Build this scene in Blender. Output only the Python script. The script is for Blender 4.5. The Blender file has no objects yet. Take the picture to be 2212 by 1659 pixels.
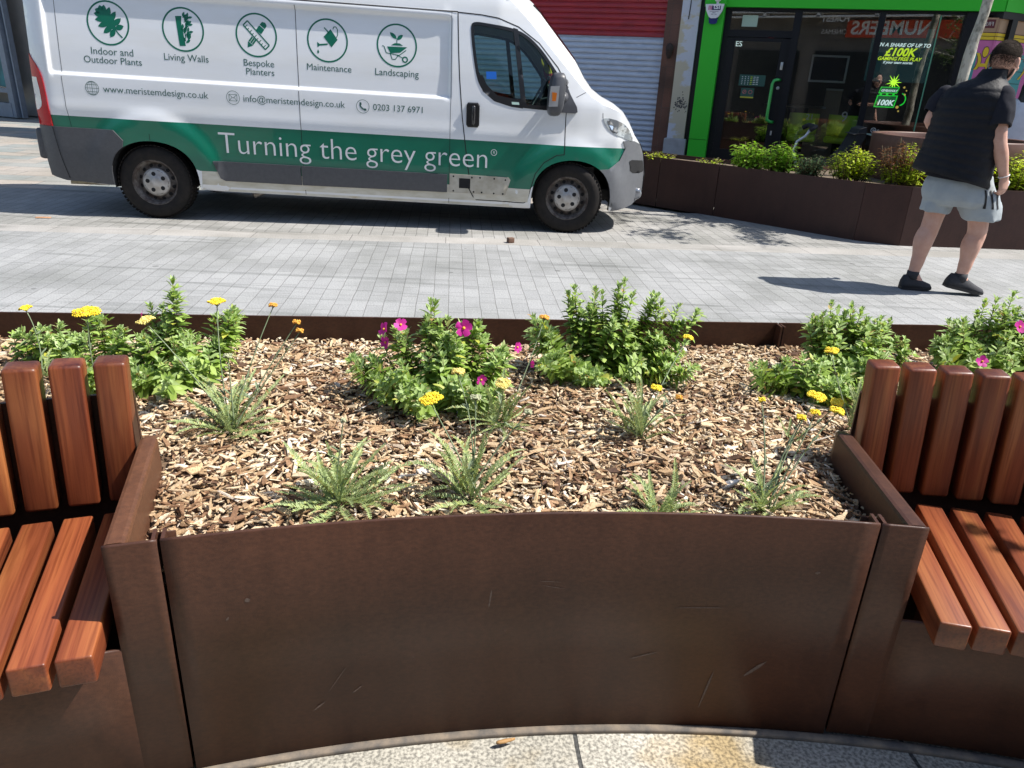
import bpy, bmesh, math, random
import numpy as np
from mathutils import Vector, Matrix, geometry, noise
R = math.radians
random.seed(7)
S = bpy.context.scene
COL = S.collection

# ---------------------------------------------------------------- camera, sky, sun, exposure
cam_d = bpy.data.cameras.new('camera')
cam_d.sensor_width = 36.0
cam_d.lens = 1600 / 2212 * 36
cam_d.clip_start = 0.02
cam_d.clip_end = 400
cam = bpy.data.objects.new('camera', cam_d)
COL.objects.link(cam)
cam.matrix_world = Matrix.Translation((0, 0, 1.4475)) @ Matrix.Rotation(R(67.5), 4, 'X') @ Matrix.Rotation(R(2.8), 4, 'Z')
S.camera = cam

SUN_EL, SUN_AZ = R(54), R(91)          # azimuth measured clockwise from +Y
w = bpy.data.worlds.new('World')
S.world = w
w.use_nodes = True
nt = w.node_tree
bg = nt.nodes['Background']
sky = nt.nodes.new('ShaderNodeTexSky')
sky.sky_type = 'NISHITA'
sky.sun_disc = False
sky.sun_elevation = SUN_EL
sky.sun_rotation = SUN_AZ
nt.links.new(sky.outputs[0], bg.inputs[0])
bg.inputs[1].default_value = 0.10
sd = bpy.data.lights.new('sun', 'SUN')
sd.energy = 4.6
sd.angle = R(0.53)
sd.color = (1.0, 0.955, 0.89)
sun = bpy.data.objects.new('sun', sd)
COL.objects.link(sun)
sv = Vector((math.sin(SUN_AZ) * math.cos(SUN_EL), math.cos(SUN_AZ) * math.cos(SUN_EL), math.sin(SUN_EL)))
sun.rotation_euler = sv.to_track_quat('Z', 'Y').to_euler()
sun.location = sv * 30
vs = S.view_settings
vs.view_transform = 'Standard'
vs.look = 'None'
vs.gamma = 1
vs.use_curve_mapping = False
vs.exposure = 0.86

# ---------------------------------------------------------------- helpers
def tag(o, label=None, cat=None, group=None, kind=None):
    if label: o['label'] = label
    if cat: o['category'] = cat
    if group: o['group'] = group
    if kind: o['kind'] = kind
    return o

def empty(name, loc=(0, 0, 0), rz=0.0, label=None, cat=None, group=None):
    o = bpy.data.objects.new(name, None)
    o.empty_display_size = 0.2
    COL.objects.link(o)
    o.location = loc
    o.rotation_euler = (0, 0, rz)
    return tag(o, label, cat, group)

class MB:
    """collects shapes, then links them as ONE mesh object"""
    def __init__(s):
        s.v = []; s.f = []; s.m = []; s.s = []
    def add(s, vs, fs, mat=0, smooth=False):
        b = len(s.v)
        s.v.extend([tuple(p) for p in vs])
        for f in fs:
            s.f.append(tuple(b + i for i in f)); s.m.append(mat); s.s.append(smooth)
    def xf(s, M, start=0):
        for i in range(start, len(s.v)):
            s.v[i] = tuple(M @ Vector(s.v[i]))
    def box(s, c, d, M=None, mat=0, bev=0.0):
        x, y, z = d[0] / 2, d[1] / 2, d[2] / 2
        if bev <= 0:
            P = [(-x, -y, -z), (x, -y, -z), (x, y, -z), (-x, y, -z), (-x, -y, z), (x, -y, z), (x, y, z), (-x, y, z)]
            F = [(0, 3, 2, 1), (4, 5, 6, 7), (0, 1, 5, 4), (1, 2, 6, 5), (2, 3, 7, 6), (3, 0, 4, 7)]
        else:
            bm = bmesh.new()
            bmesh.ops.create_cube(bm, size=1.0)
            for v in bm.verts: v.co = (v.co.x * d[0], v.co.y * d[1], v.co.z * d[2])
            bmesh.ops.bevel(bm, geom=bm.edges[:], offset=bev, segments=3, profile=0.5, affect='EDGES')
            bm.verts.index_update()
            P = [v.co.copy() for v in bm.verts]
            F = [tuple(v.index for v in f.verts) for f in bm.faces]
            bm.free()
        c = Vector(c)
        P = [(M @ Vector(p) if M else Vector(p)) + c for p in P]
        s.add(P, F, mat, bev > 0)
    def prism(s, poly, h0, h1, mapf=None, mat=0, smooth=False):
        """poly in 2D extruded between h0 and h1; mapf(x, y, h) -> point"""
        mapf = mapf or (lambda x, y, h: (x, y, h))
        n = len(poly)
        P = [mapf(x, y, h0) for x, y in poly] + [mapf(x, y, h1) for x, y in poly]
        F = [tuple(range(n - 1, -1, -1)), tuple(range(n, 2 * n))]
        F += [(i, (i + 1) % n, n + (i + 1) % n, n + i) for i in range(n)]
        s.add(P, F, mat, smooth)
    def tube(s, path, rad, n=8, mat=0, caps=True, smooth=True):
        path = [Vector(p) for p in path]
        k = len(path)
        rads = rad if isinstance(rad, (list, tuple)) else [rad] * k
        P = []; up = None
        for i, p in enumerate(path):
            t = (path[min(i + 1, k - 1)] - path[max(i - 1, 0)])
            if t.length < 1e-9: t = Vector((0, 0, 1))
            t.normalize()
            if up is None:
                up = Vector((0, 0, 1)) if abs(t.z) < 0.9 else Vector((1, 0, 0))
            a = t.cross(up)
            if a.length < 1e-6: a = t.orthogonal()
            a.normalize(); b = a.cross(t); up = b
            for j in range(n):
                th = 2 * math.pi * j / n
                P.append(p + (a * math.cos(th) + b * math.sin(th)) * rads[i])
        F = []
        for i in range(k - 1):
            for j in range(n):
                F.append((i * n + j, i * n + (j + 1) % n, (i + 1) * n + (j + 1) % n, (i + 1) * n + j))
        if caps:
            F.append(tuple(range(n - 1, -1, -1))); F.append(tuple((k - 1) * n + j for j in range(n)))
        s.add(P, F, mat, smooth)
    def loft(s, rings, mat=0, caps=True, smooth=True, close=True):
        n = len(rings[0]); P = [p for r in rings for p in r]; F = []
        for i in range(len(rings) - 1):
            for j in range(n if close else n - 1):
                F.append((i * n + j, i * n + (j + 1) % n, (i + 1) * n + (j + 1) % n, (i + 1) * n + j))
        if caps:
            F.append(tuple(range(n - 1, -1, -1))); F.append(tuple((len(rings) - 1) * n + j for j in range(n)))
        s.add(P, F, mat, smooth)
    def lathe(s, prof, c=(0, 0, 0), n=32, axis='Z', mat=0, smooth=True, closed=False):
        """prof: list of (radius, height)"""
        c = Vector(c); P = []
        for r, h in prof:
            for j in range(n):
                th = 2 * math.pi * j / n
                x, y = r * math.cos(th), r * math.sin(th)
                P.append(c + (Vector((x, y, h)) if axis == 'Z' else Vector((x, h, y)) if axis == 'Y' else Vector((h, x, y))))
        F = []
        k = len(prof)
        for i in range(k if closed else k - 1):
            i2 = (i + 1) % k
            for j in range(n):
                F.append((i * n + j, i * n + (j + 1) % n, i2 * n + (j + 1) % n, i2 * n + j))
        s.add(P, F, mat, smooth)
    def disc(s, c, r, nrm=(0, -1, 0), n=16, mat=0):
        c = Vector(c); nrm = Vector(nrm).normalized(); a = nrm.orthogonal().normalized(); b = nrm.cross(a)
        s.add([c + (a * math.cos(2 * math.pi * j / n) + b * math.sin(2 * math.pi * j / n)) * r for j in range(n)], [tuple(range(n))], mat)
    def ball(s, c, r, n=8, m=6, mat=0):
        c = Vector(c); r = Vector(r) if hasattr(r, '__len__') else Vector((r, r, r))
        P = [c + Vector((0, 0, r.z))]; F = []
        for i in range(1, m):
            ph = math.pi * i / m
            for j in range(n):
                th = 2 * math.pi * j / n
                P.append(c + Vector((r.x * math.sin(ph) * math.cos(th), r.y * math.sin(ph) * math.sin(th), r.z * math.cos(ph))))
        P.append(c - Vector((0, 0, r.z)))
        for j in range(n):
            F.append((0, 1 + j, 1 + (j + 1) % n))
            F.append((len(P) - 1, 1 + (m - 2) * n + (j + 1) % n, 1 + (m - 2) * n + j))
        for i in range(m - 2):
            for j in range(n):
                F.append((1 + i * n + j, 1 + (i + 1) * n + j, 1 + (i + 1) * n + (j + 1) % n, 1 + i * n + (j + 1) % n))
        s.add(P, F, mat, True)
    def build(s, name, mats, parent=None, loc=None, rot=None, recalc=False):
        me = bpy.data.meshes.new(name)
        me.from_pydata(s.v, [], s.f)
        mats = mats if isinstance(mats, (list, tuple)) else [mats]
        for m in mats: me.materials.append(m)
        me.polygons.foreach_set('material_index', s.m)
        me.polygons.foreach_set('use_smooth', s.s)
        if recalc:
            bm = bmesh.new(); bm.from_mesh(me)
            bmesh.ops.recalc_face_normals(bm, faces=bm.faces); bm.to_mesh(me); bm.free()
        me.update()
        o = bpy.data.objects.new(name, me)
        COL.objects.link(o)
        if parent: o.parent = parent
        if loc: o.location = loc
        if rot: o.rotation_euler = rot
        return o

def copy_tree(o, parent=None):
    c = o.copy(); COL.objects.link(c)
    if parent: c.parent = parent
    for ch in list(o.children): copy_tree(ch, c)
    return c

def even_odd(x, y, loops):
    c = False
    for L in loops:
        n = len(L); j = n - 1
        for i in range(n):
            xi, yi = L[i]; xj, yj = L[j]
            if (yi > y) != (yj > y) and x < (xj - xi) * (y - yi) / (yj - yi) + xi: c = not c
            j = i
    return c

def densify(L, step):
    out = []
    n = len(L)
    for i in range(n):
        a, b = L[i], L[(i + 1) % n]
        k = max(1, int(math.hypot(b[0] - a[0], b[1] - a[1]) / step))
        for q in range(k): out.append((a[0] + (b[0] - a[0]) * q / k, a[1] + (b[1] - a[1]) * q / k))
    return out

def region(mb, loops, step, mapf, mat=0, smooth=True, extra=None, avoid=None):
    """fill the outline loops (even-odd) with a fine triangle mesh and map it to a surface"""
    loops = [densify(L, step) for L in loops]
    V = []; E = []
    for L in loops:
        b = len(V); V += [Vector(p) for p in L]
        E += [(b + i, b + (i + 1) % len(L)) for i in range(len(L))]
    xs = [p.x for p in V]; ys = [p.y for p in V]
    nx = int((max(xs) - min(xs)) / step); ny = int((max(ys) - min(ys)) / step)
    for i in range(1, nx):
        for j in range(1, ny):
            p = (min(xs) + (max(xs) - min(xs)) * (i + (0.5 if j % 2 else 0)) / nx, min(ys) + (max(ys) - min(ys)) * j / ny)
            if even_odd(p[0], p[1], loops) and not (avoid and avoid(*p)): V.append(Vector(p))
    if extra: V += [Vector(p) for p in extra]
    r = geometry.delaunay_2d_cdt(V, E, [], 0, 1e-6)
    vv, ff = r[0], r[2]
    F = []
    for f in ff:
        cx = sum(vv[i].x for i in f) / len(f); cy = sum(vv[i].y for i in f) / len(f)
        if even_odd(cx, cy, loops): F.append(tuple(f))
    mb.add([mapf(p.x, p.y) for p in vv], F, mat, smooth)

def text_mesh(body, size, align='LEFT', bold=0.0, shear=0.0, spacing=1.0):
    """flat lettering: returns vertices (x, y) and faces"""
    c = bpy.data.curves.new('lettering', 'FONT')
    c.body = body; c.size = size; c.align_x = align; c.offset = bold; c.shear = shear; c.space_character = spacing
    c.resolution_u = 4
    o = bpy.data.objects.new('lettering', c)
    COL.objects.link(o)
    dg = bpy.context.evaluated_depsgraph_get()
    me = bpy.data.meshes.new_from_object(o.evaluated_get(dg))
    V = [(v.co.x, v.co.y) for v in me.vertices]; F = [tuple(p.vertices) for p in me.polygons]
    bpy.data.objects.remove(o); bpy.data.curves.remove(c); bpy.data.meshes.remove(me)
    return V, F

def text_width(V): return max(v[0] for v in V) - min(v[0] for v in V)

def put_text(mb, body, mapf, x, y, width=None, size=0.1, align='LEFT', bold=0.0, shear=0.0, mat=0, mirror=False, flip=1, sx=1.0):
    V, F = text_mesh(body, size, align, bold, shear)
    k = 1.0
    if width: k = width / max(1e-6, text_width(V))
    mm = -1 if mirror else 1
    F2 = [tuple(reversed(f)) for f in F] if mirror else F
    mb.add([mapf(x + mm * v[0] * k * sx, y + v[1] * k) for v in V], F2, mat)

def interp(x, T):
    if x <= T[0][0]: return T[0][1]
    for (a, b), (c, d) in zip(T, T[1:]):
        if x <= c: return b + (d - b) * (x - a) / (c - a)
    return T[-1][1]

def sstep(a, b, x):
    t = min(1.0, max(0.0, (x - a) / (b - a))); return t * t * (3 - 2 * t)

# ---------------------------------------------------------------- materials
MATS = {}
def nodes_of(m):
    m.use_nodes = True
    n = m.node_tree; return n, n.nodes['Principled BSDF'], n.links
def mat(name, col, rough=0.5, metal=0.0, col2=None, scale=8.0, detail=6, stretch=(1, 1, 1), bump=0.0, bscale=None, ramp=(0.35, 0.65),
        coat=0.0, spec=0.5, coord='Object', emit=None, island=None, trans=0.0, rvar=0.0):
    m = bpy.data.materials.new(name); MATS[name] = m
    t, p, L = nodes_of(m); N = t.nodes
    p.inputs['Base Color'].default_value = (*col, 1); p.inputs['Roughness'].default_value = rough
    p.inputs['Metallic'].default_value = metal; p.inputs['Coat Weight'].default_value = coat
    p.inputs['Specular IOR Level'].default_value = spec
    if emit:
        p.inputs['Emission Color'].default_value = (*emit[0], 1); p.inputs['Emission Strength'].default_value = emit[1]
    src = None
    if col2 or bump or rvar:
        tc = N.new('ShaderNodeTexCoord'); mp = N.new('ShaderNodeMapping'); mp.inputs['Scale'].default_value = stretch
        L.new(tc.outputs[coord], mp.inputs[0])
        nz = N.new('ShaderNodeTexNoise'); nz.inputs['Scale'].default_value = scale; nz.inputs['Detail'].default_value = detail
        nz.inputs['Roughness'].default_value = 0.6
        L.new(mp.outputs[0], nz.inputs['Vector'])
        if col2:
            r = N.new('ShaderNodeValToRGB'); r.color_ramp.elements[0].position = ramp[0]; r.color_ramp.elements[1].position = ramp[1]
            r.color_ramp.elements[0].color = (*col, 1); r.color_ramp.elements[1].color = (*col2, 1)
            L.new(nz.outputs[0], r.inputs[0]); src = r.outputs[0]
        if rvar:
            mr = N.new('ShaderNodeMapRange'); mr.inputs[3].default_value = rough - rvar; mr.inputs[4].default_value = rough + rvar
            L.new(nz.outputs[0], mr.inputs[0]); L.new(mr.outputs[0], p.inputs['Roughness'])
        if bump:
            n2 = nz
            if bscale:
                n2 = N.new('ShaderNodeTexNoise'); n2.inputs['Scale'].default_value = bscale; n2.inputs['Detail'].default_value = 4
                L.new(mp.outputs[0], n2.inputs['Vector'])
            b = N.new('ShaderNodeBump'); b.inputs['Strength'].default_value = bump; b.inputs['Distance'].default_value = 0.01
            L.new(n2.outputs[0], b.inputs['Height']); L.new(b.outputs[0], p.inputs['Normal'])
    if island:
        g = N.new('ShaderNodeNewGeometry'); r = N.new('ShaderNodeValToRGB'); cr = r.color_ramp
        while len(cr.elements) < len(island): cr.elements.new(0.5)
        for e, (pos, c) in zip(cr.elements, island): e.position = pos; e.color = (*c, 1)
        L.new(g.outputs['Random Per Island'], r.inputs[0])
        if src:
            mx = N.new('ShaderNodeMix'); mx.data_type = 'RGBA'; mx.blend_type = 'MULTIPLY'; mx.inputs[0].default_value = 1.0
            L.new(r.outputs[0], mx.inputs[6]); L.new(src, mx.inputs[7]); src = mx.outputs[2]
        else: src = r.outputs[0]
    if src: L.new(src, p.inputs['Base Color'])
    if trans:
        tr = N.new('ShaderNodeBsdfTranslucent'); ms = N.new('ShaderNodeMixShader'); ms.inputs[0].default_value = trans
        hs = N.new('ShaderNodeHueSaturation'); hs.inputs['Saturation'].default_value = 1.1; hs.inputs['Value'].default_value = 1.25
        hs.inputs['Color'].default_value = (*col, 1)
        if src: L.new(src, hs.inputs['Color'])
        L.new(hs.outputs[0], tr.inputs[0]); out = N['Material Output']
        L.new(p.outputs[0], ms.inputs[1]); L.new(tr.outputs[0], ms.inputs[2]); L.new(ms.outputs[0], out.inputs[0])
    return m

def glass(name, tint=(0.8, 0.9, 0.88), ior=1.5, rough=0.0, refl=1.0):
    m = bpy.data.materials.new(name); MATS[name] = m
    t, p, L = nodes_of(m); N = t.nodes; N.remove(p)
    tr = N.new('ShaderNodeBsdfTransparent'); tr.inputs[0].default_value = (*tint, 1)
    gl = N.new('ShaderNodeBsdfGlossy'); gl.inputs['Roughness'].default_value = rough
    fr = N.new('ShaderNodeFresnel'); fr.inputs[0].default_value = ior
    mu = N.new('ShaderNodeMath'); mu.operation = 'MULTIPLY'; mu.inputs[1].default_value = refl
    ms = N.new('ShaderNodeMixShader')
    L.new(fr.outputs[0], mu.inputs[0]); L.new(mu.outputs[0], ms.inputs[0]); L.new(tr.outputs[0], ms.inputs[1]); L.new(gl.outputs[0], ms.inputs[2])
    L.new(ms.outputs[0], N['Material Output'].inputs[0])
    return m

def paving(name, rot, bw, bh, c1, c2, mortar, msize=0.006, dirt=(0.6, 0.62, 0.6), off=0.5, rough=0.75, speck=0.0, bias=0.0, stain=(0.40, 0.62), grime=0.55, shift=(0, 0, 0), tan=None):
    m = bpy.data.materials.new(name); MATS[name] = m
    t, p, L = nodes_of(m); N = t.nodes
    tc = N.new('ShaderNodeTexCoord'); mp = N.new('ShaderNodeMapping'); mp.inputs['Rotation'].default_value = (0, 0, rot); mp.inputs['Location'].default_value = shift
    L.new(tc.outputs['Object'], mp.inputs[0])
    wn = N.new('ShaderNodeTexNoise'); wn.inputs['Scale'].default_value = 3.1; wn.inputs['Detail'].default_value = 3; L.new(mp.outputs[0], wn.inputs['Vector'])
    wv = N.new('ShaderNodeVectorMath'); wv.operation = 'MULTIPLY_ADD'; wv.inputs[1].default_value = (0.016, 0.016, 0); L.new(wn.outputs['Color'], wv.inputs[0]); L.new(mp.outputs[0], wv.inputs[2])
    br = N.new('ShaderNodeTexBrick'); br.offset = off
    br.inputs['Scale'].default_value = 1.0; br.inputs['Brick Width'].default_value = bw; br.inputs['Row Height'].default_value = bh
    br.inputs['Mortar Size'].default_value = msize; br.inputs['Mortar Smooth'].default_value = 0.3; br.inputs['Bias'].default_value = bias
    br.inputs['Color1'].default_value = (*c1, 1); br.inputs['Color2'].default_value = (*c2, 1); br.inputs['Mortar'].default_value = (*mortar, 1)
    L.new(wv.outputs[0], br.inputs['Vector'])
    nz = N.new('ShaderNodeTexNoise'); nz.inputs['Scale'].default_value = 0.9; nz.inputs['Detail'].default_value = 9; nz.inputs['Roughness'].default_value = 0.62
    L.new(mp.outputs[0], nz.inputs['Vector'])
    r = N.new('ShaderNodeValToRGB'); r.color_ramp.elements[0].position = stain[0]; r.color_ramp.elements[1].position = stain[1]
    r.color_ramp.elements[0].color = (grime, grime * 1.01, grime * 0.98, 1); r.color_ramp.elements[1].color = (1, 1, 1, 1)
    L.new(nz.outputs[0], r.inputs[0])
    mx = N.new('ShaderNodeMix'); mx.data_type = 'RGBA'; mx.blend_type = 'MULTIPLY'; mx.inputs[0].default_value = 1
    L.new(br.outputs['Color'], mx.inputs[6]); L.new(r.outputs[0], mx.inputs[7])
    n2 = N.new('ShaderNodeTexNoise'); n2.inputs['Scale'].default_value = 90 if not speck else speck; n2.inputs['Detail'].default_value = 5
    L.new(mp.outputs[0], n2.inputs['Vector'])
    r2 = N.new('ShaderNodeValToRGB'); r2.color_ramp.elements[0].position = 0.38; r2.color_ramp.elements[1].position = 0.6
    lo = 0.78 if not speck else 0.42
    r2.color_ramp.elements[0].color = (lo, lo, lo * 1.01, 1); r2.color_ramp.elements[1].color = (1, 1, 1, 1)
    L.new(n2.outputs[0], r2.inputs[0])
    m2 = N.new('ShaderNodeMix'); m2.data_type = 'RGBA'; m2.blend_type = 'MULTIPLY'; m2.inputs[0].default_value = 1
    L.new(mx.outputs[2], m2.inputs[6]); L.new(r2.outputs[0], m2.inputs[7])
    src = m2.outputs[2]
    if not speck:      # trodden gum and small spots
        vo = N.new('ShaderNodeTexVoronoi'); vo.inputs['Scale'].default_value = 2.6; L.new(tc.outputs['Object'], vo.inputs['Vector'])
        sc_ = N.new('ShaderNodeSeparateColor'); L.new(vo.outputs['Color'], sc_.inputs[0])
        th_ = N.new('ShaderNodeMath'); th_.operation = 'MULTIPLY'; th_.inputs[1].default_value = 0.075; L.new(sc_.outputs[0], th_.inputs[0])
        lt = N.new('ShaderNodeMath'); lt.operation = 'LESS_THAN'; L.new(vo.outputs['Distance'], lt.inputs[0]); L.new(th_.outputs[0], lt.inputs[1])
        gm = N.new('ShaderNodeMix'); gm.data_type = 'RGBA'; gm.blend_type = 'MULTIPLY'; gm.inputs[7].default_value = (0.62, 0.62, 0.62, 1); L.new(lt.outputs[0], gm.inputs[0]); L.new(src, gm.inputs[6]); src = gm.outputs[2]
    if not speck:      # scuffs and tyre marks drawn out along the street
        mp3 = N.new('ShaderNodeMapping'); mp3.inputs['Rotation'].default_value = (0, 0, R(-14)); mp3.inputs['Scale'].default_value = (0.5, 7, 1); L.new(tc.outputs['Object'], mp3.inputs[0])
        n3 = N.new('ShaderNodeTexNoise'); n3.inputs['Scale'].default_value = 1.0; n3.inputs['Detail'].default_value = 6; n3.inputs['Distortion'].default_value = 0.8; L.new(mp3.outputs[0], n3.inputs['Vector'])
        r3 = N.new('ShaderNodeValToRGB'); r3.color_ramp.elements[0].position = 0.30; r3.color_ramp.elements[1].position = 0.44; r3.color_ramp.elements[0].color = (0.66, 0.67, 0.66, 1)
        L.new(n3.outputs[0], r3.inputs[0]); m3_ = N.new('ShaderNodeMix'); m3_.data_type = 'RGBA'; m3_.blend_type = 'MULTIPLY'; m3_.inputs[0].default_value = 1
        L.new(src, m3_.inputs[6]); L.new(r3.outputs[0], m3_.inputs[7]); src = m3_.outputs[2]
    if tan:
        n3 = N.new('ShaderNodeTexNoise'); n3.inputs['Scale'].default_value = 2.6; n3.inputs['Detail'].default_value = 6; L.new(tc.outputs['Object'], n3.inputs['Vector'])
        r3 = N.new('ShaderNodeValToRGB'); r3.color_ramp.elements[0].position = 0.50; r3.color_ramp.elements[1].position = 0.60; r3.color_ramp.elements[0].color = (1, 1, 1, 1); r3.color_ramp.elements[1].color = (*tan, 1)
        L.new(n3.outputs[0], r3.inputs[0]); m3_ = N.new('ShaderNodeMix'); m3_.data_type = 'RGBA'; m3_.blend_type = 'MULTIPLY'; m3_.inputs[0].default_value = 1
        L.new(src, m3_.inputs[6]); L.new(r3.outputs[0], m3_.inputs[7]); src = m3_.outputs[2]
    L.new(src, p.inputs['Base Color'])
    b = N.new('ShaderNodeBump'); b.inputs['Strength'].default_value = 0.6; b.inputs['Distance'].default_value = 0.006; b.invert = True
    ad = N.new('ShaderNodeMath'); ad.operation = 'MULTIPLY_ADD'; ad.inputs[1].default_value = -0.35
    L.new(n2.outputs[0], ad.inputs[0]); L.new(br.outputs['Fac'], ad.inputs[2])
    L.new(ad.outputs[0], b.inputs['Height']); L.new(b.outputs[0], p.inputs['Normal'])
    p.inputs['Roughness'].default_value = rough; p.inputs['Specular IOR Level'].default_value = 0.35
    return m

def wood(name):
    m = bpy.data.materials.new(name); MATS[name] = m
    t, p, L = nodes_of(m); N = t.nodes
    tc = N.new('ShaderNodeTexCoord'); oi = N.new('ShaderNodeObjectInfo')
    mp = N.new('ShaderNodeMapping'); mp.inputs['Scale'].default_value = (1.3, 19, 19)
    ad = N.new('ShaderNodeVectorMath'); ad.operation = 'ADD'
    sc = N.new('ShaderNodeMath'); sc.operation = 'MULTIPLY'; sc.inputs[1].default_value = 37.0
    L.new(oi.outputs['Random'], sc.inputs[0]); L.new(tc.outputs['Object'], ad.inputs[0]); L.new(sc.outputs[0], ad.inputs[1])
    L.new(ad.outputs[0], mp.inputs[0])
    nz = N.new('ShaderNodeTexNoise'); nz.inputs['Scale'].default_value = 1.0; nz.inputs['Detail'].default_value = 7; nz.inputs['Distortion'].default_value = 0.6
    L.new(mp.outputs[0], nz.inputs['Vector'])
    r = N.new('ShaderNodeValToRGB'); cr = r.color_ramp; cr.elements.new(0.5)
    for e, (q, c) in zip(cr.elements, [(0.27, (0.105, 0.024, 0.011)), (0.50, (0.215, 0.058, 0.021)), (0.75, (0.36, 0.134, 0.042))]):
        e.position = q; e.color = (*c, 1)
    L.new(nz.outputs[0], r.inputs[0])
    m2 = N.new('ShaderNodeMapping'); m2.inputs['Scale'].default_value = (5, 170, 170); L.new(ad.outputs[0], m2.inputs[0])
    n2 = N.new('ShaderNodeTexNoise'); n2.inputs['Detail'].default_value = 3; n2.inputs['Scale'].default_value = 1; L.new(m2.outputs[0], n2.inputs['Vector'])
    r2 = N.new('ShaderNodeValToRGB'); r2.color_ramp.elements[0].color = (0.66, 0.58, 0.56, 1); r2.color_ramp.elements[0].position = 0.33; r2.color_ramp.elements[1].position = 0.55
    L.new(n2.outputs[0], r2.inputs[0])
    mx = N.new('ShaderNodeMix'); mx.data_type = 'RGBA'; mx.blend_type = 'MULTIPLY'; mx.inputs[0].default_value = 1
    L.new(r.outputs[0], mx.inputs[6]); L.new(r2.outputs[0], mx.inputs[7])
    hv = N.new('ShaderNodeHueSaturation'); mr = N.new('ShaderNodeMapRange'); mr.inputs[3].default_value = 0.8; mr.inputs[4].default_value = 1.25
    # slat ends: darker end grain, with their shade also put into the colour
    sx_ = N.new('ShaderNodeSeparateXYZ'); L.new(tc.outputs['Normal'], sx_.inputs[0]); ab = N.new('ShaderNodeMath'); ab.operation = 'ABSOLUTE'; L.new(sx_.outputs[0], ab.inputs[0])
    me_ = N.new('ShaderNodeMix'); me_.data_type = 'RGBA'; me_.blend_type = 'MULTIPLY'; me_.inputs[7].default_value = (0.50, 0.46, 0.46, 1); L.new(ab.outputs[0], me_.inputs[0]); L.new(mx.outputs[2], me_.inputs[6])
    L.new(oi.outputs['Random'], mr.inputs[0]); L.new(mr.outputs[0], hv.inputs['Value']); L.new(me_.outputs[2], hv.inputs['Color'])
    L.new(hv.outputs[0], p.inputs['Base Color'])
    p.inputs['Roughness'].default_value = 0.40; p.inputs['Specular IOR Level'].default_value = 0.5
    b = N.new('ShaderNodeBump'); b.inputs['Strength'].default_value = 0.12; b.inputs['Distance'].default_value = 0.002
    L.new(n2.outputs[0], b.inputs['Height']); L.new(b.outputs[0], p.inputs['Normal'])
    return m

def corten(name, base=(0.042, 0.0185, 0.0125), hi=(0.078, 0.0340, 0.0205), rough=0.43):
    m = bpy.data.materials.new(name); MATS[name] = m
    t, p, L = nodes_of(m); N = t.nodes
    tc = N.new('ShaderNodeTexCoord')
    def nz(sc, det, stretch):
        mp = N.new('ShaderNodeMapping'); mp.inputs['Scale'].default_value = stretch; L.new(tc.outputs['Object'], mp.inputs[0])
        n = N.new('ShaderNodeTexNoise'); n.inputs['Scale'].default_value = sc; n.inputs['Detail'].default_value = det; n.inputs['Roughness'].default_value = 0.65
        L.new(mp.outputs[0], n.inputs['Vector']); return n
    a = nz(2.2, 4, (1, 1, 1)); b = nz(75, 8, (1, 1, 1.8)); c = nz(420, 2, (1, 1, 1)); d = nz(9, 5, (1, 1, 0.7))
    r = N.new('ShaderNodeValToRGB'); r.color_ramp.elements[0].position = 0.38; r.color_ramp.elements[1].position = 0.66
    r.color_ramp.elements[0].color = (*base, 1); r.color_ramp.elements[1].color = (*hi, 1)
    sm = N.new('ShaderNodeMath'); sm.operation = 'MULTIPLY_ADD'; sm.inputs[1].default_value = 0.40
    s2 = N.new('ShaderNodeMath'); s2.operation = 'MULTIPLY'; s2.inputs[1].default_value = 0.60
    L.new(b.outputs[0], s2.inputs[0]); L.new(a.outputs[0], sm.inputs[0]); L.new(s2.outputs[0], sm.inputs[2]); L.new(sm.outputs[0], r.inputs[0])
    e = nz(1.0, 5, (16, 16, 0.9))
    # pale specks and dark blotches
    r3 = N.new('ShaderNodeValToRGB'); r3.color_ramp.elements[0].position = 0.74; r3.color_ramp.elements[1].position = 0.80
    r3.color_ramp.elements[0].color = (0, 0, 0, 1); L.new(c.outputs[0], r3.inputs[0])
    mx = N.new('ShaderNodeMix'); mx.data_type = 'RGBA'; L.new(r3.outputs[0], mx.inputs[0]); L.new(r.outputs[0], mx.inputs[6]); mx.inputs[7].default_value = (0.11, 0.06, 0.04, 1)
    r4 = N.new('ShaderNodeValToRGB'); r4.color_ramp.elements[0].position = 0.30; r4.color_ramp.elements[1].position = 0.5
    r4.color_ramp.elements[0].color = (0.80, 0.78, 0.78, 1); L.new(d.outputs[0], r4.inputs[0])
    m2 = N.new('ShaderNodeMix'); m2.data_type = 'RGBA'; m2.blend_type = 'MULTIPLY'; m2.inputs[0].default_value = 1
    L.new(mx.outputs[2], m2.inputs[6]); L.new(r4.outputs[0], m2.inputs[7])
    r5 = N.new('ShaderNodeValToRGB'); r5.color_ramp.elements[0].position = 0.36; r5.color_ramp.elements[1].position = 0.62
    r5.color_ramp.elements[0].color = (0.92, 0.91, 0.91, 1); r5.color_ramp.elements[1].color = (1.06, 1.04, 1.02, 1); L.new(e.outputs[0], r5.inputs[0])
    m3_ = N.new('ShaderNodeMix'); m3_.data_type = 'RGBA'; m3_.blend_type = 'MULTIPLY'; m3_.inputs[0].default_value = 1
    L.new(m2.outputs[2], m3_.inputs[6]); L.new(r5.outputs[0], m3_.inputs[7]); L.new(m3_.outputs[2], p.inputs['Base Color'])
    p.inputs['Roughness'].default_value = rough; p.inputs['Specular IOR Level'].default_value = 0.30
    bp = N.new('ShaderNodeBump'); bp.inputs['Strength'].default_value = 0.12; bp.inputs['Distance'].default_value = 0.002
    L.new(c.outputs[0], bp.inputs['Height']); L.new(bp.outputs[0], p.inputs['Normal'])
    return m

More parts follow.
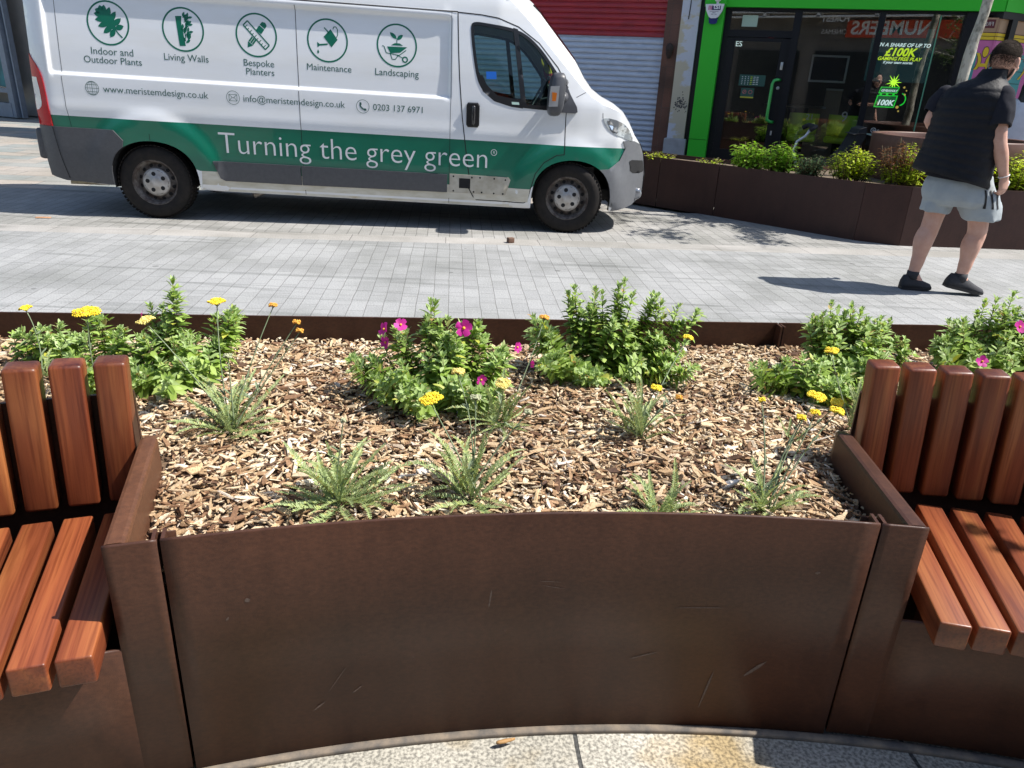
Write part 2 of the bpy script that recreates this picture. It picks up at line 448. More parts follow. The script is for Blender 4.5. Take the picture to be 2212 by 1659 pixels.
M_cort = corten('weathered_steel')
M_cort_old = corten('weathered_steel_orange', (0.075, 0.033, 0.018), (0.13, 0.055, 0.028), 0.5)
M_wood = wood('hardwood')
M_black = mat('black_rubber', (0.012, 0.012, 0.013), 0.6, col2=(0.022, 0.021, 0.02), scale=30)
M_dark = mat('dark_gap', (0.006, 0.006, 0.007), 0.8)
M_white = mat('white_paint', (0.70, 0.715, 0.73), 0.28, coat=0.5, col2=(0.655, 0.655, 0.635), scale=1.6, detail=8, stretch=(.5, 1, 2.2), ramp=(.45, .72))
M_glasscab = glass('cab_glass', (0.50, 0.66, 0.64))
# ---------------------------------------------------------------- setting: ground, street, paving
def sheet(name, poly, z, m, kind='structure'):
    b = MB(); b.add([(x, y, z) for x, y in poly], [tuple(range(len(poly)))])
    o = b.build(name, m); o['kind'] = kind; return o
JR = R(90 - 5.3)
M_far = paving('mixed_slab_paving', R(-6), 0.62, 0.42, (0.42, 0.36, 0.31), (0.27, 0.29, 0.28), (0.2, 0.19, 0.18), 0.008, grime=0.8, bias=0.1)
M_sett = paving('grey_setts', JR, 0.24, 0.1085, (0.292, 0.295, 0.292), (0.340, 0.343, 0.338), (0.205, 0.203, 0.196), 0.0030, grime=0.70, stain=(0.34, 0.56))
M_sett2 = paving('warm_setts', JR, 0.24, 0.1085, (0.315, 0.308, 0.292), (0.375, 0.365, 0.348), (0.18, 0.175, 0.168), 0.0035, grime=0.72)
M_band = paving('pink_band', R(-5.6), 0.88, 0.6, (0.40, 0.38, 0.355), (0.365, 0.35, 0.33), (0.2, 0.19, 0.18), 0.004, grime=0.7)
M_gran = paving('granite_slabs', R(-7), 0.80, 2.0, (0.56, 0.53, 0.46), (0.50, 0.47, 0.40), (0.10, 0.10, 0.095), 0.006, grime=0.62, speck=120, off=0.0, shift=(-0.36, 0.3, 0), tan=(0.80, 0.64, 0.40))
sheet('ground', [(-90, -60), (90, -60), (90, 90), (-90, 90)], -0.03, M_far)
def band_y(x): return 6.78 + 0.098 * x + (0 if x > -8 else 0)
# street of grey setts between the planter and the pale band
sheet('street', [(-30, 1.9), (30, 3.6), (30, band_y(30) + 0.1), (-30, band_y(-30) + 0.1)], 0.0, M_sett)
sheet('paving_band', [(-30, band_y(-30) + 0.1), (30, band_y(30) + 0.1), (30, band_y(30) + 0.38), (-30, band_y(-30) + 0.38)], 0.0, M_band)
sheet('loading_bay_paving', [(-7.2, band_y(-7.2) + 0.38), (30, band_y(30) + 0.38), (30, 11.2), (-7.2, 8.6)], 0.0, M_sett2)
sheet('pavement', [(-8, -9), (8, -9), (8, 3.2), (-8, 2.2)], -0.008, M_gran)

# ---------------------------------------------------------------- the planter
PC = Vector((0.56, -2.64)); PR = 4.003
def pol(th, r, z=0.0):
    a = R(th); return Vector((PC.x + r * math.sin(a), PC.y + r * math.cos(a), z))
H = 0.605
planter = empty('planter', (0.12, 1.335, 0), 0, 'rust brown steel planter of bark chips and flowers between the two wooden benches', 'planter')
PO = Vector(planter.location)
def PB(mb, name, m, recalc=True):
    mb.xf(Matrix.Translation(-PO)); return mb.build(name, m, planter, recalc=recalc)
def arc_panel(th0, th1, r, t, z0, z1, n, flip=False, lip=0.0):
    """curved plate; r is the face towards the seats, thickness t outwards"""
    b = MB(); P = []; prof = [(r, z0), (r, z1 - 0.004), (r + 0.0015, z1 - 0.001), (r + t * 0.5, z1), (r + t - 0.001, z1 - 0.001), (r + t, z1 - 0.005), (r + t, z0)]
    rings = [[pol(th0 + (th1 - th0) * i / n, q, z) for q, z in prof] for i in range(n + 1)]
    b.loft(rings, caps=True, smooth=True); return b
b = arc_panel(-17.66, 3.42, PR, 0.008, 0.0, H, 40)
# folded returns at both ends of the plate, curling inwards
for th, sg in ((-17.66, 1), (3.42, -1)):
    b.loft([[pol(th + sg * (0.00), PR + q, 0.012), pol(th + sg * 0.1, PR + q, 0.012), pol(th + sg * 0.1, PR + q, H - 0.002), pol(th, PR + q, H - 0.002)] for q in (0.006, 0.045)], smooth=False)
PB(b, 'front_panel', M_cort)
M_scuff = mat('scuff', (0.105, 0.075, 0.062), 0.7, col2=(0.06, 0.035, 0.027), scale=220)
for th_, z_, L_, an, w_ in ((-13.2, .20, .075, 58, .0016), (-12.6, .165, .03, 40, .005), (-13.8, .13, .035, 40, .004), (-6.5, .43, .05, -5, .0022), (-6.4, .415, .055, -12, .0018), (-8.4, .39, .05, 84, .004), (-1.6, .36, .11, 2, .003), (-3.2, .22, .07, 18, .004), (0.6, .19, .07, 46, .009), (-0.9, .12, .12, 80, .005), (-15.6, .44, .012, 20, .010), (-16.2, .40, .010, 60, .006), (1.9, .47, .012, 10, .008)):
    b = MB(); n = 7; up_ = []; lo = []
    for i in range(n):
        t = i / (n - 1) - .5; q = w_ * (1 - (2 * t) ** 2) ** .5 * random.uniform(.5, 1.1) + .0003; ca, sa = math.cos(R(an)), math.sin(R(an))
        for s_, o_ in ((1, up_), (-1, lo)): o_.append(pol(th_ + math.degrees((L_ * t * ca - s_ * q / 2 * sa) / PR), PR - 0.0008, z_ + L_ * t * sa + s_ * q / 2 * ca))
    b.add(up_ + lo, [(i, i + 1, n + i + 1, n + i) for i in range(n - 1)]); PB(b, 'scuff_mark', M_scuff)
for th_ in (-17.705, 3.46):
    b = arc_panel(th_ - 0.35, th_ + 0.35, PR + 0.047, 0.004, 0.0, H - 0.012, 2); PB(b, 'joint_plate', M_cort)
def corner_panel(th_j, th_c, d, sgn):
    """the plate between the joint and the bench, with its flanged return (side panel)"""
    b = arc_panel(min(th_j, th_c), max(th_j, th_c), PR, 0.008, 0.012, H, 6)
    # lower plate that runs on under the bench
    thb = th_c - 24 if sgn > 0 else th_c + 24
    b2 = arc_panel(min(th_c, thb), max(th_c, thb), PR, 0.008, 0.012, 0.362, 14)
    b.add(b2.v, b2.f, 0, True)
    b.loft([[pol(th_j - sgn * 0.05, PR + q, 0.012), pol(th_j - sgn * 0.15, PR + q, 0.012), pol(th_j - sgn * 0.15, PR + q, H - 0.002), pol(th_j - sgn * 0.05, PR + q, H - 0.002)] for q in (0.006, 0.045)], smooth=False)
    o = PB(b, 'corner_panel', M_cort)
    c = pol(th_c, PR, 0); d = Vector((*d, 0)).normalized(); s = Vector((d.y, -d.x, 0)) * sgn     # s points to the planter's inside
    f = MB()
    L = 0.49; wdt = 0.042
    prof = [(0.0, H - 0.075), (0.0, H - 0.009), (0.003, H - 0.002), (0.010, H), (wdt - 0.010, H), (wdt - 0.003, H - 0.002), (wdt, H - 0.009), (wdt, 0.30), (wdt - 0.007, 0.30), (wdt - 0.007, H - 0.010), (0.007, H - 0.010), (0.007, H - 0.075)]
    rings = []
    for k in (0.0085, 0.02, 0.25, 0.45, 0.475, 0.488, L):
        e = 1.0 if k < 0.45 else max(0.25, 1 - ((k - 0.45) / (L - 0.45)) ** 2 * 0.75)
        dz = 0 if k < 0.45 else -0.012 * ((k - 0.45) / (L - 0.45)) ** 2
        rings.append([c + d * k + s * (wdt / 2 + (q - wdt / 2) * e) + Vector((0, 0, z + (dz if z > 0.5 else 0))) for q, z in prof])
    f.loft(rings, smooth=False)
    # the plate's lower part down to the seat
    f.loft([[c + d * k + s * q + Vector((0, 0, z)) for q, z in ((0.0, 0.012), (0.007, 0.012), (0.007, H - 0.07), (0.0, H - 0.07))] for k in (0.0085, 0.47)], smooth=False)
    PB(f, 'side_panel', M_cort_old if sgn > 0 else M_cort)
    return c, d, s
CL = corner_panel(-17.75, -19.1, (-0.305, 0.952), 1)
CR = corner_panel(3.5, 4.86, (0.045, 0.999), -1)
# far wall: three plates with small folded joints
A, B_ = Vector((-3.3, 2.288)), Vector((4.4, 3.178))
fd = (B_ - A).normalized(); fn = Vector((-fd.y, fd.x))
cuts = [0.0, 2.06, 4.36, 7.75]
for i in range(3):
    b = MB()
    p0, p1 = A + fd * (cuts[i] + 0.003), A + fd * (cuts[i + 1] - 0.003)
    for q0, q1 in ((p0, p1),):
        b.prism([(q0.x, q0.y), (q1.x, q1.y), (q1.x + fn.x * 0.008, q1.y + fn.y * 0.008), (q0.x + fn.x * 0.008, q0.y + fn.y * 0.008)], 0.01, H)
    for q, sg in ((p0, 1), (p1, -1)):
        e = q + fd * sg * 0.007
        b.prism([(q.x, q.y - 0.0005), (e.x, e.y - 0.0005), (e.x - fn.x * 0.045, e.y - fn.y * 0.045), (q.x - fn.x * 0.045, q.y - fn.y * 0.045)], 0.01, H - 0.0015)
    PB(b, 'back_panel', M_cort)
# mortar strip at the foot of the curved plate
b = arc_panel(-24, 14, PR - 0.017, 0.021, -0.012, 0.005, 60)
o = b.build('paving_edge', mat('mortar', (0.22, 0.175, 0.13), 0.95, col2=(0.10, 0.09, 0.08), scale=22), recalc=True); o['kind'] = 'structure'

# soil under the chips
def inside_bed(x, y):
    p = Vector((x, y)); v = p - PC; r = v.length; th = math.degrees(math.atan2(v.x, v.y))
    if (p - A).dot(fn) > -0.012: return False
    if r < PR + 0.018: return False
    if r > PR + 0.70: return -45 < th < 45
    # between the two side plates, and behind the benches
    cl, dl, sl = CL; cr, dr, sr = CR
    inL = (Vector((x, y, 0)) - cl).dot(sl) > 0.045
    inR = (Vector((x, y, 0)) - cr).dot(sr) > 0.045
    if inL and inR: return True
    return r > PR + 0.53
def bed_z(x, y):
    return 0.512 + 0.018 * noise.noise(Vector((x * 1.7, y * 1.7, 0))) + 0.010 * noise.noise(Vector((x * 6, y * 6, 3)))
cl, dl, sl = CL; cr, dr, sr = CR
poly = [tuple((pol(-18.9 + (4.7 + 18.9) * i / 24, PR + 0.012))[:2]) for i in range(25)]
q = cr + sr * 0.036; poly += [tuple(q[:2]), tuple((q + dr * 0.50)[:2])]
poly += [tuple(pol(t, PR + 0.535)[:2]) for t in (5.4, 10, 15, 20, 25, 30, 36)]
poly += [tuple((A + fd * t - fn * 0.003)) for t in (7.4, 4.4, 2.0, 0.2)]
poly += [tuple(pol(t, PR + 0.535)[:2]) for t in (-40, -36, -30, -25, -20.2)]
q = cl + sl * 0.036; poly += [tuple((q + dl * 0.50)[:2]), tuple((q + dl * 0.012)[:2])]
b = MB(); region(b, [poly], 0.05, lambda x, y: (x, y, bed_z(x, y) - 0.015), 0, True)
o = b.build('soil', mat('soil', (0.06, 0.038, 0.022), 0.95, col2=(0.17, 0.105, 0.06), scale=90)); o['kind'] = 'structure'

# bark chips: one uncountable layer
def chip_layer():
    rng = np.random.default_rng(5)
    V = []; F = []; n = 0
    pts = []
    target = 44000
    while len(pts) < target:
        x = rng.uniform(-2.6, 3.2); y = rng.uniform(1.12, 3.1)
        # nearer chips are denser than those behind the benches
        if not inside_bed(x, y): continue
        rr = math.hypot(x - PC.x, y - PC.y)
        if rr < PR + 0.045 and rng.random() < 0.35: continue
        if (x < -1.25 or x > 1.35) and rng.random() < 0.45: continue
        pts.append((x, y))
    for x, y in pts:
        k = rng.random()
        if k < 0.60: L, Wd, T = rng.uniform(.009, .024), rng.uniform(.0035, .0085), rng.uniform(.0012, .0035)
        elif k < 0.91: L, Wd, T = rng.uniform(.020, .040), rng.uniform(.005, .012), rng.uniform(.002, .0045)
        else: L, Wd, T = rng.uniform(.032, .068), rng.uniform(.006, .022), rng.uniform(.002, .006)
        if rr < PR + 0.05: L = min(L, 0.024)
        if not inside_bed(x + 0.014, y - 0.014) or not inside_bed(x - 0.014, y - 0.014) or not inside_bed(x, y + 0.02): L = min(L, 0.016)
        rz = rng.uniform(0, 2 * math.pi); tilt = rng.normal(0, 0.22); roll = rng.normal(0, 0.36)
        z = bed_z(x, y) + rng.uniform(-0.010, 0.012)
        M = Matrix.Rotation(rz, 3, 'Z') @ Matrix.Rotation(tilt, 3, 'Y') @ Matrix.Rotation(roll, 3, 'X')
        j = lambda a=0.25: 1 + rng.uniform(-a, a)
        sk = rng.uniform(-.35, .35)
        bw = rng.uniform(-.25, .25) * Wd
        e0, e1 = (rng.uniform(.15, 1.0), rng.uniform(.15, 1.0))
        q = [(-L / 2 * j(), -Wd / 2 * j(.5) * e0, -T / 2), (0 + sk * Wd, -Wd / 2 * j() + bw, -T / 2), (L / 2 * j(), -Wd / 2 * j(.6) * e1, -T / 2),
             (L / 2 * j(), Wd / 2 * j(.6) * e1, -T / 2), (0 + sk * Wd, Wd / 2 * j() + bw, -T / 2), (-L / 2 * j(), Wd / 2 * j(.5) * e0, -T / 2)]
        q += [(a * .94, c * .9, T / 2 * j(.5)) for a, c, _ in q]
        for p in q:
            v = M @ Vector(p); V.append((v.x + x, v.y + y, v.z + z))
        F += [(n, n + 5, n + 4, n + 1), (n + 1, n + 4, n + 3, n + 2), (n + 6, n + 7, n + 10, n + 11), (n + 7, n + 8, n + 9, n + 10)]
        for i in range(6): F.append((n + i, n + (i + 1) % 6, n + 6 + (i + 1) % 6, n + 6 + i))
        n += 12
    b = MB(); b.v = V; b.f = F; b.m = [0] * len(F); b.s = [False] * len(F)
    return b
M_chip = mat('bark_chips', (1, 1, 1), 0.8, col2=(0.62, 0.58, 0.55), scale=240, detail=4, stretch=(1, 1, 1), ramp=(0.4, 0.62),
             island=[(0.0, (0.07, 0.037, 0.023)), (0.08, (0.20, 0.108, 0.055)), (0.23, (0.40, 0.25, 0.135)), (0.43, (0.56, 0.415, 0.24)), (0.72, (0.67, 0.555, 0.375)), (0.965, (0.73, 0.64, 0.50)), (1.0, (0.8, 0.77, 0.72))])
_t = M_chip.node_tree; _N = _t.nodes; _L = _t.links; _p = _N['Principled BSDF']; _src = _p.inputs['Base Color'].links[0].from_socket
_tc = _N.new('ShaderNodeTexCoord'); _n = _N.new('ShaderNodeTexNoise'); _n.inputs['Scale'].default_value = 3.2; _n.inputs['Detail'].default_value = 7; _L.new(_tc.outputs['Object'], _n.inputs['Vector'])
_r = _N.new('ShaderNodeValToRGB'); _r.color_ramp.elements[0].position = 0.36; _r.color_ramp.elements[1].position = 0.56; _r.color_ramp.elements[0].color = (0.74, 0.66, 0.60, 1); _r.color_ramp.elements[1].color = (1.06, 1.05, 1.04, 1); _L.new(_n.outputs[0], _r.inputs[0])
_m = _N.new('ShaderNodeMix'); _m.data_type = 'RGBA'; _m.blend_type = 'MULTIPLY'; _m.inputs[0].default_value = 1; _L.new(_src, _m.inputs[6]); _L.new(_r.outputs[0], _m.inputs[7]); _L.new(_m.outputs[2], _p.inputs['Base Color'])
o = chip_layer().build('bark_mulch', M_chip)
tag(o, 'pale brown bark and wood chips covering the soil of the near planter', 'mulch', kind='stuff')

# ---------------------------------------------------------------- benches
def slat_mesh(L, Wd, T, bev):
    b = MB(); b.box((0, 0, 0), (L, Wd, T), bev=bev); return b
def make_bench(label, nsl, th0, dth, thb0, dthb, th_top, twist, side):
    c = pol(th0, PR + 0.2, 0)
    root = empty('slatted_bench', (c.x, c.y, 0), 0, label, 'bench', 'slatted benches built into the planter')
    for k in range(nsl):
        a = pol(th0 + dth * k, 3.918, 0.398); e = pol(th0 + dth * k + twist, 4.428, 0.398)
        mid = (a + e) / 2; d = e - a
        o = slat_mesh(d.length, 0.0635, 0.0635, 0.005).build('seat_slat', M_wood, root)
        o.location = mid - Vector(root.location); o.rotation_euler = (0, 0, math.atan2(d.y, d.x))
    for k in range(nsl):
        p0 = pol(thb0 + dthb * k, 4.486, 0.440); p1 = pol(th_top + dthb * k, 4.486, 0.803)
        mid = (p0 + p1) / 2; d = (p1 - p0)
        zx = d.normalized(); rad = Vector((mid.x - PC.x, mid.y - PC.y, 0)).normalized(); lat = zx.cross(rad).normalized(); rad = lat.cross(zx) * 1
        Mx = Matrix((zx, lat, zx.cross(lat))).transposed()
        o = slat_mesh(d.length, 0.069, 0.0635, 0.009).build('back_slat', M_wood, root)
        o.location = mid - Vector(root.location); o.rotation_euler = Mx.to_euler()
    # steel cradle: plate behind the back slats and bearers below the seat
    b = MB()
    sg = -1 if side < 0 else 1
    ths = [th0 - sg * 0.9 + (dth * nsl + sg * 0.9) * i / 20 for i in range(21)]
    b.loft([[pol(t, 4.522, 0.02), pol(t, 4.530, 0.02), pol(t, 4.530, 0.70), pol(t, 4.522, 0.70)] for t in ths], smooth=False)
    b.loft([[pol(t, 4.06, 0.05), pol(t, 4.11, 0.05), pol(t, 4.11, 0.3655), pol(t, 4.06, 0.3655)] for t in ths[1:]], smooth=False)
    b.loft([[pol(t, 4.36, 0.05), pol(t, 4.41, 0.05), pol(t, 4.41, 0.3655), pol(t, 4.36, 0.3655)] for t in ths[1:]], smooth=False)
    # end bracket beside the outermost back slat
    t0 = thb0 - sg * 0.48
    u = pol(t0, 1) - pol(t0, 0); 
    tang = Vector((u.y, -u.x, 0)) * (-sg)
    pr = [(4.46, 0.36), (4.548, 0.36), (4.548, 0.688), (4.54, 0.700), (4.46, 0.70)]
    b.prism(pr, 0, 0.006, lambda r, z, h: pol(t0, r, z) + tang * h)
    b.xf(Matrix.Translation(-Vector(root.location)))
    b.build('bench_frame', M_cort, root, recalc=True)
    return root
make_bench('sunlit slatted hardwood bench at the left end of the planter', 19, -19.95, -1.115, -19.62, -1.155, -19.42, 0.15, -1)
make_bench('slatted hardwood bench in dappled shade at the right end of the planter', 19, 5.8, 1.13, 5.55, 1.145, 5.22, 0.65, 1)
# ---------------------------------------------------------------- the van (local: x along its length, y across, z up)
YAW = R(3.86)
vu = Vector((math.cos(YAW), math.sin(YAW), 0)); vw = Vector((-math.sin(YAW), math.cos(YAW), 0))
VO = Vector((-3.553, 7.315, 0)) - vu * 1.015 - vw * 0.03
van = empty('panel_van', VO, YAW, 'white panel van with green lettering and a green stripe parked on the paving', 'van')
WV = 2.05
def rake(u, z): return z - 0.0165 * (u - 1.0)
NOSE = [(4.6, 0.0), (4.9, 0.006), (5.1, 0.016), (5.3, 0.038), (5.5, 0.085), (5.65, 0.165), (5.8, 0.345), (5.9, 0.56), (5.96, 0.80), (5.998, 1.02)]
TUM = [(0.2, .07), (.33, .03), (.48, .010), (.62, 0), (1.0, 0), (1.2, .008), (1.5, .03), (2.0, .085), (2.1, .10), (2.2, .125), (2.3, .17), (2.4, .25)]
def vw_of(u, z):
    """distance of the side skin from the widest line"""
    w = interp(z, TUM)
    w = w + (interp(u, NOSE) if u > 4.6 else 0)
    if u < 0.22: w += 0.10 * (1 - u / 0.22) ** 2
    if u > 4.3 and z > 1.3: w += (z - 1.3) * (u - 4.3) * 0.22
    # pressed recess of the cargo side
    e = 0.028
    m = sstep(0.205, 0.205 + e, u) * (1 - sstep(3.83, 3.87, u)) * sstep(1.270, 1.270 + 0.030, z) * (1 - sstep(1.945, 1.99, z))
    w += 0.026 * m
    # shoulder strip over the recess and drip rail
    w -= 0.010 * sstep(1.955, 1.985, z) * (1 - sstep(2.015, 2.028, z)) * sstep(0.05, 0.15, u) * (1 - sstep(3.80, 3.90, u))
    # lower swage below the belt
    w -= 0.006 * math.exp(-((z - 0.985) / 0.05) ** 2)
    # wheel arch flares
    for cx, rr in ((1.055, 0.62), (5.06, 0.60)):
        r = math.hypot(u - cx, (z - 0.36) * 1.0)
        w -= 0.026 * (1 - sstep(rr - 0.07, rr + 0.05, r)) * (1 if z > 0.3 else 0)
    return w
def side(sg=0, off=0.0):
    """maps (u, z) on the skin; sg 0 near side, 1 far side; off pushes outwards"""
    if sg == 0: return lambda u, z: (u, vw_of(u, z) - off, rake(u, z))
    return lambda u, z: (u, WV - vw_of(u, z) + off, rake(u, z))
OUT = [(0.02, 2.30), (0.05, 2.34), (3.4, 2.34), (3.9, 2.33), (4.15, 2.28), (4.40, 2.154), (4.59, 1.982), (4.75, 1.819), (4.96, 1.605), (5.113, 1.448), (5.21, 1.370), (5.326, 1.310), (5.465, 1.264),
       (5.557, 1.214), (5.625, 1.140), (5.69, 1.044), (5.775, 0.955), (5.85, 0.845), (5.90, 0.68), (5.965, 0.60), (5.935, 0.46), (5.75, 0.35), (5.52, 0.297)]
def arch(cx, r, z0, top, n=22, a0=None, a1=None):
    """arch opening from right foot to left foot (u decreasing)"""
    P = []
    for i in range(n + 1):
        t = math.pi * i / n
        P.append((cx + r * math.cos(t), z0 + (top - z0) * math.sin(t) ** 0.62))
    return P
ARF = arch(5.075, 0.405, 0.30, 0.785); ARR = arch(1.052, 0.405, 0.30, 0.735)
BOT = [(5.48, 0.297)] + ARF + [(4.62, 0.293), (1.47, 0.297)] + ARR + [(0.64, 0.30), (0.20, 0.325), (0.03, 0.36)]
WIN = [(4.041, 1.898), (4.073, 1.943), (4.20, 1.936), (4.448, 1.912), (4.579, 1.858), (4.723, 1.742), (4.857, 1.574), (4.952, 1.452), (4.975, 1.234), (4.559, 1.239), (4.44, 1.252), (4.271, 1.294), (4.157, 1.377), (4.098, 1.514)]
def chaikin(L, n=2):
    for _ in range(n):
        L = [q for i in range(len(L)) for q in ((L[i - 1][0] * .25 + L[i][0] * .75, L[i - 1][1] * .25 + L[i][1] * .75), (L[i][0] * .75 + L[(i + 1) % len(L)][0] * .25, L[i][1] * .75 + L[(i + 1) % len(L)][1] * .25))]
    return L
WIN = chaikin([(4.030, 1.905), (4.062, 1.955), (4.20, 1.945), (4.448, 1.920), (4.585, 1.862), (4.723, 1.745), (4.857, 1.577), (4.965, 1.440), (4.985, 1.228), (4.70, 1.230), (4.559, 1.237), (4.43, 1.250), (4.265, 1.290), (4.150, 1.372), (4.090, 1.510)])
GT, GB = 0.917, 0.487
band = [(0.150, GT), (5.64, GT), (5.60, 0.84), (5.53, 0.742), (5.40, 0.66)]
up = [(u, z) for u, z in ARF if z > GB + 0.02]
def stripe(lo, hi, z0, z1): return [(lo, z0), (hi, z0), (hi, z1), (lo, z1)]
frontcut = [(5.075 + 0.405 * math.cos(math.pi * i / 22), 0.30 + 0.485 * math.sin(math.pi * i / 22) ** 0.62) for i in range(23)]
fa = [p for p in frontcut if p[1] > 0.64 and p[0] > 5.0] ; fb = [p for p in frontcut if p[1] > GB and p[0] <= 5.0]
fa = [p for p in fa if p[0] < 5.40]
ra = [p for p in ARR if p[1] > GB + 0.01]
loopG = [(0.150, GT), (5.60, GT), (5.545, 0.80), (5.43, 0.715)] + fa + [p for p in fb] + [(4.655, GB), (4.46, GB), (4.44, GB), (1.475, GB)] + ra + [(0.60, 0.62), (0.60, 0.80), (0.150, 0.81)]
for sg in (0, 1):
    b = MB()
    ex = [(u * 0.03 + 0.26, z) for u in range(0, 118) for z in (1.262, 1.270, 1.2775, 1.285, 1.2925, 1.300, 1.308, 1.940, 1.952, 1.965, 1.978, 1.990, 2.003, 2.014, 2.021, 2.029, 2.036)]
    ex += [(u, z * 0.02) for u in (0.195, 0.205, 0.212, 0.219, 0.226, 0.233, 0.243, 3.82, 3.83, 3.84, 3.85, 3.86, 3.87, 3.88) for z in range(62, 103)]
    region(b, [OUT + BOT, WIN] + ([loopG] if sg == 0 else []), 0.04, side(sg), 0, True, extra=ex, avoid=lambda u, z: (0.16 < u < 0.28 and 1.22 < z < 2.07) or (3.79 < u < 3.91 and 1.22 < z < 2.07) or (u < 3.9 and (1.235 < z < 1.335 or 1.91 < z < 2.065)))
    # inward returns round the openings give the sheet its thickness
    for L in (WIN, ARF, ARR):
        L2 = densify(L, 0.05) if L is WIN else L
        k = len(L2); mp = side(sg)
        P = [mp(u, z) for u, z in L2]; din = 0.035 if L is WIN else 0.07
        Q = [(p[0], p[1] + (din if sg == 0 else -din), p[2]) for p in P]
        b.add(P + Q, [(i, (i + 1) % k, k + (i + 1) % k, k + i) for i in range(k if L is WIN else k - 1)], 0 if L is WIN else 1, False)
    b.build('body_side', [M_white, M_dark], van)
# roof, windscreen surround, bonnet and nose in one skin across the van
def crown(i):
    u, z = OUT[i]
    return 0.19 if u < 4.2 and z > 2 else 0.12 if z > 1.4 else 0.06 if z > 1.0 else 0.03
st = densify(OUT, 0.07)[:-1]
# densify closes the loop: keep only the open part
cut = max(i for i, p in enumerate(st) if p[0] > 5.50 and p[1] < 0.31) if any(p[0] > 5.50 and p[1] < 0.31 for p in st) else len(st)
st = []
for a, c in zip(OUT, OUT[1:]):
    k = max(1, int(math.hypot(c[0] - a[0], c[1] - a[1]) / 0.08))
    st += [(a[0] + (c[0] - a[0]) * i / k, a[1] + (c[1] - a[1]) * i / k) for i in range(k)]
st.append(OUT[-1])
NT = 18
def across(u, z, t):
    w0 = vw_of(u, z); s = 2 * t - 1
    cr = 0.19 if (u < 4.0 and z > 2) else interp(u, [(4.0, 0.19), (4.7, 0.13), (5.2, 0.09), (5.6, 0.05), (5.9, 0.0)])
    fwd = interp(z, [(0.3, 0.02), (1.0, 0.02), (1.35, 0.05), (1.6, 0.15), (2.0, 0.15), (2.25, 0.05)]) if u > 4.2 else 0
    k = 1 - abs(s) ** 3.2
    return (u + fwd * k * (1 if u > 4.3 else 0), w0 + (WV - 2 * w0) * t, rake(u, z) + cr * k)
rows = [[across(u, z, j / NT) for j in range(NT + 1)] for u, z in st]
b = MB(); ws = MB()
isw = [4.50 < u < 5.12 and z > 1.40 for u, z in st]
for i in range(len(st) - 1):
    for j in range(NT):
        q = [rows[i][j], rows[i][j + 1], rows[i + 1][j + 1], rows[i + 1][j]]
        (ws if isw[i] and isw[i + 1] and 3 <= j < NT - 3 else b).add(q, [(0, 1, 2, 3)], 0, True)
def weld(o, d=0.0005):
    bm = bmesh.new(); bm.from_mesh(o.data); bmesh.ops.remove_doubles(bm, verts=bm.verts, dist=d)
    bmesh.ops.recalc_face_normals(bm, faces=bm.faces); bm.to_mesh(o.data); bm.free()
o = b.build('roof_and_bonnet', M_white, van); weld(o)
o = ws.build('windscreen', M_glasscab, van); weld(o)
# rear doors, floor and cab bulkhead
b = MB()
P = [(0.02, vw_of(0.02, z), rake(0.02, z)) for z in (0.36, 0.8, 1.2, 1.6, 2.0, 2.3)]
Q = [(0.02, WV - p[1], p[2]) for p in P]
b.add(P + Q, [(i, i + 1, 7 + i, 6 + i) for i in range(5)], 0, False)
b.build('rear_door', M_white, van)
M_under = mat('van_underside', (0.02, 0.02, 0.02), 0.9, col2=(0.05, 0.045, 0.04), scale=12)
b = MB()
b.box((2.6, 1.02, 0.42), (4.9, 1.5, 0.10)); b.box((3.06, 1.02, 0.36), (3.05, 1.88, 0.06)); b.box((0.38, 1.02, 0.42), (0.5, 1.8, 0.1)); b.box((5.5, 1.02, 0.36), (0.3, 1.4, 0.1))
b.box((1.0, 1.02, 0.34), (0.16, 1.5, 0.16)); b.box((5.05, 1.02, 0.40), (0.5, 1.2, 0.3))
b.box((3.96, 1.02, 1.2), (0.03, 1.74, 1.5)); b.box((4.6, 1.02, 0.62), (1.4, 1.8, 0.06))
for cx in (1.052, 5.075):
    for y0 in (0.36, WV - 0.36):
        P = []; n = 16
        for s_ in (-0.29, 0.29):
            P += [(cx + 0.43 * math.cos(math.pi * i / n), y0 + s_, 0.28 + 0.52 * math.sin(math.pi * i / n) ** 0.7) for i in range(n + 1)]
        b.add(P, [(i, i + 1, n + 2 + i, n + 1 + i) for i in range(n)], 0, True)
        yb = y0 + (0.29 if y0 < 1 else -0.29)
        b.add([(cx - 0.45, yb, 0.25), (cx + 0.45, yb, 0.25), (cx + 0.45, yb, 0.85), (cx - 0.45, yb, 0.85)], [(0, 1, 2, 3)])
b.build('chassis', M_under, van)
b = MB(); b.tube([(2.25, 0.30, 0.30), (2.0, 0.27, 0.27), (1.9, 0.20, 0.235)], 0.032, 10)
b.build('exhaust_pipe', mat('exhaust_metal', (0.35, 0.33, 0.30), 0.5, 0.7, col2=(0.18, 0.14, 0.1), scale=20), van)
b = MB(); b.box((0.36, 0.14, 0.305), (0.36, 0.05, 0.03)); b.build('rear_step', mat('dirty_cream', (0.36, 0.32, 0.22), 0.7, col2=(0.2, 0.17, 0.12), scale=20), van)

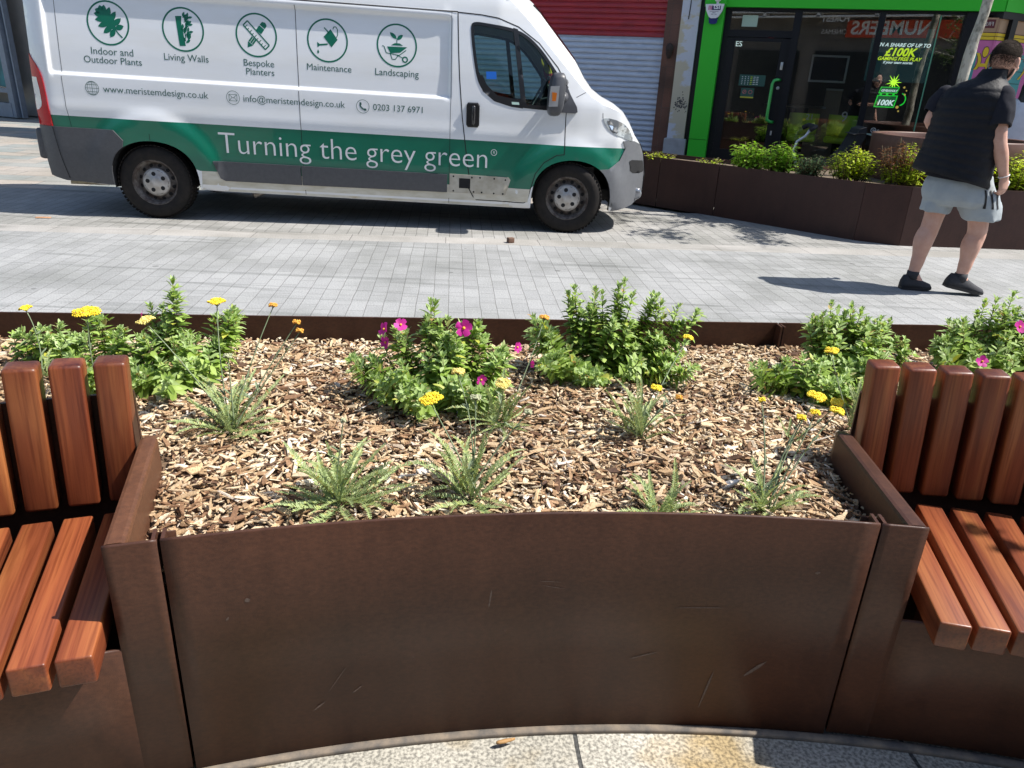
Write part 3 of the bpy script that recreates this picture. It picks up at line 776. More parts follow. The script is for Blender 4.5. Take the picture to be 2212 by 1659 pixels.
# green stripe, sill dirt, grey plastic
M_green = mat('green_vinyl', (0.0, 0.118, 0.068), 0.32, coat=0.4, col2=(0.0, 0.135, 0.080), scale=2.5)
b = MB(); region(b, [loopG], 0.04, side(0, 0.0), 0, True)
b.build('green_stripe', M_green, van)
M_grey = mat('grey_plastic', (0.058, 0.06, 0.066), 0.52, col2=(0.07, 0.072, 0.078), scale=40, bump=0.15, bscale=400)
def plate(name, loop, off, m, th=None, step=0.05, sg=0, bevel=True):
    """raised panel with a real edge"""
    b = MB(); region(b, [loop], step, side(sg, off), 0, True)
    L = densify(loop, step); k = len(L); s0 = side(sg, off); s1 = side(sg, -0.01)
    P = [s0(*p) for p in L] + [s1(*p) for p in L]
    b.add(P, [(i, (i + 1) % k, k + (i + 1) % k, k + i) for i in range(k)], 0, False)
    return b.build(name, m, van)
rb = [(0.0, 0.815), (0.72, 0.815), (0.80, 0.725)] + [p for p in ARR if p[0] < 0.82 and p[1] > 0.33] + [(0.648, 0.308), (0.20, 0.325), (0.03, 0.36)]
plate('rear_bumper', rb, 0.014, M_grey)
b = MB(); b.box((0.0, 1.02, 0.66), (0.12, 1.86, 0.28), bev=0.03); b.box((-0.02, 0.17, 0.755), (0.07, 0.12, 0.09), bev=0.015)
b.build('rear_step_bumper', M_grey, van)
M_grey_l = mat('side_moulding_plastic', (0.060, 0.062, 0.070), 0.45, col2=(0.072, 0.075, 0.083), scale=30)
plate('side_moulding', [(1.605, 0.585), (2.425, 0.585), (2.425, 0.402), (1.70, 0.402), (1.66, 0.425)], 0.016, M_grey_l)
plate('side_moulding', [(2.436, 0.585), (3.838, 0.585), (3.838, 0.412), (2.436, 0.402)], 0.016, M_grey_l)
M_dirty = mat('grubby_white_plate', (0.50, 0.47, 0.40), 0.6, col2=(0.36, 0.33, 0.26), scale=9)
plate('bare_plate', [(3.862, 0.592), (4.44, 0.588), (4.46, 0.565), (4.415, 0.412), (3.862, 0.412)], 0.0085, M_dirty)
b = MB(); region(b, [[(3.955, 0.555), (4.065, 0.555), (4.065, 0.46), (3.955, 0.46)]], 0.05, side(0, 0.0105), 0, False); b.build('bare_patch', M_dark, van)
b = MB()
for (u, z) in ((3.9, 0.57), (4.08, 0.568), (4.16, 0.57), (4.30, 0.568), (4.41, 0.562), (3.9, 0.43), (4.10, 0.43), (4.18, 0.428), (4.30, 0.425), (4.39, 0.425)):
    p = side(0, 0.0110)(u, z); b.disc(p, 0.009, (0, -1, 0), 8)
b.build('rivet', M_dark, van)['kind'] = 'stuff'
# lower sill: weathered cream
loopS = [(1.49, GB), (3.85, GB), (4.655, GB), (4.63, 0.297), (1.472, 0.30)]
b = MB(); region(b, [loopS], 0.05, side(0, 0.0016), 0, True); b.build('sill', mat('weathered_sill', (0.62, 0.60, 0.53), 0.5, col2=(0.48, 0.45, 0.36), scale=5, stretch=(1, 1, 3)), van)

# front bumper over the nose
bl = [(5.565, 0.985), (5.615, 0.99), (5.70, 0.985), (5.775, 0.955), (5.85, 0.845), (5.90, 0.68), (5.965, 0.60), (5.935, 0.46), (5.75, 0.35), (5.52, 0.297), (5.485, 0.297)] + [p for p in ARF if p[0] > 5.33 and p[1] > 0.32] + [(5.43, 0.715), (5.545, 0.80), (5.60, GT)]
for sg in (0, 1):
    plate('front_bumper', bl, 0.012, mat('bumper_plastic', (0.125, 0.13, 0.14), 0.42, col2=(0.14, 0.145, 0.155), scale=30) if sg == 0 else MATS['bumper_plastic'], sg=sg)
b = MB()
ib = [i for i, (u, z) in enumerate(st) if u > 5.62 and z < 1.0 or (u > 5.5 and z < 0.4)]
for i in ib[:-1]:
    for j in range(NT):
        off = Vector((0.012, 0, 0))
        b.add([Vector(rows[i][j]) + off, Vector(rows[i][j + 1]) + off, Vector(rows[i + 1][j + 1]) + off, Vector(rows[i + 1][j]) + off], [(0, 1, 2, 3)], 0, True)
o = b.build('front_bumper', MATS['bumper_plastic'], van); weld(o)
b = MB(); region(b, [[(5.66, 0.795), (5.69, 0.805), (5.83, 0.79), (5.86, 0.78), (5.895, 0.68), (5.87, 0.665), (5.72, 0.672), (5.675, 0.70)]], 0.03, side(0, 0.0145), 0, True); b.build('air_intake', M_dark, van)
b = MB(); p = Vector(side(0, 0.02)(5.80, 0.455)); b.lathe([(0.001, 0.0), (0.05, -0.004), (0.058, 0.004), (0.062, 0.02)], p, 20, 'Y'); o = b.build('fog_lamp', mat('lamp_bowl', (0.3, 0.31, 0.33), 0.15, 0.6), van)
# head lamp and tail lamp
M_lens = mat('clear_lens', (0.42, 0.45, 0.46), 0.06, coat=1.0, col2=(0.16, 0.17, 0.18), scale=9, stretch=(1, 1, 1), ramp=(0.45, 0.52))
hl = [(5.335, 1.188), (5.40, 1.190), (5.47, 1.178), (5.56, 1.145), (5.625, 1.09), (5.665, 1.03), (5.675, 0.985), (5.62, 0.995), (5.555, 1.02), (5.47, 1.045), (5.40, 1.09), (5.36, 1.14)]
for sg in (0, 1):
    o = plate('headlight', hl, 0.006, M_lens, step=0.025, sg=sg)
b = MB()
region(b, [[(5.375, 1.165), (5.41, 1.172), (5.50, 1.07), (5.49, 1.055), (5.44, 1.075)]], 0.03, side(0, 0.0085), 0, True)
b.build('lamp_trim', mat('chrome_trim', (0.75, 0.76, 0.77), 0.12, 0.9), van)
tl = [(0.012, 1.43), (0.035, 1.40), (0.085, 1.345), (0.125, 1.28), (0.143, 1.20), (0.158, 0.99), (0.166, 0.818), (0.004, 0.818)]
M_red = mat('red_lens', (0.42, 0.005, 0.012), 0.25, spec=0.3)
t_l = plate('tail_light', tl, 0.010, M_red, step=0.03)
b = MB(); region(b, [[(0.010, 1.235), (0.075, 1.235), (0.090, 1.13), (0.095, 1.02), (0.085, 0.985), (0.045, 0.955), (0.012, 0.95)]], 0.03, side(0, 0.0122), 0, True)
o = b.build('reversing_lens', mat('white_lens', (0.62, 0.62, 0.62), 0.2, coat=0.8), t_l)

# panel gaps and drip rail: thin dark ribbons just proud of the skin
def ribbon(b0, pts, wd, off=0.0012):
    b = MB(); mp = side(0, off); d = []
    for a, c in zip(pts, pts[1:]):
        k = max(1, int(math.hypot(c[0] - a[0], c[1] - a[1]) / 0.04)); d += [(a[0] + (c[0] - a[0]) * i / k, a[1] + (c[1] - a[1]) * i / k) for i in range(k)]
    d.append(pts[-1]); P = []
    for i, (u, z) in enumerate(d):
        q, r_ = d[max(0, i - 1)], d[min(len(d) - 1, i + 1)]
        tx, tz = r_[0] - q[0], r_[1] - q[1]; l = math.hypot(tx, tz) or 1; nx_, nz_ = -tz / l, tx / l
        P += [mp(u + nx_ * wd / 2, z + nz_ * wd / 2), mp(u - nx_ * wd / 2, z - nz_ * wd / 2)]
    b.add(P, [(2 * i, 2 * i + 1, 2 * i + 3, 2 * i + 2) for i in range(len(d) - 1)], 0, False)
    b.build('panel_gap', M_dark, van)
b = None
door = [(3.918, 2.02), (3.93, 1.7), (3.945, 1.45), (3.975, 1.12), (4.035, 0.68), (4.082, 0.42), (4.10, 0.375), (4.13, 0.352), (4.60, 0.350)]
ribbon(b, door, 0.009)
ribbon(b, [(4.60, 0.350), (4.635, 0.37), (4.66, 0.49), (4.70, 0.64), (4.78, 0.75), (4.90, 0.825), (4.975, 0.835)], 0.008)
ribbon(b, [(4.975, 0.835), (4.968, 1.17), (4.975, 1.42)], 0.008)
ribbon(b, [(3.918, 2.02), (4.14, 2.012), (4.29, 1.995), (4.48, 1.935), (4.68, 1.81), (4.87, 1.61), (4.975, 1.44)], 0.010)
ribbon(b, [(0.3, 2.030), (3.918, 2.024)], 0.010, 0.004)
ribbon(b, [(2.44, 2.02), (2.447, 1.3), (2.452, 0.92), (2.455, 0.30)], 0.005)
ribbon(b, [(4.03, 0.50), (4.10, 0.375)], 0.009, 0.0125)
ribbon(b, [(3.862, 2.02), (3.865, 1.3), (3.86, 0.92), (3.855, 0.30)], 0.004)
ribbon(b, [(0.318, 1.93), (0.314, 1.3), (0.318, 1.0), (0.335, 0.82)], 0.004)
ribbon(b, [(0.168, 0.81), (0.20, 0.55), (0.235, 0.345)], 0.006, 0.019)
ribbon(b, [(1.045, 0.74), (1.045, 0.80)], 0.005)
ribbon(b, [(5.06, 1.36), (5.15, 1.41)], 0.005)
ribbon(b, [(5.335, 1.19), (5.33, 1.235)], 0.005)

# cab windows: seal, divider, panes; the far side too
def ring(name, L, inset, off, m, parent, sg=0):
    cx = sum(p[0] for p in L) / len(L); cz = sum(p[1] for p in L) / len(L)
    inner = []
    n = len(L)
    for i in range(n):
        a, p, c = Vector(L[i - 1]), Vector(L[i]), Vector(L[(i + 1) % n])
        t = ((p - a).normalized() + (c - p).normalized()).normalized(); nn = Vector((-t.y, t.x))
        if (Vector((cx, cz)) - p).dot(nn) < 0: nn = -nn
        inner.append(tuple(p + nn * inset))
    b = MB(); region(b, [L, inner], 0.03, side(sg, off), 0, True)
    return b.build(name, m, parent), inner
M_seal = mat('black_trim', (0.010, 0.010, 0.011), 0.35)
for sg in (0, 1):
    b = MB(); region(b, [WIN], 0.06, side(sg, -0.012), 0, True)
    pane = b.build('cab_window', M_glasscab, van)
    ring('window_seal', WIN, 0.028, 0.003, M_seal, pane, sg)
    b = MB()
    for L in ([(4.43, 1.925), (4.475, 1.915), (4.585, 1.24), (4.535, 1.24)], [(4.87, 1.53), (4.96, 1.43), (4.975, 1.24), (4.90, 1.24)], [(4.56, 1.27), (4.95, 1.27), (4.95, 1.236), (4.56, 1.239)]):
        region(b, [L], 0.04, side(sg, 0.004 if L[0][0] < 4.5 else 0.0035), 0, True)
    region(b, [[(4.10, 1.50), (4.165, 1.36), (4.275, 1.28), (4.44, 1.24), (4.55, 1.232), (4.55, 1.31), (4.44, 1.315), (4.30, 1.335), (4.20, 1.42), (4.16, 1.50)]], 0.04, side(sg, 0.0032), 0, True)
    b.build('window_pillar', M_seal, pane)
b = MB(); region(b, [[(4.19, 1.535), (4.285, 1.54), (4.29, 1.475), (4.195, 1.47)]], 0.05, side(0, -0.010), 0, False)
b.build('blue_sticker', mat('blue_sticker', (0.01, 0.12, 0.5), 0.4), van)
b = MB(); region(b, [[(4.44, 1.285), (4.51, 1.285), (4.515, 1.262), (4.445, 1.262)]], 0.05, side(0, 0.0045), 0, False)
b.build('pale_sticker', mat('pale_sticker', (0.45, 0.62, 0.55), 0.5), van)
# cab interior
M_int = mat('cab_interior', (0.028, 0.028, 0.03), 0.7, col2=(0.045, 0.045, 0.047), scale=20)
b = MB(); b.box((5.02, 1.02, 1.02), (0.5, 1.7, 0.36), bev=0.08); b.box((4.88, 0.5, 1.21), (0.3, 0.5, 0.14), M=Matrix.Rotation(R(-14), 3, 'Y'), bev=0.05)
b.box((4.95, 1.5, 1.19), (0.25, 0.7, 0.06), bev=0.02)
b.build('dashboard', M_int, van)
for y in (0.55, 1.18, 1.62):
    b = MB(); b.box((4.33, y, 0.86), (0.5, 0.46, 0.16), bev=0.05); b.box((4.11, y, 1.2), (0.14, 0.46, 0.62), M=Matrix.Rotation(R(-10), 3, 'Y'), bev=0.06)
    b.build('cab_seat', M_int, van)
b = MB(); n = 26; a = R(28)
cw = Vector((4.74, 0.50, 1.30)); e1 = Vector((0, 1, 0)); e2 = Vector((math.sin(a) * 1.0, 0, math.cos(a)))
b.tube([cw + (e1 * math.cos(2 * math.pi * i / n) + e2 * math.sin(2 * math.pi * i / n)) * 0.19 for i in range(n + 1)], 0.014, 8)
for t in (0.15, math.pi - 0.15, -math.pi / 2): b.tube([cw + Vector((0.03, 0, -0.01)), cw + (e1 * math.cos(t) + e2 * math.sin(t)) * 0.19], 0.012, 6)
b.build('steering_wheel', mat('steering_wheel', (0.10, 0.105, 0.11), 0.35), van)
b = MB()
def flag(i, j):
    return Vector((4.735 + 0.10 * i + 0.05 * j, 0.46 + 0.02 * math.sin(i * 5 + j * 3), 1.60 - 0.20 * j - 0.07 * i + 0.09 * abs(i - .4)))
for k, (j0, j1) in enumerate(((0, 0.42), (0.42, 0.85), (0.85, 1.0))):
    P = [flag(i / 6, j) for j in (j0, j1) for i in range(7)]
    b.add(P, [(i, i + 1, 8 + i, 7 + i) for i in range(6)], k, False)
b.build('cloth_pennant', [mat('yellow_cloth', (0.65, 0.48, 0.02), 0.8), mat('red_cloth', (0.5, 0.03, 0.02), 0.8), mat('pale_cloth', (0.5, 0.5, 0.48), 0.8)], van)

# door handle and mirror
b = MB(); p = side(0, 0.0)
hc = Vector(p(4.076, 1.145))
b.loft([[hc + Vector((0.062 * sx * s_, dy, 0.11 * sz_ * s_)) for sx, sz_ in ((-.75, 1), (.75, 1), (1, .8), (1, -.8), (.75, -1), (-.75, -1), (-1, -.8), (-1, .8))] for dy, s_ in ((0.01, 1.02), (-0.012, 1.0), (-0.018, 0.92))], smooth=False)
h = b.build('door_handle', M_seal, van)
b = MB(); b.box(hc + Vector((0.005, -0.034, 0.0)), (0.034, 0.03, 0.17), bev=0.012); b.disc(hc + Vector((0.01, -0.0185, -0.095)), 0.010, (0, -1, 0), 10)
b.build('grip', mat('grip_plastic', (0.02, 0.02, 0.022), 0.25, coat=0.5), h)
M_mir = mat('mirror_plastic', (0.055, 0.057, 0.065), 0.42, col2=(0.065, 0.067, 0.075), scale=30)
b = MB()
tri = [(4.915, 1.475), (4.96, 1.46), (5.00, 1.38), (5.066, 1.275), (5.075, 1.23), (5.05, 1.217), (4.90, 1.217)]
region(b, [tri], 0.03, side(0, 0.030), 0, True)
L = densify(tri, 0.03); k = len(L); b.add([side(0, 0.030)(*q) for q in L] + [side(0, -0.02)(*q) for q in L], [(i, (i + 1) % k, k + (i + 1) % k, k + i) for i in range(k)], 0, True)
b.tube([(4.95, 0.06, 1.30), (4.90, -0.10, 1.275)], 0.045, 10); b.tube([(4.95, 0.10, 1.42), (4.90, -0.10, 1.43)], 0.035, 10)
mr = b.build('mirror_arm', M_mir, van)
b = MB(); rings = []
for y, s_ in ((-0.06, 0.86), (-0.08, 1.0), (-0.2, 1.0), (-0.26, 0.93), (-0.285, 0.75)):
    ring_ = []
    for i in range(24):
        t = 2 * math.pi * i / 24; cx, sz_ = math.cos(t), math.sin(t)
        ring_.append(Vector((4.845 + 0.074 * s_ * abs(cx) ** 0.55 * (1 if cx > 0 else -1) + 0.03 * (sz_ * 0.5), y, 1.315 + 0.19 * s_ * abs(sz_) ** 0.6 * (1 if sz_ > 0 else -1))))
    rings.append(ring_)
b.loft(rings, smooth=True); mh = b.build('wing_mirror', M_mir, van)
b = MB(); b.loft([[Vector((x, y, z)) for x, z in ((4.775, 1.385), (4.855, 1.39), (4.85, 1.215), (4.765, 1.21))] for y in (-0.27, -0.292)], smooth=False)
ind = b.build('mirror_indicator', mat('chrome_lens', (0.72, 0.72, 0.72), 0.12, 0.6), mh)
b = MB(); b.loft([[Vector((x, y, z)) for x, z in ((4.79, 1.335), (4.835, 1.33), (4.828, 1.26), (4.795, 1.26))] for y in (-0.285, -0.296)], smooth=False); b.build('mirror_indicator_bulb', mat('amber', (0.55, 0.15, 0.02), 0.2), mh)

# wheels
M_tyre = mat('tyre_rubber', (0.010, 0.009, 0.0085), 0.8, col2=(0.022, 0.018, 0.015), scale=14, spec=.3)
M_rim = mat('steel_rim', (0.05, 0.034, 0.027), 0.6, col2=(0.15, 0.135, 0.12), scale=16, ramp=(0.42, 0.62))
M_hub = mat('silver_hub', (0.50, 0.49, 0.47), 0.4, 0.35, col2=(0.34, 0.31, 0.28), scale=14)
M_slot = mat('slot_grey', (0.12, 0.11, 0.1), 0.6)
def wheel(u, near, steer=0.0, dirt=1):
    y0 = 0.14 if near else WV - 0.14
    root_b = MB(); Rr = 0.345
    root_b.lathe([(0.205, -0.095), (0.222, -0.108), (0.27, -0.115), (0.315, -0.108), (0.335, -0.09), (0.343, -0.06), (0.345, 0), (0.343, 0.06), (0.335, 0.09), (0.315, 0.108), (0.27, 0.112), (0.215, 0.1)], (0, 0, 0), 56, 'Y')
    # tread blocks on the shoulder
    for i in range(56):
        t = 2 * math.pi * i / 56
        for yy in (-0.075, 0.0, 0.075):
            Mx = Matrix.Rotation(-t, 3, 'Y'); root_b.box(Mx @ Vector((0.3445, yy, 0)), (0.008, 0.05, 0.026), Mx)
    o = root_b.build('wheel', M_tyre, van, (u, y0, Rr), (0, 0, steer if near else steer + math.pi))
    b = MB()
    b.lathe([(0.206, -0.098), (0.214, -0.104), (0.205, -0.090), (0.192, -0.082), (0.186, -0.02), (0.170, -0.025), (0.128, -0.052), (0.105, -0.058), (0.001, -0.058)], (0, 0, 0), 48, 'Y')
    for i in range(12):
        t = 2 * math.pi * (i + 0.5) / 12; b.disc((0.158 * math.cos(t), -0.0415, 0.158 * math.sin(t)), 0.0185, (math.cos(t) * 0.55, -1, math.sin(t) * 0.55), 12, 1)
    b.build('rim', [M_rim, M_dark], o)
    b = MB()
    b.lathe([(0.132, -0.060), (0.130, -0.070), (0.110, -0.078), (0.055, -0.080), (0.050, -0.086), (0.040, -0.090), (0.001, -0.091)], (0, 0, 0), 40, 'Y')
    for i in range(5):
        t = 2 * math.pi * i / 5 + 0.5; b.disc((0.080 * math.cos(t), -0.0805, 0.080 * math.sin(t)), 0.0205, (0, -1, 0), 14, 1)
        for dt in (-0.42, 0.42): pass
    for i in range(5):
        t0 = 2 * math.pi * (i + 0.5) / 5 + 0.5
        q = [((rr) * math.cos(t0 + dt), -0.0775 + (0.004 if rr > 0.115 else -0.001), rr * math.sin(t0 + dt)) for rr, dts in ((0.112, (-.26, -.09, .09, .26)), (0.120, (.26, .09, -.09, -.26))) for dt in dts]
        b.add(q, [tuple(range(8))], 2)
    b.build('hub_cap', [M_hub, M_dark, M_slot], o)
    return o
wheel(1.015, True, 0.0); wheel(5.05, True, R(-7)); wheel(1.015, False); wheel(5.05, False, R(-7))

# ---- lettering and emblems on the side
M_let = mat('green_lettering', (0.0, 0.118, 0.068), 0.35)
M_letg = mat('grey_green_lettering', (0.035, 0.105, 0.085), 0.4)
M_letw = mat('pale_lettering', (0.62, 0.63, 0.64), 0.4)
DEC = side(0, 0.0012)
b = MB()
put_text(b, 'Turning the grey green', side(0, 0.0020), 1.665, 0.664, width=2.553, size=0.2, bold=-0.002)
for t_ in (1,):
    pass
b.build('slogan_lettering', M_letw, van); b = MB()
put_text(b, 'R', side(0, 0.0020), 4.279, 0.805, width=0.018, size=0.03)
def ring2(b, c, r0, r1, mp, n=40, mat=0, sx=1.0):
    P = [mp(c[0] + r * math.cos(2 * math.pi * i / n) * sx, c[1] + r * math.sin(2 * math.pi * i / n)) for r in (r0, r1) for i in range(n)]
    b.add(P, [(i, (i + 1) % n, n + (i + 1) % n, n + i) for i in range(n)], mat)
ring2(b, (4.288, 0.815), 0.025, 0.030, side(0, 0.0020), 24)
b.build('registered_mark', M_letw, van)
b = MB()
for s_, u, z, wd in (('Indoor and', 0.590, 1.462, 0.372), ('Outdoor Plants', 0.520, 1.388, 0.512), ('Living Walls', 1.235, 1.452, 0.397), ('Bespoke', 1.948, 1.448, 0.276), ('Planters', 1.966, 1.374, 0.256),
                     ('Maintenance', 2.523, 1.448, 0.408), ('Landscaping', 3.150, 1.443, 0.404)):
    b = MB(); put_text(b, s_, DEC, u, z, width=wd, size=0.07); b.build('service_lettering', M_letg, van)
for s_, u, z, wd in (('www.meristemdesign.co.uk', 0.672, 1.142, 0.945), ('info@meristemdesign.co.uk', 1.932, 1.137, 0.935), ('0203 137 6971', 3.132, 1.134, 0.465)):
    b = MB(); put_text(b, s_, DEC, u, z, width=wd, size=0.07); b.build('contact_lettering', M_letg, van)
CIR = [(0.772, 1.727), (1.430, 1.716), (2.082, 1.711), (2.724, 1.707), (3.358, 1.705)]
b = MB()
def poly2(b, c, pts, s_=1.0, ang=0.0, off=0.0012):
    mp = side(0, off); ca, sa = math.cos(ang), math.sin(ang)
    b.add([mp(c[0] + s_ * (x * ca - y * sa), c[1] + s_ * (x * sa + y * ca)) for x, y in pts], [tuple(range(len(pts)))])
def line2(b, c, pts, wd, off=0.0012):
    mp = side(0, off)
    for (x0, y0), (x1, y1) in zip(pts, pts[1:]):
        l = math.hypot(x1 - x0, y1 - y0) or 1; nx_, ny_ = -(y1 - y0) / l * wd / 2, (x1 - x0) / l * wd / 2
        b.add([mp(c[0] + x0 + nx_, c[1] + y0 + ny_), mp(c[0] + x0 - nx_, c[1] + y0 - ny_), mp(c[0] + x1 - nx_, c[1] + y1 - ny_), mp(c[0] + x1 + nx_, c[1] + y1 + ny_)], [(0, 1, 2, 3)])
def leaf2(b, c, x, y, l, wd, ang, off=0.0012):
    P = [(l * t, wd / 2 * math.sin(math.pi * t) ** 0.8 * sgn) for sgn, ts in ((1, (0, .2, .4, .6, .8, 1)), (-1, (.8, .6, .4, .2))) for t in ts]
    ca, sa = math.cos(ang), math.sin(ang)
    poly2(b, c, [(x + p[0] * ca - p[1] * sa, y + p[0] * sa + p[1] * ca) for p in P], off=off)
# 1 split leaf: lobes around a midrib from the stalk
b = MB(); c = CIR[0]; ring2(b, c, 0.172, 0.186, DEC)
ax = Vector((-0.62, 0.78)).normalized(); nx2 = Vector((ax.y, -ax.x))
base = Vector((0.055, -0.045))
line2(b, c, [(0.115, -0.115), (0.085, -0.085), tuple(base)], 0.011)
for i, (t, l, sp) in enumerate(((0.00, 0.085, 1.9), (0.03, 0.105, 1.55), (0.065, 0.112, 1.25), (0.10, 0.105, 1.0), (0.135, 0.088, 0.75), (0.165, 0.06, 0.5))):
    for sg in (-1, 1):
        o_ = base + ax * t; an = math.atan2(ax.y, ax.x) + sg * sp
        leaf2(b, c, o_.x, o_.y, l, 0.047, an)
leaf2(b, c, base.x - ax.x * 0.01, base.y - ax.y * 0.01, 0.205, 0.115, math.atan2(ax.y, ax.x), 0.0015)
# 2 green wall with climbing stems
b.build('service_emblem', M_let, van)
b = MB(); c = CIR[1]; ring2(b, c, 0.172, 0.186, DEC)
poly2(b, c, [(-0.062, 0.108), (-0.005, 0.112), (-0.012, 0.06), (-0.004, 0.0), (0.004, -0.06), (0.014, -0.135), (-0.040, -0.138)])
line2(b, c, [(0.0, -0.11), (0.02, -0.06), (0.012, 0.0), (0.038, 0.055), (0.035, 0.10)], 0.007)
for i in range(9):
    y = -0.11 + i * 0.026; x = 0.008 + 0.02 * math.sin(i * 1.3) + 0.01
    leaf2(b, c, x, y, 0.05, 0.022, R(35 + 20 * (i % 2))); leaf2(b, c, x, y + 0.012, 0.042, 0.02, R(120 - 30 * (i % 3)))
for i in range(3): line2(b, c, [(0.012, -0.05 + 0.055 * i), (0.055, -0.025 + 0.06 * i)], 0.006); leaf2(b, c, 0.045, -0.02 + 0.06 * i, 0.045, 0.02, R(10)); leaf2(b, c, 0.04, -0.02 + 0.06 * i, 0.045, 0.02, R(75))
# 3 crossed rule and pencil
b.build('service_emblem', M_let, van)
b = MB(); c = CIR[2]; ring2(b, c, 0.172, 0.186, DEC)
def rot(pts, a): return [(x * math.cos(a) - y * math.sin(a), x * math.sin(a) + y * math.cos(a)) for x, y in pts]
pa = R(52)
poly2(b, c, rot([(0.035, -0.028), (0.085, -0.028), (0.085, 0.028), (0.035, 0.028)], pa)); poly2(b, c, rot([(0.092, -0.028), (0.125, -0.026), (0.138, 0.0), (0.125, 0.026), (0.092, 0.028)], pa))
for yy in (-0.019, 0.0, 0.019): poly2(b, c, rot([(-0.085, yy - 0.0075), (-0.035, yy - 0.0075), (-0.035, yy + 0.0075), (-0.085, yy + 0.0075)], pa))
poly2(b, c, rot([(-0.135, 0.0), (-0.09, -0.028), (-0.09, 0.028)], pa))
ra_ = R(-46); rl = [(-0.135, -0.027), (0.135, -0.027), (0.135, 0.027), (-0.135, 0.027)]
line2(b, c, rot(rl + [rl[0]], ra_), 0.011)
for i in range(9): line2(b, c, rot([(-0.112 + 0.028 * i, -0.025), (-0.112 + 0.028 * i, -0.006 if i % 2 else 0.003)], ra_), 0.006)
# 4 watering can
b.build('service_emblem', M_let, van)
b = MB(); c = CIR[3]; ring2(b, c, 0.172, 0.186, DEC)
poly2(b, c, [(-0.035, 0.03), (0.03, 0.098), (0.092, 0.012), (0.035, -0.055)])
line2(b, c, [(0.0, -0.030), (-0.075, -0.040)], 0.014); poly2(b, c, [(-0.075, -0.030), (-0.095, -0.016), (-0.092, -0.062), (-0.075, -0.048)])
line2(b, c, [(0.052, 0.098), (0.058, 0.118), (0.078, 0.12), (0.092, 0.10), (0.094, 0.055), (0.082, 0.03)], 0.007)
line2(b, c, [(0.018, 0.062), (-0.028, 0.108)], 0.010); ring2(b, (c[0] + 0.008, c[1] + 0.062), 0.006, 0.011, DEC, 12)
poly2(b, c, [(-0.088, -0.078), (-0.078, -0.10), (-0.084, -0.112), (-0.094, -0.112), (-0.098, -0.10)])
# 5 wheelbarrow with a seedling
b.build('service_emblem', M_let, van)
b = MB(); c = CIR[4]; ring2(b, c, 0.172, 0.186, DEC)
poly2(b, c, [(-0.090, -0.012), (0.095, -0.008), (0.03, -0.058), (-0.06, -0.068)])
poly2(b, c, [(-0.055, 0.0), (-0.02, 0.02), (0.025, 0.02), (0.058, 0.002)]); line2(b, c, [(0.0, 0.01), (0.0, 0.055)], 0.006)
leaf2(b, c, 0.0, 0.055, 0.085, 0.034, R(140)); leaf2(b, c, 0.0, 0.05, 0.07, 0.034, R(38))
line2(b, c, [(-0.135, -0.008), (-0.118, -0.012), (-0.098, -0.066), (0.02, -0.082), (0.085, -0.035)], 0.007)
line2(b, c, [(-0.06, -0.072), (-0.045, -0.118), (-0.015, -0.118), (0.01, -0.085)], 0.007); line2(b, c, [(0.0, -0.08), (0.06, -0.105)], 0.007)
ring2(b, (c[0] + 0.075, c[1] - 0.115), 0.016, 0.028, DEC, 20)
b.build('service_emblem', M_let, van)
b = MB(); c = (0.575, 1.170); ring2(b, c, 0.057, 0.061, DEC, 32)
for sx in (0.33, 0.72): ring2(b, c, 0.056, 0.060, DEC, 28, sx=sx)
line2(b, c, [(0, -0.058), (0, 0.058)], 0.004)
for y in (-0.03, 0, 0.03): x = math.sqrt(0.058 ** 2 - y * y); line2(b, c, [(-x, y), (x, y)], 0.004)
b.build('contact_emblem', M_letg, van); b = MB(); c = (1.842, 1.165); ring2(b, c, 0.057, 0.061, DEC, 32); e = [(-0.036, -0.028), (0.036, -0.028), (0.036, 0.028), (-0.036, 0.028), (-0.036, -0.028)]
line2(b, c, e, 0.004); line2(b, c, [(-0.036, 0.028), (0, -0.004), (0.036, 0.028)], 0.004); line2(b, c, [(-0.036, -0.028), (-0.008, 0.004)], 0.004); line2(b, c, [(0.036, -0.028), (0.008, 0.004)], 0.004)
b.build('contact_emblem', M_letg, van); b = MB(); c = (3.038, 1.160); ring2(b, c, 0.057, 0.061, DEC, 32)
line2(b, c, [(-0.022, 0.030), (-0.026, 0.012), (-0.016, -0.008), (0.002, -0.024), (0.022, -0.028)], 0.014); poly2(b, c, [(-0.032, 0.034), (-0.014, 0.036), (-0.010, 0.014), (-0.024, 0.012)]); poly2(b, c, [(0.012, -0.016), (0.032, -0.018), (0.034, -0.036), (0.014, -0.038)])
b.build('contact_emblem', M_letg, van)
# ---------------------------------------------------------------- shop fronts (local x along the front, y inwards, z up)
FA = R(-19)
FO = Vector((1.95, 12.0, 0))
fdv = Vector((math.cos(FA), math.sin(FA), 0)); fin = Vector((-math.sin(FA), math.cos(FA), 0))
def fw(s, t, z=0.0): return FO + fdv * s + fin * t + Vector((0, 0, z))
M_tile = paving('terracotta_tile', 0, 0.115, 0.28, (0.20, 0.085, 0.055), (0.145, 0.068, 0.048), (0.13, 0.09, 0.07), 0.003, off=0.0, grime=0.6, rough=0.5)
def wallmap(m):      # brick pattern on an upright face: use x and z
    t = m.node_tree; mp = [n for n in t.nodes if n.type == 'MAPPING'][0]; mp.inputs['Rotation'].default_value = (R(90), 0, 0); return m
wallmap(M_tile)
M_pil = mat('flaking_paint', (0.52, 0.54, 0.60), 0.8, col2=(0.50, 0.45, 0.34), scale=1.3, detail=5, stretch=(1, 1, 1.6), ramp=(0.47, 0.50), bump=0.2, bscale=40)
M_wall = mat('render_wall', (0.45, 0.42, 0.38), 0.9, col2=(0.38, 0.36, 0.33), scale=3)
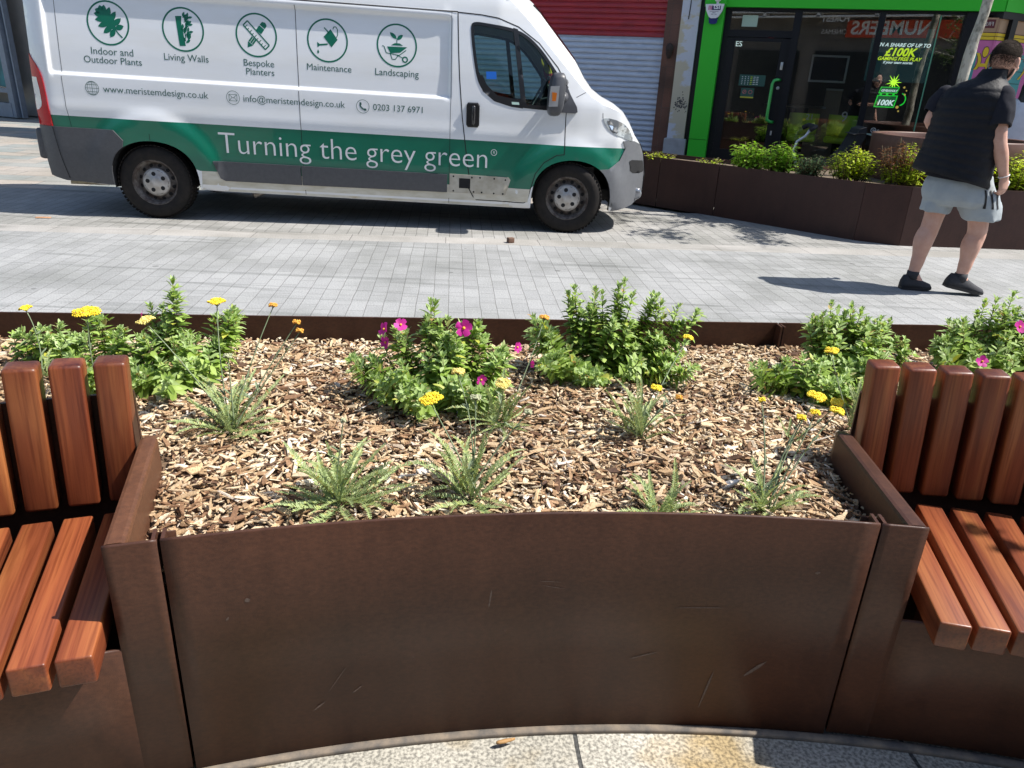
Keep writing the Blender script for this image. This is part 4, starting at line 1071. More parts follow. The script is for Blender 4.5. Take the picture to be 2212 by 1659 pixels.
M_red = mat('red_shutter_paint', (0.36, 0.022, 0.030), 0.42, col2=(0.27, 0.018, 0.026), scale=4, stretch=(1, 1, 3))
M_shut = mat('bare_steel_shutter', (0.50, 0.545, 0.63), 0.42, 0.2, col2=(0.42, 0.465, 0.545), scale=5, stretch=(1, 1, 3))
shop1 = empty('shuttered_shop', FO, FA, 'shop behind the van with a red and grey steel roller shutter pulled down', 'shop')
def slat_rows(b, x0, x1, z0, z1, y, pitch, mi):
    z = z0
    while z < z1 - 1e-4:
        p = min(pitch, z1 - z)
        prof = [(0.000, 0.0), (-0.012, 0.10), (-0.016, 0.35), (-0.012, 0.62), (-0.003, 0.80), (0.006, 0.86), (0.006, 0.94), (0.0, 1.0)]
        P = [(x, y + d, z + q * p) for x in (x0, x1) for d, q in prof]; n = len(prof)
        b.add(P, [(i, i + 1, n + i + 1, n + i) for i in range(n - 1)], mi, False)
        z += p
b = MB(); slat_rows(b, -4.6, 0.02, 0.0, 2.082, 0.10, 0.0765, 1); slat_rows(b, -4.6, 0.02, 2.082, 3.1, 0.10, 0.0765, 0)
b.box((-2.29, 0.14, 1.5), (4.62, 0.02, 3.2), mat=1)
b.build('roller_shutter', [M_red, M_shut], shop1)
b = MB(); b.box((0.134, 0.2, 2.2), (0.226, 0.4, 4.4)); b.build('tiled_pier', M_tile, shop1)
b = MB(); b.box((-4.72, 0.2, 2.2), (0.226, 0.4, 4.4)); b.build('tiled_pier', M_tile, shop1)
b = MB(); b.box((-2.2, 0.3, 4.9), (5.3, 0.6, 3.6)); b.box((-8.2, 0.5, 3.5), (6.6, 0.6, 7.0)); b.build('wall', M_wall, shop1)
b = MB(); b.box((0.375, 0.15, 3.0), (0.255, 0.42, 6.0)); pi = b.build('pilaster', M_pil, shop1)
b = MB(); b.box((0.378, 0.12, 0.355), (0.335, 0.46, 0.69), bev=0.02); b.build('plinth', mat('grey_plinth', (0.36, 0.36, 0.37), 0.85, col2=(0.27, 0.27, 0.27), scale=6), pi)
b = MB(); b.tube([(0.36, -0.068, 2.75), (0.365, -0.07, 2.50), (0.355, -0.068, 2.32)], 0.006, 6); b.build('cable', M_dark, pi)
# stain on the pilaster: a broken black smear with a shape of its own
rr = random.Random(3); b = MB()
for i in range(70):
    x = 0.385 + rr.gauss(0, 0.045); z = 1.19 + rr.gauss(0, 0.05); b.disc((max(.26, min(.49, x)), -0.0615, z), rr.uniform(0.004, 0.014), n=7)
b.build('black_stain', mat('soot', (0.10, 0.095, 0.09), 0.9), pi)['kind'] = 'stuff'
b = MB(); b.ball((0.134, -0.06, 1.93), (0.055, 0.06, 0.075), 10, 8); b.lathe([(0.02, -0.10), (0.035, -0.07), (0.05, -0.02)], (0.134, -0.06, 1.90), 10)
o = b.build('wall_lamp', mat('rusty_iron', (0.035, 0.022, 0.018), 0.8)); o.location = FO; o.rotation_euler = (0, 0, FA)
tag(o, 'small dark lantern on the terracotta pier beside the roller shutter', 'lamp')

# --- green fronted shop
M_gr = mat('green_fascia', (0.034, 0.47, 0.026), 0.55, spec=0.3)
M_frame = mat('dark_frame', (0.0065, 0.007, 0.010), 0.45, spec=0.25)
M_pane = glass('shop_glass', (0.955, 0.975, 0.965), 1.55, 0.0, 2.9)
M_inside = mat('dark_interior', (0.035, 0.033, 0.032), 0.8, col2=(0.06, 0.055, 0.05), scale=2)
shop2 = empty('green_fronted_shop', FO, FA, 'shop with bright green fascia and pillar, dark framed glass door and windows', 'shop')
b = MB(); b.box((2.42, 0.12, 2.92), (3.72, 0.36, 0.86)); b.build('fascia', M_gr, shop2)
b = MB(); b.box((0.712, 0.0, 2.93), (0.285, 0.30, 0.84)); b.box((0.717, 0.0, 1.610), (0.262, 0.26, 1.79)); b.box((0.717, 0.0, 0.354), (0.262, 0.26, 0.708)); b.build('pillar', M_gr, shop2)
b = MB(); b.box((0.545, 0.12, 2.2), (0.075, 0.3, 4.4)); b.box((0.893, 0.10, 1.3), (0.084, 0.12, 2.4)); b.box((2.4, 0.09, 2.478), (3.9, 0.12, 0.05))
b.box((1.833, 0.06, 1.24), (0.096, 0.12, 2.45)); b.box((2.895, 0.06, 1.24), (0.076, 0.12, 2.45)); b.box((2.9, 0.08, 0.22), (2.1, 0.14, 0.44))
b.box((1.36, 0.08, 2.165), (0.86, 0.10, 0.09)); b.box((3.985, 0.09, 1.24), (0.205, 0.2, 2.47)); b.build('frame', M_frame, shop2)
# door
b = MB(); b.box((0.985, 0.075, 1.06), (0.10, 0.06, 2.10)); b.box((1.725, 0.075, 1.06), (0.12, 0.06, 2.10)); b.box((1.355, 0.075, 2.09), (0.64, 0.06, 0.05)); b.box((1.355, 0.075, 0.3), (0.64, 0.06, 0.58))
dr = b.build('door', M_frame, shop2)
b = MB(); b.box((1.35, 0.078, 1.33), (0.63, 0.008, 1.48)); b.build('door_pane', M_pane, dr)
b = MB(); b.box((1.36, 0.09, 2.325), (0.85, 0.008, 0.24)); b.build('transom_pane', M_pane, shop2)
b = MB(); b.tube([(1.74, 0.05, 1.575), (1.70, -0.02, 1.58), (1.655, -0.045, 1.565), (1.640, -0.05, 1.52), (1.640, -0.05, 1.10), (1.645, -0.045, 1.04), (1.69, -0.02, 1.015), (1.735, 0.05, 1.01)], 0.021, 10)
b.build('door_handle', mat('green_handle', (0.03, 0.40, 0.07), 0.3, coat=0.4), dr)
b = MB(); b.box((1.722, 0.042, 1.76), (0.035, 0.012, 0.10), bev=0.003); b.lathe([(0.001, 0.034), (0.022, 0.034), (0.024, 0.045)], (1.722, 0, 1.47), 14, 'Y'); b.box((1.73, 0.042, 0.86), (0.022, 0.012, 0.06)); b.build('lock_plate', mat('lock_metal', (0.5, 0.5, 0.5), 0.35, 0.5), dr)
def flat(x0, x1, z0, z1, y, name, m, parent):
    b = MB(); b.box(((x0 + x1) / 2, y, (z0 + z1) / 2), (x1 - x0, 0.004, z1 - z0)); return b.build(name, m, parent)
def fm(y): return lambda x, z: (x, y, z)
M_lw = mat('white_print', (0.75, 0.76, 0.76), 0.5); M_ly = mat('lime_print', (0.45, 0.62, 0.02), 0.5)
dp = flat(1.17, 1.532, 1.482, 1.63, 0.062, 'door_poster', mat('dark_green_card', (0.012, 0.075, 0.06), 0.5), dr)
b = MB(); 
for i in range(6):
    for j in range(5): b.box((1.212 + 0.042 * i + 0.0, 0.0585, 1.505 + 0.024 * j), (0.014 if i < 3 else 0.03, 0.002, 0.009), mat=1 if i == 3 else 0)
b.build('small_print', [mat('card_white', (0.55, 0.6, 0.58), 0.6), M_ly], dp)['kind'] = 'stuff'
dp = flat(1.218, 1.402, 1.32, 1.452, 0.062, 'door_notice', MATS['dark_green_card'], dr)
b = MB(); ring2(b, (1.268, 1.40), 0.020, 0.028, fm(0.058), 18); ring2(b, (1.352, 1.40), 0.020, 0.028, fm(0.058), 18); line2_m = None
b.add([fm(0.0578)(1.25, 1.386), fm(0.0578)(1.256, 1.380), fm(0.0578)(1.286, 1.414), fm(0.0578)(1.280, 1.420)], [(0, 1, 2, 3)])
b.build('prohibition_ring', mat('faded_red', (0.42, 0.12, 0.12), 0.6), dp)
flat(1.218, 1.402, 1.318, 1.336, 0.058, 'yellow_strip', mat('yellow_strip', (0.5, 0.45, 0.03), 0.6), dp)
flat(1.09, 1.30, 2.255, 2.40, 0.08, 'pale_notice', mat('pale_green_card', (0.40, 0.52, 0.44), 0.6), shop2)
# windows
for x0, x1 in ((1.885, 2.855), (2.935, 3.585)):
    b = MB(); b.box(((x0 + x1) / 2, 0.06, 1.45), (x1 - x0, 0.010, 2.02)); b.build('window_pane', M_pane, shop2)
b = MB(); b.box((3.595, 0.10, 1.66), (0.016, 0.12, 1.56)); b.build('glass_edge', mat('glass_edge_green', (0.10, 0.30, 0.20), 0.2, coat=0.5), shop2)
b = MB(); b.box((3.745, 0.09, 1.66), (0.28, 0.010, 1.60)); b.build('window_pane', M_pane, shop2)
flat(2.935, 3.585, 0.88, 0.94, 0.05, 'window_sill', mat('pale_sill', (0.25, 0.36, 0.31), 0.5), shop2)
# screens hung behind the right-hand window
scr = flat(2.83, 3.60, 1.62, 2.28, 0.125, 'display_screen', mat('screen_black', (0.004, 0.010, 0.012), 0.2, emit=((0.002, 0.010, 0.012), 1.0)), shop2)
E_w = mat('screen_white', (0.5, 0.6, 0.6), 0.5, emit=((0.62, 0.78, 0.80), 0.62)); E_y = mat('screen_lime', (0.4, 0.5, 0.02), 0.5, emit=((0.50, 0.72, 0.02), 0.62)); E_g = mat('screen_green', (0.01, 0.3, 0.02), 0.5, emit=((0.01, 0.34, 0.02), 0.7))
b = MB()
put_text(b, 'WIN A SHARE OF UP TO', fm(0.119), 2.855, 2.058, width=0.70, size=0.06, bold=0.0012, shear=0.25, mat=0)
put_text(b, '£100K', fm(0.119), 3.02, 1.945, width=0.40, size=0.13, bold=0.004, shear=0.25, mat=1)
put_text(b, 'GAMING FREE PLAY', fm(0.119), 2.945, 1.888, width=0.545, size=0.06, bold=0.0016, shear=0.25, mat=1)
put_text(b, 'if your team scores', fm(0.119), 3.025, 1.848, width=0.365, size=0.045, bold=0.001, shear=0.25, mat=0)
b.build('screen_lettering', [E_w, E_y], scr)
gs = MB()
def rrect(b, x0, x1, z0, z1, y, mi, sk=0.02):
    b.prism([(x0, z0), (x1, z0 + 0.004), (x1 + sk, z1 + 0.004), (x0 + sk, z1)], y, y + 0.006, lambda x, z, h: (x, h, z), mi)
rrect(gs, 3.050, 3.285, 1.468, 1.552, 0.112, 0); rrect(gs, 3.062, 3.275, 1.478, 1.543, 0.108, 1, 0.016)
rrect(gs, 3.025, 3.285, 1.286, 1.445, 0.112, 0); rrect(gs, 3.038, 3.272, 1.297, 1.434, 0.108, 1, 0.018)
for x in (3.085, 3.165, 3.245): gs.box((x, 0.115, 1.457), (0.03, 0.004, 0.03), mat=0)
n = 22; P = [(3.215 + (0.105 if i % 2 == 0 else 0.042) * math.cos(2 * math.pi * i / n) * (1.0 if i % 4 == 0 else 0.72), 0.116, 1.615 + (0.115 if i % 2 == 0 else 0.04) * math.sin(2 * math.pi * i / n) * (1.0 if i % 4 == 0 else 0.72)) for i in range(n)]
gs.add(P + [(3.215, 0.116, 1.615)], [(i, (i + 1) % n, n) for i in range(n)], 2)
P = [(3.34 + (0.06 + 0.015 * q) * math.cos(t), 0.117, 1.40 + (0.07 + 0.015 * q) * math.sin(t)) for q in (0, 1) for t in [R(-80 + 20 * i) for i in range(9)]]
gs.add(P, [(i, i + 1, 10 + i, 9 + i) for i in range(8)], 0)
put_text(gs, 'GIVEAWAY', fm(0.104), 3.078, 1.492, width=0.205, size=0.05, bold=0.0014, shear=0.2, mat=3)
put_text(gs, '100K', fm(0.104), 3.052, 1.318, width=0.21, size=0.13, bold=0.004, shear=0.2, mat=3)
for q in ((3.36, 1.555, .014), (3.395, 1.515, .010), (3.385, 1.465, .012), (3.325, 1.30, .02), (3.35, 1.25, .012)): gs.disc((q[0], 0.113, q[1]), q[2], mat=4, n=10)
gs.build('giveaway_display', [mat('neon_green', (0.01, 0.4, 0.02), 0.4, emit=((0.01, 0.42, 0.03), 0.8)), mat('sign_dark_green', (0.005, 0.07, 0.02), 0.5, emit=((0.003, 0.05, 0.014), 1)), mat('burst', (0.5, 0.7, 0.03), 0.5, emit=((0.36, 0.75, 0.03), 1.1)), E_w, mat('gold_coin', (0.5, 0.36, 0.08), 0.4, emit=((0.45, 0.33, 0.07), 0.6))], shop2)
b = MB(); ring2(b, (3.085, 0.985), 0.028, 0.034, fm(0.052), 20); put_text(b, '18+', fm(0.052), 3.066, 0.976, width=0.038, size=0.03); put_text(b, 'G', fm(0.052), 3.135, 0.974, size=0.035)
b.build('age_mark', M_lw, shop2)
b = MB(); put_text(b, 'ES', fm(0.12), 1.04, 2.0, width=0.085, size=0.1); b.build('lit_letters', E_w, shop2)
b = MB(); b.box((1.50, 0.32, 2.09), (0.11, 0.004, 0.018)); b.build('red_led_strip', mat('red_led', (0.5, 0.03, 0.02), 0.5, emit=((0.8, 0.05, 0.03), 1.0)), shop2)
# room behind the glass
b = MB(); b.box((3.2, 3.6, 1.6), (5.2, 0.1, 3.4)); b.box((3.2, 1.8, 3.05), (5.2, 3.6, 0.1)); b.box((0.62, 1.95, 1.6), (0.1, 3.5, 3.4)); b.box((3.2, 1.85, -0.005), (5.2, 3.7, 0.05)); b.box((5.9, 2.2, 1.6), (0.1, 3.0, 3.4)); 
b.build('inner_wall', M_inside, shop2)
b = MB(); b.box((2.2, 1.9, 4.9), (7.4, 3.9, 3.2)); b.build('upper_storey', mat('pale_brick', (0.36, 0.30, 0.26), 0.9, col2=(0.30, 0.25, 0.21), scale=9), shop2)
# second glazed side after the corner; its mural reflection is painted on a panel
side2 = R(46) ; cs, sn = math.cos(side2), math.sin(side2)
def sw(s, t, z): return (4.285 + cs * s - sn * t, -0.045 + sn * s + cs * t, z)
b = MB()
def sbox(b, s0, s1, t0, t1, z0, z1, mat=0):
    P = [sw(s, t, z) for z in (z0, z1) for s, t in ((s0, t0), (s1, t0), (s1, t1), (s0, t1))]
    b.add(P, [(0, 3, 2, 1), (4, 5, 6, 7), (0, 1, 5, 4), (1, 2, 6, 5), (2, 3, 7, 6), (3, 0, 4, 7)], mat)
sbox(b, 0.0, 3.2, -0.015, 0.3, 2.492, 3.35); b.build('side_fascia', M_gr, shop2)
b = MB(); sbox(b, 0.0, 3.0, 0.0, 0.15, 2.41, 2.491); sbox(b, 0.19, 0.30, -0.02, 0.09, 0.0, 2.41); sbox(b, 1.1, 1.2, -0.02, 0.09, 0.0, 2.41); sbox(b, 0.0, 3.0, -0.01, 0.15, 0.0, 0.5); b.build('side_frame', M_frame, shop2)
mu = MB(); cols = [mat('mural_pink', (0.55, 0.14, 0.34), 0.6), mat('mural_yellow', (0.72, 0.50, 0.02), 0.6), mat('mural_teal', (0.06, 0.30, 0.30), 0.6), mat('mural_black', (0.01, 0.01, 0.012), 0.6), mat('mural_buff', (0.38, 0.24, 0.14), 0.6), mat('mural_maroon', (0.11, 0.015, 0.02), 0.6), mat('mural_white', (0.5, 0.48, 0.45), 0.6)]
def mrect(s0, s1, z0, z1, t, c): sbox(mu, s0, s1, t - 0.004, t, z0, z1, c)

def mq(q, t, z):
    """panel with the painted reflection: short face flush with the front, then round the corner"""
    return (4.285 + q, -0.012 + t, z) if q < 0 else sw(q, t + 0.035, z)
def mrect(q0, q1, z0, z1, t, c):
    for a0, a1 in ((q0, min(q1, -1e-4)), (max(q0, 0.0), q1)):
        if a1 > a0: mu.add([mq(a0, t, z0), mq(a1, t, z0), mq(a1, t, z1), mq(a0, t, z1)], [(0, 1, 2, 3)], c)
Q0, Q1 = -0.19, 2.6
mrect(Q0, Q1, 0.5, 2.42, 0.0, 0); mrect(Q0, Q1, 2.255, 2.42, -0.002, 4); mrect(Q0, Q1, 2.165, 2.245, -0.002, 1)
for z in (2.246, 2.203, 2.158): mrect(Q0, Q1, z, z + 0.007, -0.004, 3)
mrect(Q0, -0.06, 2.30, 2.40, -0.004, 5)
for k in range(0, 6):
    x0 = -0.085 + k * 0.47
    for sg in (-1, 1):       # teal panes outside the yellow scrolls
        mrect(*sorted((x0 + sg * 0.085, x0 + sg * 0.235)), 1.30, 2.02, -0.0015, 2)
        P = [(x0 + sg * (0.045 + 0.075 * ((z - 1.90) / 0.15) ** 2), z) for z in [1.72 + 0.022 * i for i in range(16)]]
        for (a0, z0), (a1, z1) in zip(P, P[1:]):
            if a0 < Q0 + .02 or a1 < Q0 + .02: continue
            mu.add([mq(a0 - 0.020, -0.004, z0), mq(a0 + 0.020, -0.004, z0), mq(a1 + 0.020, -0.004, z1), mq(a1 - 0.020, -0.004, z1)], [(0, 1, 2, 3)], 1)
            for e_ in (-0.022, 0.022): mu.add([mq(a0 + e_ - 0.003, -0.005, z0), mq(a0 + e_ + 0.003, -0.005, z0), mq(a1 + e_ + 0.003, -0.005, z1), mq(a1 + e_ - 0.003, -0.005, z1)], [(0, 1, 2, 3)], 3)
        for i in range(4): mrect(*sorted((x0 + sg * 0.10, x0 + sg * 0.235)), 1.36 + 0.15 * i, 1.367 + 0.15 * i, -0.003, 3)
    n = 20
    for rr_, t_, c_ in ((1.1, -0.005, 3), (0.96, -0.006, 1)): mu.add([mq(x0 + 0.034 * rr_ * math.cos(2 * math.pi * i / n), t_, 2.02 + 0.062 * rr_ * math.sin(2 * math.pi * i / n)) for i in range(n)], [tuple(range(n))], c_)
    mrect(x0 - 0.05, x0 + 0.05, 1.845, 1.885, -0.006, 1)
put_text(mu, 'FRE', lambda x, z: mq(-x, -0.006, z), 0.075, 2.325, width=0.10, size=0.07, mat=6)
mu.build('painted_mural_reflection', cols, shop2)

# alarm box
b = MB()
ap = [(0.588, 2.505), (0.842, 2.512), (0.826, 2.43), (0.782, 2.352), (0.752, 2.332), (0.680, 2.330), (0.648, 2.352), (0.604, 2.43)]
b.prism(ap, -0.155, -0.215, lambda x, z, h: (x, h, z))
o = b.build('alarm_box', mat('alarm_white', (0.66, 0.67, 0.70), 0.4), recalc=True); o.location = FO; o.rotation_euler = (0, 0, FA)
tag(o, 'white and blue burglar alarm box on the green pillar', 'alarm box')
b = MB(); b.prism([(0.650, 2.338), (0.782, 2.340), (0.766, 2.268), (0.740, 2.258), (0.690, 2.257), (0.664, 2.268)], -0.15, -0.20, lambda x, z, h: (x, h, z)); b.build('blue_beacon', mat('blue_lens', (0.008, 0.018, 0.14), 0.2, coat=0.6), o, recalc=True)
b = MB(); b.box((0.742, -0.2165, 2.46), (0.118, 0.003, 0.055), mat=0); put_text(b, 'tsl', fm(-0.2188), 0.700, 2.447, width=0.09, size=0.05, bold=0.001, mat=2)
for i in range(3): b.box((0.640 + 0.018 * i, -0.2165, 2.46), (0.009, 0.003, 0.055), mat=1)
b.box((0.715, -0.2165, 2.416), (0.12, 0.002, 0.004), mat=0); put_text(b, '0800', fm(-0.2188), 0.695, 2.392, width=0.04, size=0.02, mat=0); put_text(b, '008 1100', fm(-0.2188), 0.680, 2.372, width=0.075, size=0.02, mat=0)
b.build('alarm_lettering', [mat('navy_print', (0.02, 0.015, 0.09), 0.5), mat('magenta_print', (0.45, 0.01, 0.16), 0.5), M_lw], o)
b = MB(); b.ball((0.745, -0.18, 2.585), (0.05, 0.045, 0.05), 12, 8); b.box((0.745, -0.165, 2.535), (0.03, 0.03, 0.06))
o = b.build('security_camera', MATS['alarm_white']); o.location = FO; o.rotation_euler = (0, 0, FA)
tag(o, 'small white dome camera above the alarm box', 'camera')

# furniture inside the shop
M_chair = mat('lime_vinyl', (0.60, 0.82, 0.08), 0.45)
def shop_chair(s, t, num, label, w_=0.43, rz=0.0):
    p = fw(s, t); root = empty('tub_chair', p, FA + rz, label, 'chair', 'lime chairs behind the shop window')
    b = MB(); rings = []
    for z, k, th in ((0.86, 0.95, 0.03), (0.92, 1.0, 0.035), (1.08, 1.02, 0.035), (1.14, 1.02, 0.03), (1.15, 1.0, 0.012)):
        rings.append([Vector((w_ / 2 * k * math.sin(a), 0.16 - 0.16 * math.cos(a) * k + d, z)) for d, al in ((0.0, [R(-75 + 15 * i) for i in range(11)]), (th, [R(75 - 15 * i) for i in range(11)])) for a in al])
    b.loft(rings, smooth=True); b.build('backrest', M_chair, root)
    b = MB(); b.box((0, 0.22, 0.80), (w_ * 0.95, 0.38, 0.10), bev=0.04); b.build('seat', M_chair, root)
    b = MB(); b.lathe([(0.2, 0.0), (0.2, 0.02), (0.03, 0.04), (0.03, 0.75), (0.06, 0.76)], (0, 0.2, 0), 20); b.build('pedestal', M_frame, root)
    b = MB(); put_text(b, num, fm(-0.008), 0.02, 1.065, width=0.085, size=0.09); b.build('number', M_lw, root)
    return root
shop_chair(2.15, 0.34, '21', 'lime green chair numbered 21 behind the shop window')
shop_chair(2.63, 0.36, '9', 'lime green chair numbered 9 behind the shop window, right of chair 21', rz=R(-25))
p = fw(2.55, 2.0); t_ = empty('gaming_terminal', p, FA, 'brown gaming terminal with a framed screen behind the lime chairs', 'terminal')
b = MB(); b.box((0, 0.1, 0.74), (0.24, 0.3, 1.48)); b.box((-0.22, 0.12, 0.6), (0.25, 0.3, 1.2)); b.build('cabinet', mat('beige_laminate', (0.30, 0.21, 0.16), 0.6), t_)
b = MB(); b.box((0.0, 0.08, 1.49), (0.25, 0.34, 0.03)); b.box((-0.24, 0.06, 1.21), (0.3, 0.5, 0.03)); b.build('worktop', mat('grey_laminate', (0.42, 0.41, 0.40), 0.5), t_)
b = MB()
for c, d in (((-0.15, 0.16, 1.99), (0.56, 0.05, 0.03)), ((-0.15, 0.16, 1.61), (0.56, 0.05, 0.03)), ((-0.42, 0.16, 1.8), (0.03, 0.05, 0.41)), ((0.12, 0.16, 1.8), (0.03, 0.05, 0.41))): b.box(c, d)
sf = b.build('screen_frame', mat('silver_frame', (0.45, 0.47, 0.52), 0.35, 0.4), t_)
b = MB(); b.box((-0.15, 0.17, 1.8), (0.52, 0.02, 0.36)); b.build('screen', mat('dark_screen', (0.01, 0.012, 0.02), 0.08), sf)
b = MB(); b.lathe([(0.45, 0.0), (0.45, 0.03)], (0, 0, 1.2), 32); b.add([(0, 0, 1.23)] + [(0.45 * math.cos(R(11.25 * i)), 0.45 * math.sin(R(11.25 * i)), 1.23) for i in range(32)], [(0, 1 + i, 1 + (i + 1) % 32) for i in range(32)]); b.lathe([(0.04, -1.2), (0.04, 0.0)], (0, 0, 1.2), 10)
o = b.build('round_table', mat('dark_table', (0.06, 0.045, 0.035), 0.4)); o.location = fw(1.95, 1.75); tag(o, 'dark round table behind the shop window left of the terminal', 'table')

# --- shop at the far left, beyond the van's tail
LS = Vector((-12.25, 18.8, 0)); LA = R(-24)
shop3 = empty('corner_shop', LS, LA, 'blue grey framed shop window with a teal poster, left of the van', 'shop')
M_bg = mat('blue_grey_frame', (0.17, 0.205, 0.26), 0.5, col2=(0.14, 0.17, 0.21), scale=8)
b = MB(); b.box((-0.02, 0.0, 2.0), (0.19, 0.14, 4.0)); b.box((-2.2, 0, 0.16), (4.3, 0.16, 0.32)); b.box((-2.2, 0.0, 0.60), (4.2, 0.12, 0.10)); b.box((-2.2, 0.02, 4.2), (4.6, 0.2, 0.5)); b.box((0.2, 0.05, 2.0), (0.05, 0.12, 4.0)); b.build('frame', M_bg, shop3)
b = MB(); b.box((-2.2, 0.04, 2.4), (4.2, 0.012, 3.6)); b.build('window_pane', M_pane, shop3)
M_post = mat('teal_poster', (0.01, 0.045, 0.05), 0.6, col2=(0.02, 0.22, 0.25), scale=0.6, ramp=(0.4, 0.6))
po = flat(-2.4, -0.13, 0.68, 4.0, 0.018, 'window_poster', M_post, shop3)
b = MB(); put_text(b, 'ON', fm(0.012), -0.98, 2.20, width=0.44, size=0.34); put_text(b, 'C', fm(0.012), -0.95, 2.92, size=0.42); put_text(b, '100%', fm(0.012), -0.62, 1.80, width=0.22, size=0.1); b.build('poster_lettering', M_lw, po)
b = MB(); b.box((-0.92, 0.011, 0.95), (0.5, 0.006, 0.38), bev=0.0, mat=0); b.box((-0.98, 0.010, 1.20), (0.4, 0.006, 0.14), mat=1); b.ball((-1.0, 0.010, 1.45), (0.14, 0.006, 0.2), 10, 8, 2)
b.build('poster_picture', [mat('orange_brown', (0.35, 0.13, 0.04), 0.6), mat('straw', (0.35, 0.30, 0.07), 0.6), mat('leaf_print', (0.06, 0.2, 0.05), 0.6)], po)
b = MB(); b.box((1.9, 0.5, 2.2), (3.2, 0.1, 4.6)); b.build('dark_doorway', M_dark, shop3)
b = MB(); b.box((-0.8, 3.5, 4.2), (9, 5.8, 8.4)); b.build('wall', M_wall, shop3)

# --- street front behind the camera, seen only as a reflection in the shop glass
back = empty('cinema_building', (0, -9, 0), math.pi, 'cinema frontage across the street reflected in the shop window', 'building')
b = MB(); b.box((0, 1.5, 2.9), (46, 2.6, 5.8)); b.build('wall', mat('cinema_wall', (0.20, 0.18, 0.16), 0.9, col2=(0.12, 0.11, 0.10), scale=0.8), back)
b = MB()
for i in range(14): b.box((-20 + 3.1 * i, 0.17, 1.6), (2.5, 0.1, 2.6))
b.build('shop_glazing', mat('dark_glazing', (0.02, 0.022, 0.025), 0.2), back)
b = MB(); b.box((0.0, -0.1, 4.28), (40, 0.6, 0.12)); b.box((0, -0.3, 4.08), (40, 0.2, 0.06)); 
for i in range(16): b.box((-16 + 2.1 * i, -0.2, 4.16), (0.12, 0.4, 0.2))
b.build('canopy', mat('canopy_white', (0.78, 0.78, 0.76), 0.6), back)
b = MB(); b.box((-0.7, 0.1, 3.68), (5.2, 0.1, 0.58)); sg_ = b.build('red_sign', mat('orange_red_sign', (0.60, 0.07, 0.02), 0.5), back)
b = MB(); put_text(b, 'NUMBERS', fm(0.045), -1.05, 3.50, width=2.75, size=0.45, bold=0.01); b.build('sign_lettering', M_lw, sg_)
b = MB(); put_text(b, 'FOREST', fm(-0.32), 1.74, 3.90, width=1.02, size=0.25, bold=0.006); put_text(b, 'CINEMAS', fm(0.05), 1.85, 3.50, width=0.95, size=0.2); b.build('cinema_lettering', M_lw, back)

# ---------------------------------------------------------------- far planter, round planter, pushchair
M_cort2 = corten('weathered_steel_dark', (0.037, 0.0165, 0.0138), (0.056, 0.025, 0.0195), 0.5)
far = empty('planter', (3.0, 8.6, 0), 0, 'long angled rust brown steel planter of shrubs in front of the green shop', 'planter')
fo = Vector(far.location)
FP = [(0.2, 10.96), (1.72, 9.66), (2.33, 9.13), (3.575, 7.975), (3.966, 7.78), (5.35, 7.892), (6.9, 8.02), (9.6, 8.24)]
FB = [(9.6, 9.6), (5.6, 10.15), (4.2, 10.05), (3.35, 9.25), (2.2, 10.1), (0.5, 11.5)]
b_all = []
for (x0, y0), (x1, y1) in zip(FP, FP[1:]):
    d = Vector((x1 - x0, y1 - y0)).normalized(); nn = Vector((-d.y, d.x)); g = 0.004 if (x0, y0) not in ((3.575, 7.975),) else 0.0
    b = MB(); a0 = Vector((x0, y0)) + d * g; a1 = Vector((x1, y1)) - d * (g if (x1, y1) != (3.966, 7.78) else 0)
    b.prism([tuple(a0), tuple(a1), tuple(a1 + nn * 0.01), tuple(a0 + nn * 0.01)], 0.0, 0.60)
    b.prism([tuple(a0 + nn * 0.0105), tuple(a1 + nn * 0.0105), tuple(a1 + nn * 0.035), tuple(a0 + nn * 0.035)], 0.585, 0.598)
    b.xf(Matrix.Translation(-fo)); b.build('front_panel', M_cort2, far)
b = MB()
for (x0, y0), (x1, y1) in zip(FB, FB[1:]):
    d = Vector((x1 - x0, y1 - y0)).normalized(); nn = Vector((-d.y, d.x))
    b.prism([(x0, y0), (x1, y1), (x1 + nn.x * 0.01, y1 + nn.y * 0.01), (x0 + nn.x * 0.01, y0 + nn.y * 0.01)], 0.0, 0.60)
b.xf(Matrix.Translation(-fo)); b.build('back_panel', M_cort2, far)
b = MB(); poly = FP + FB; region(b, [poly], 0.3, lambda x, y: (x, y, 0.55 + 0.012 * noise.noise(Vector((x * 4, y * 4, 0)))), 0, True); b.xf(Matrix.Translation(-fo)); b.build('planting_soil', mat('bed_soil', (0.07, 0.05, 0.035), 0.95, col2=(0.16, 0.12, 0.08), scale=25), far)
RPX, RPY, RPR, RPZ = 4.90, 9.02, 0.845, 1.04
b = MB(); b.lathe([(RPR - 0.06, 0.0), (RPR - 0.01, 0.0), (RPR - 0.005, RPZ - 0.10), (RPR, RPZ - 0.012), (RPR - 0.006, RPZ), (RPR - 0.075, RPZ), (RPR - 0.085, RPZ - 0.01), (RPR - 0.085, RPZ - 0.25)], (0, 0, 0), 64)
o = b.build('round_planter', corten('weathered_steel_round', (0.092, 0.046, 0.036), (0.13, 0.066, 0.048), 0.45)); o.location = (RPX, RPY, 0)
tag(o, 'large round rust brown steel planter holding the young tree', 'planter')
b = MB(); n = 40; b.add([(0, 0, RPZ - 0.20)] + [((RPR - 0.086) * math.cos(2 * math.pi * i / n), (RPR - 0.086) * math.sin(2 * math.pi * i / n), RPZ - 0.235) for i in range(n)], [(0, 1 + i, 1 + (i + 1) % n) for i in range(n)]); b.build('tree_soil', MATS['bed_soil'], o)

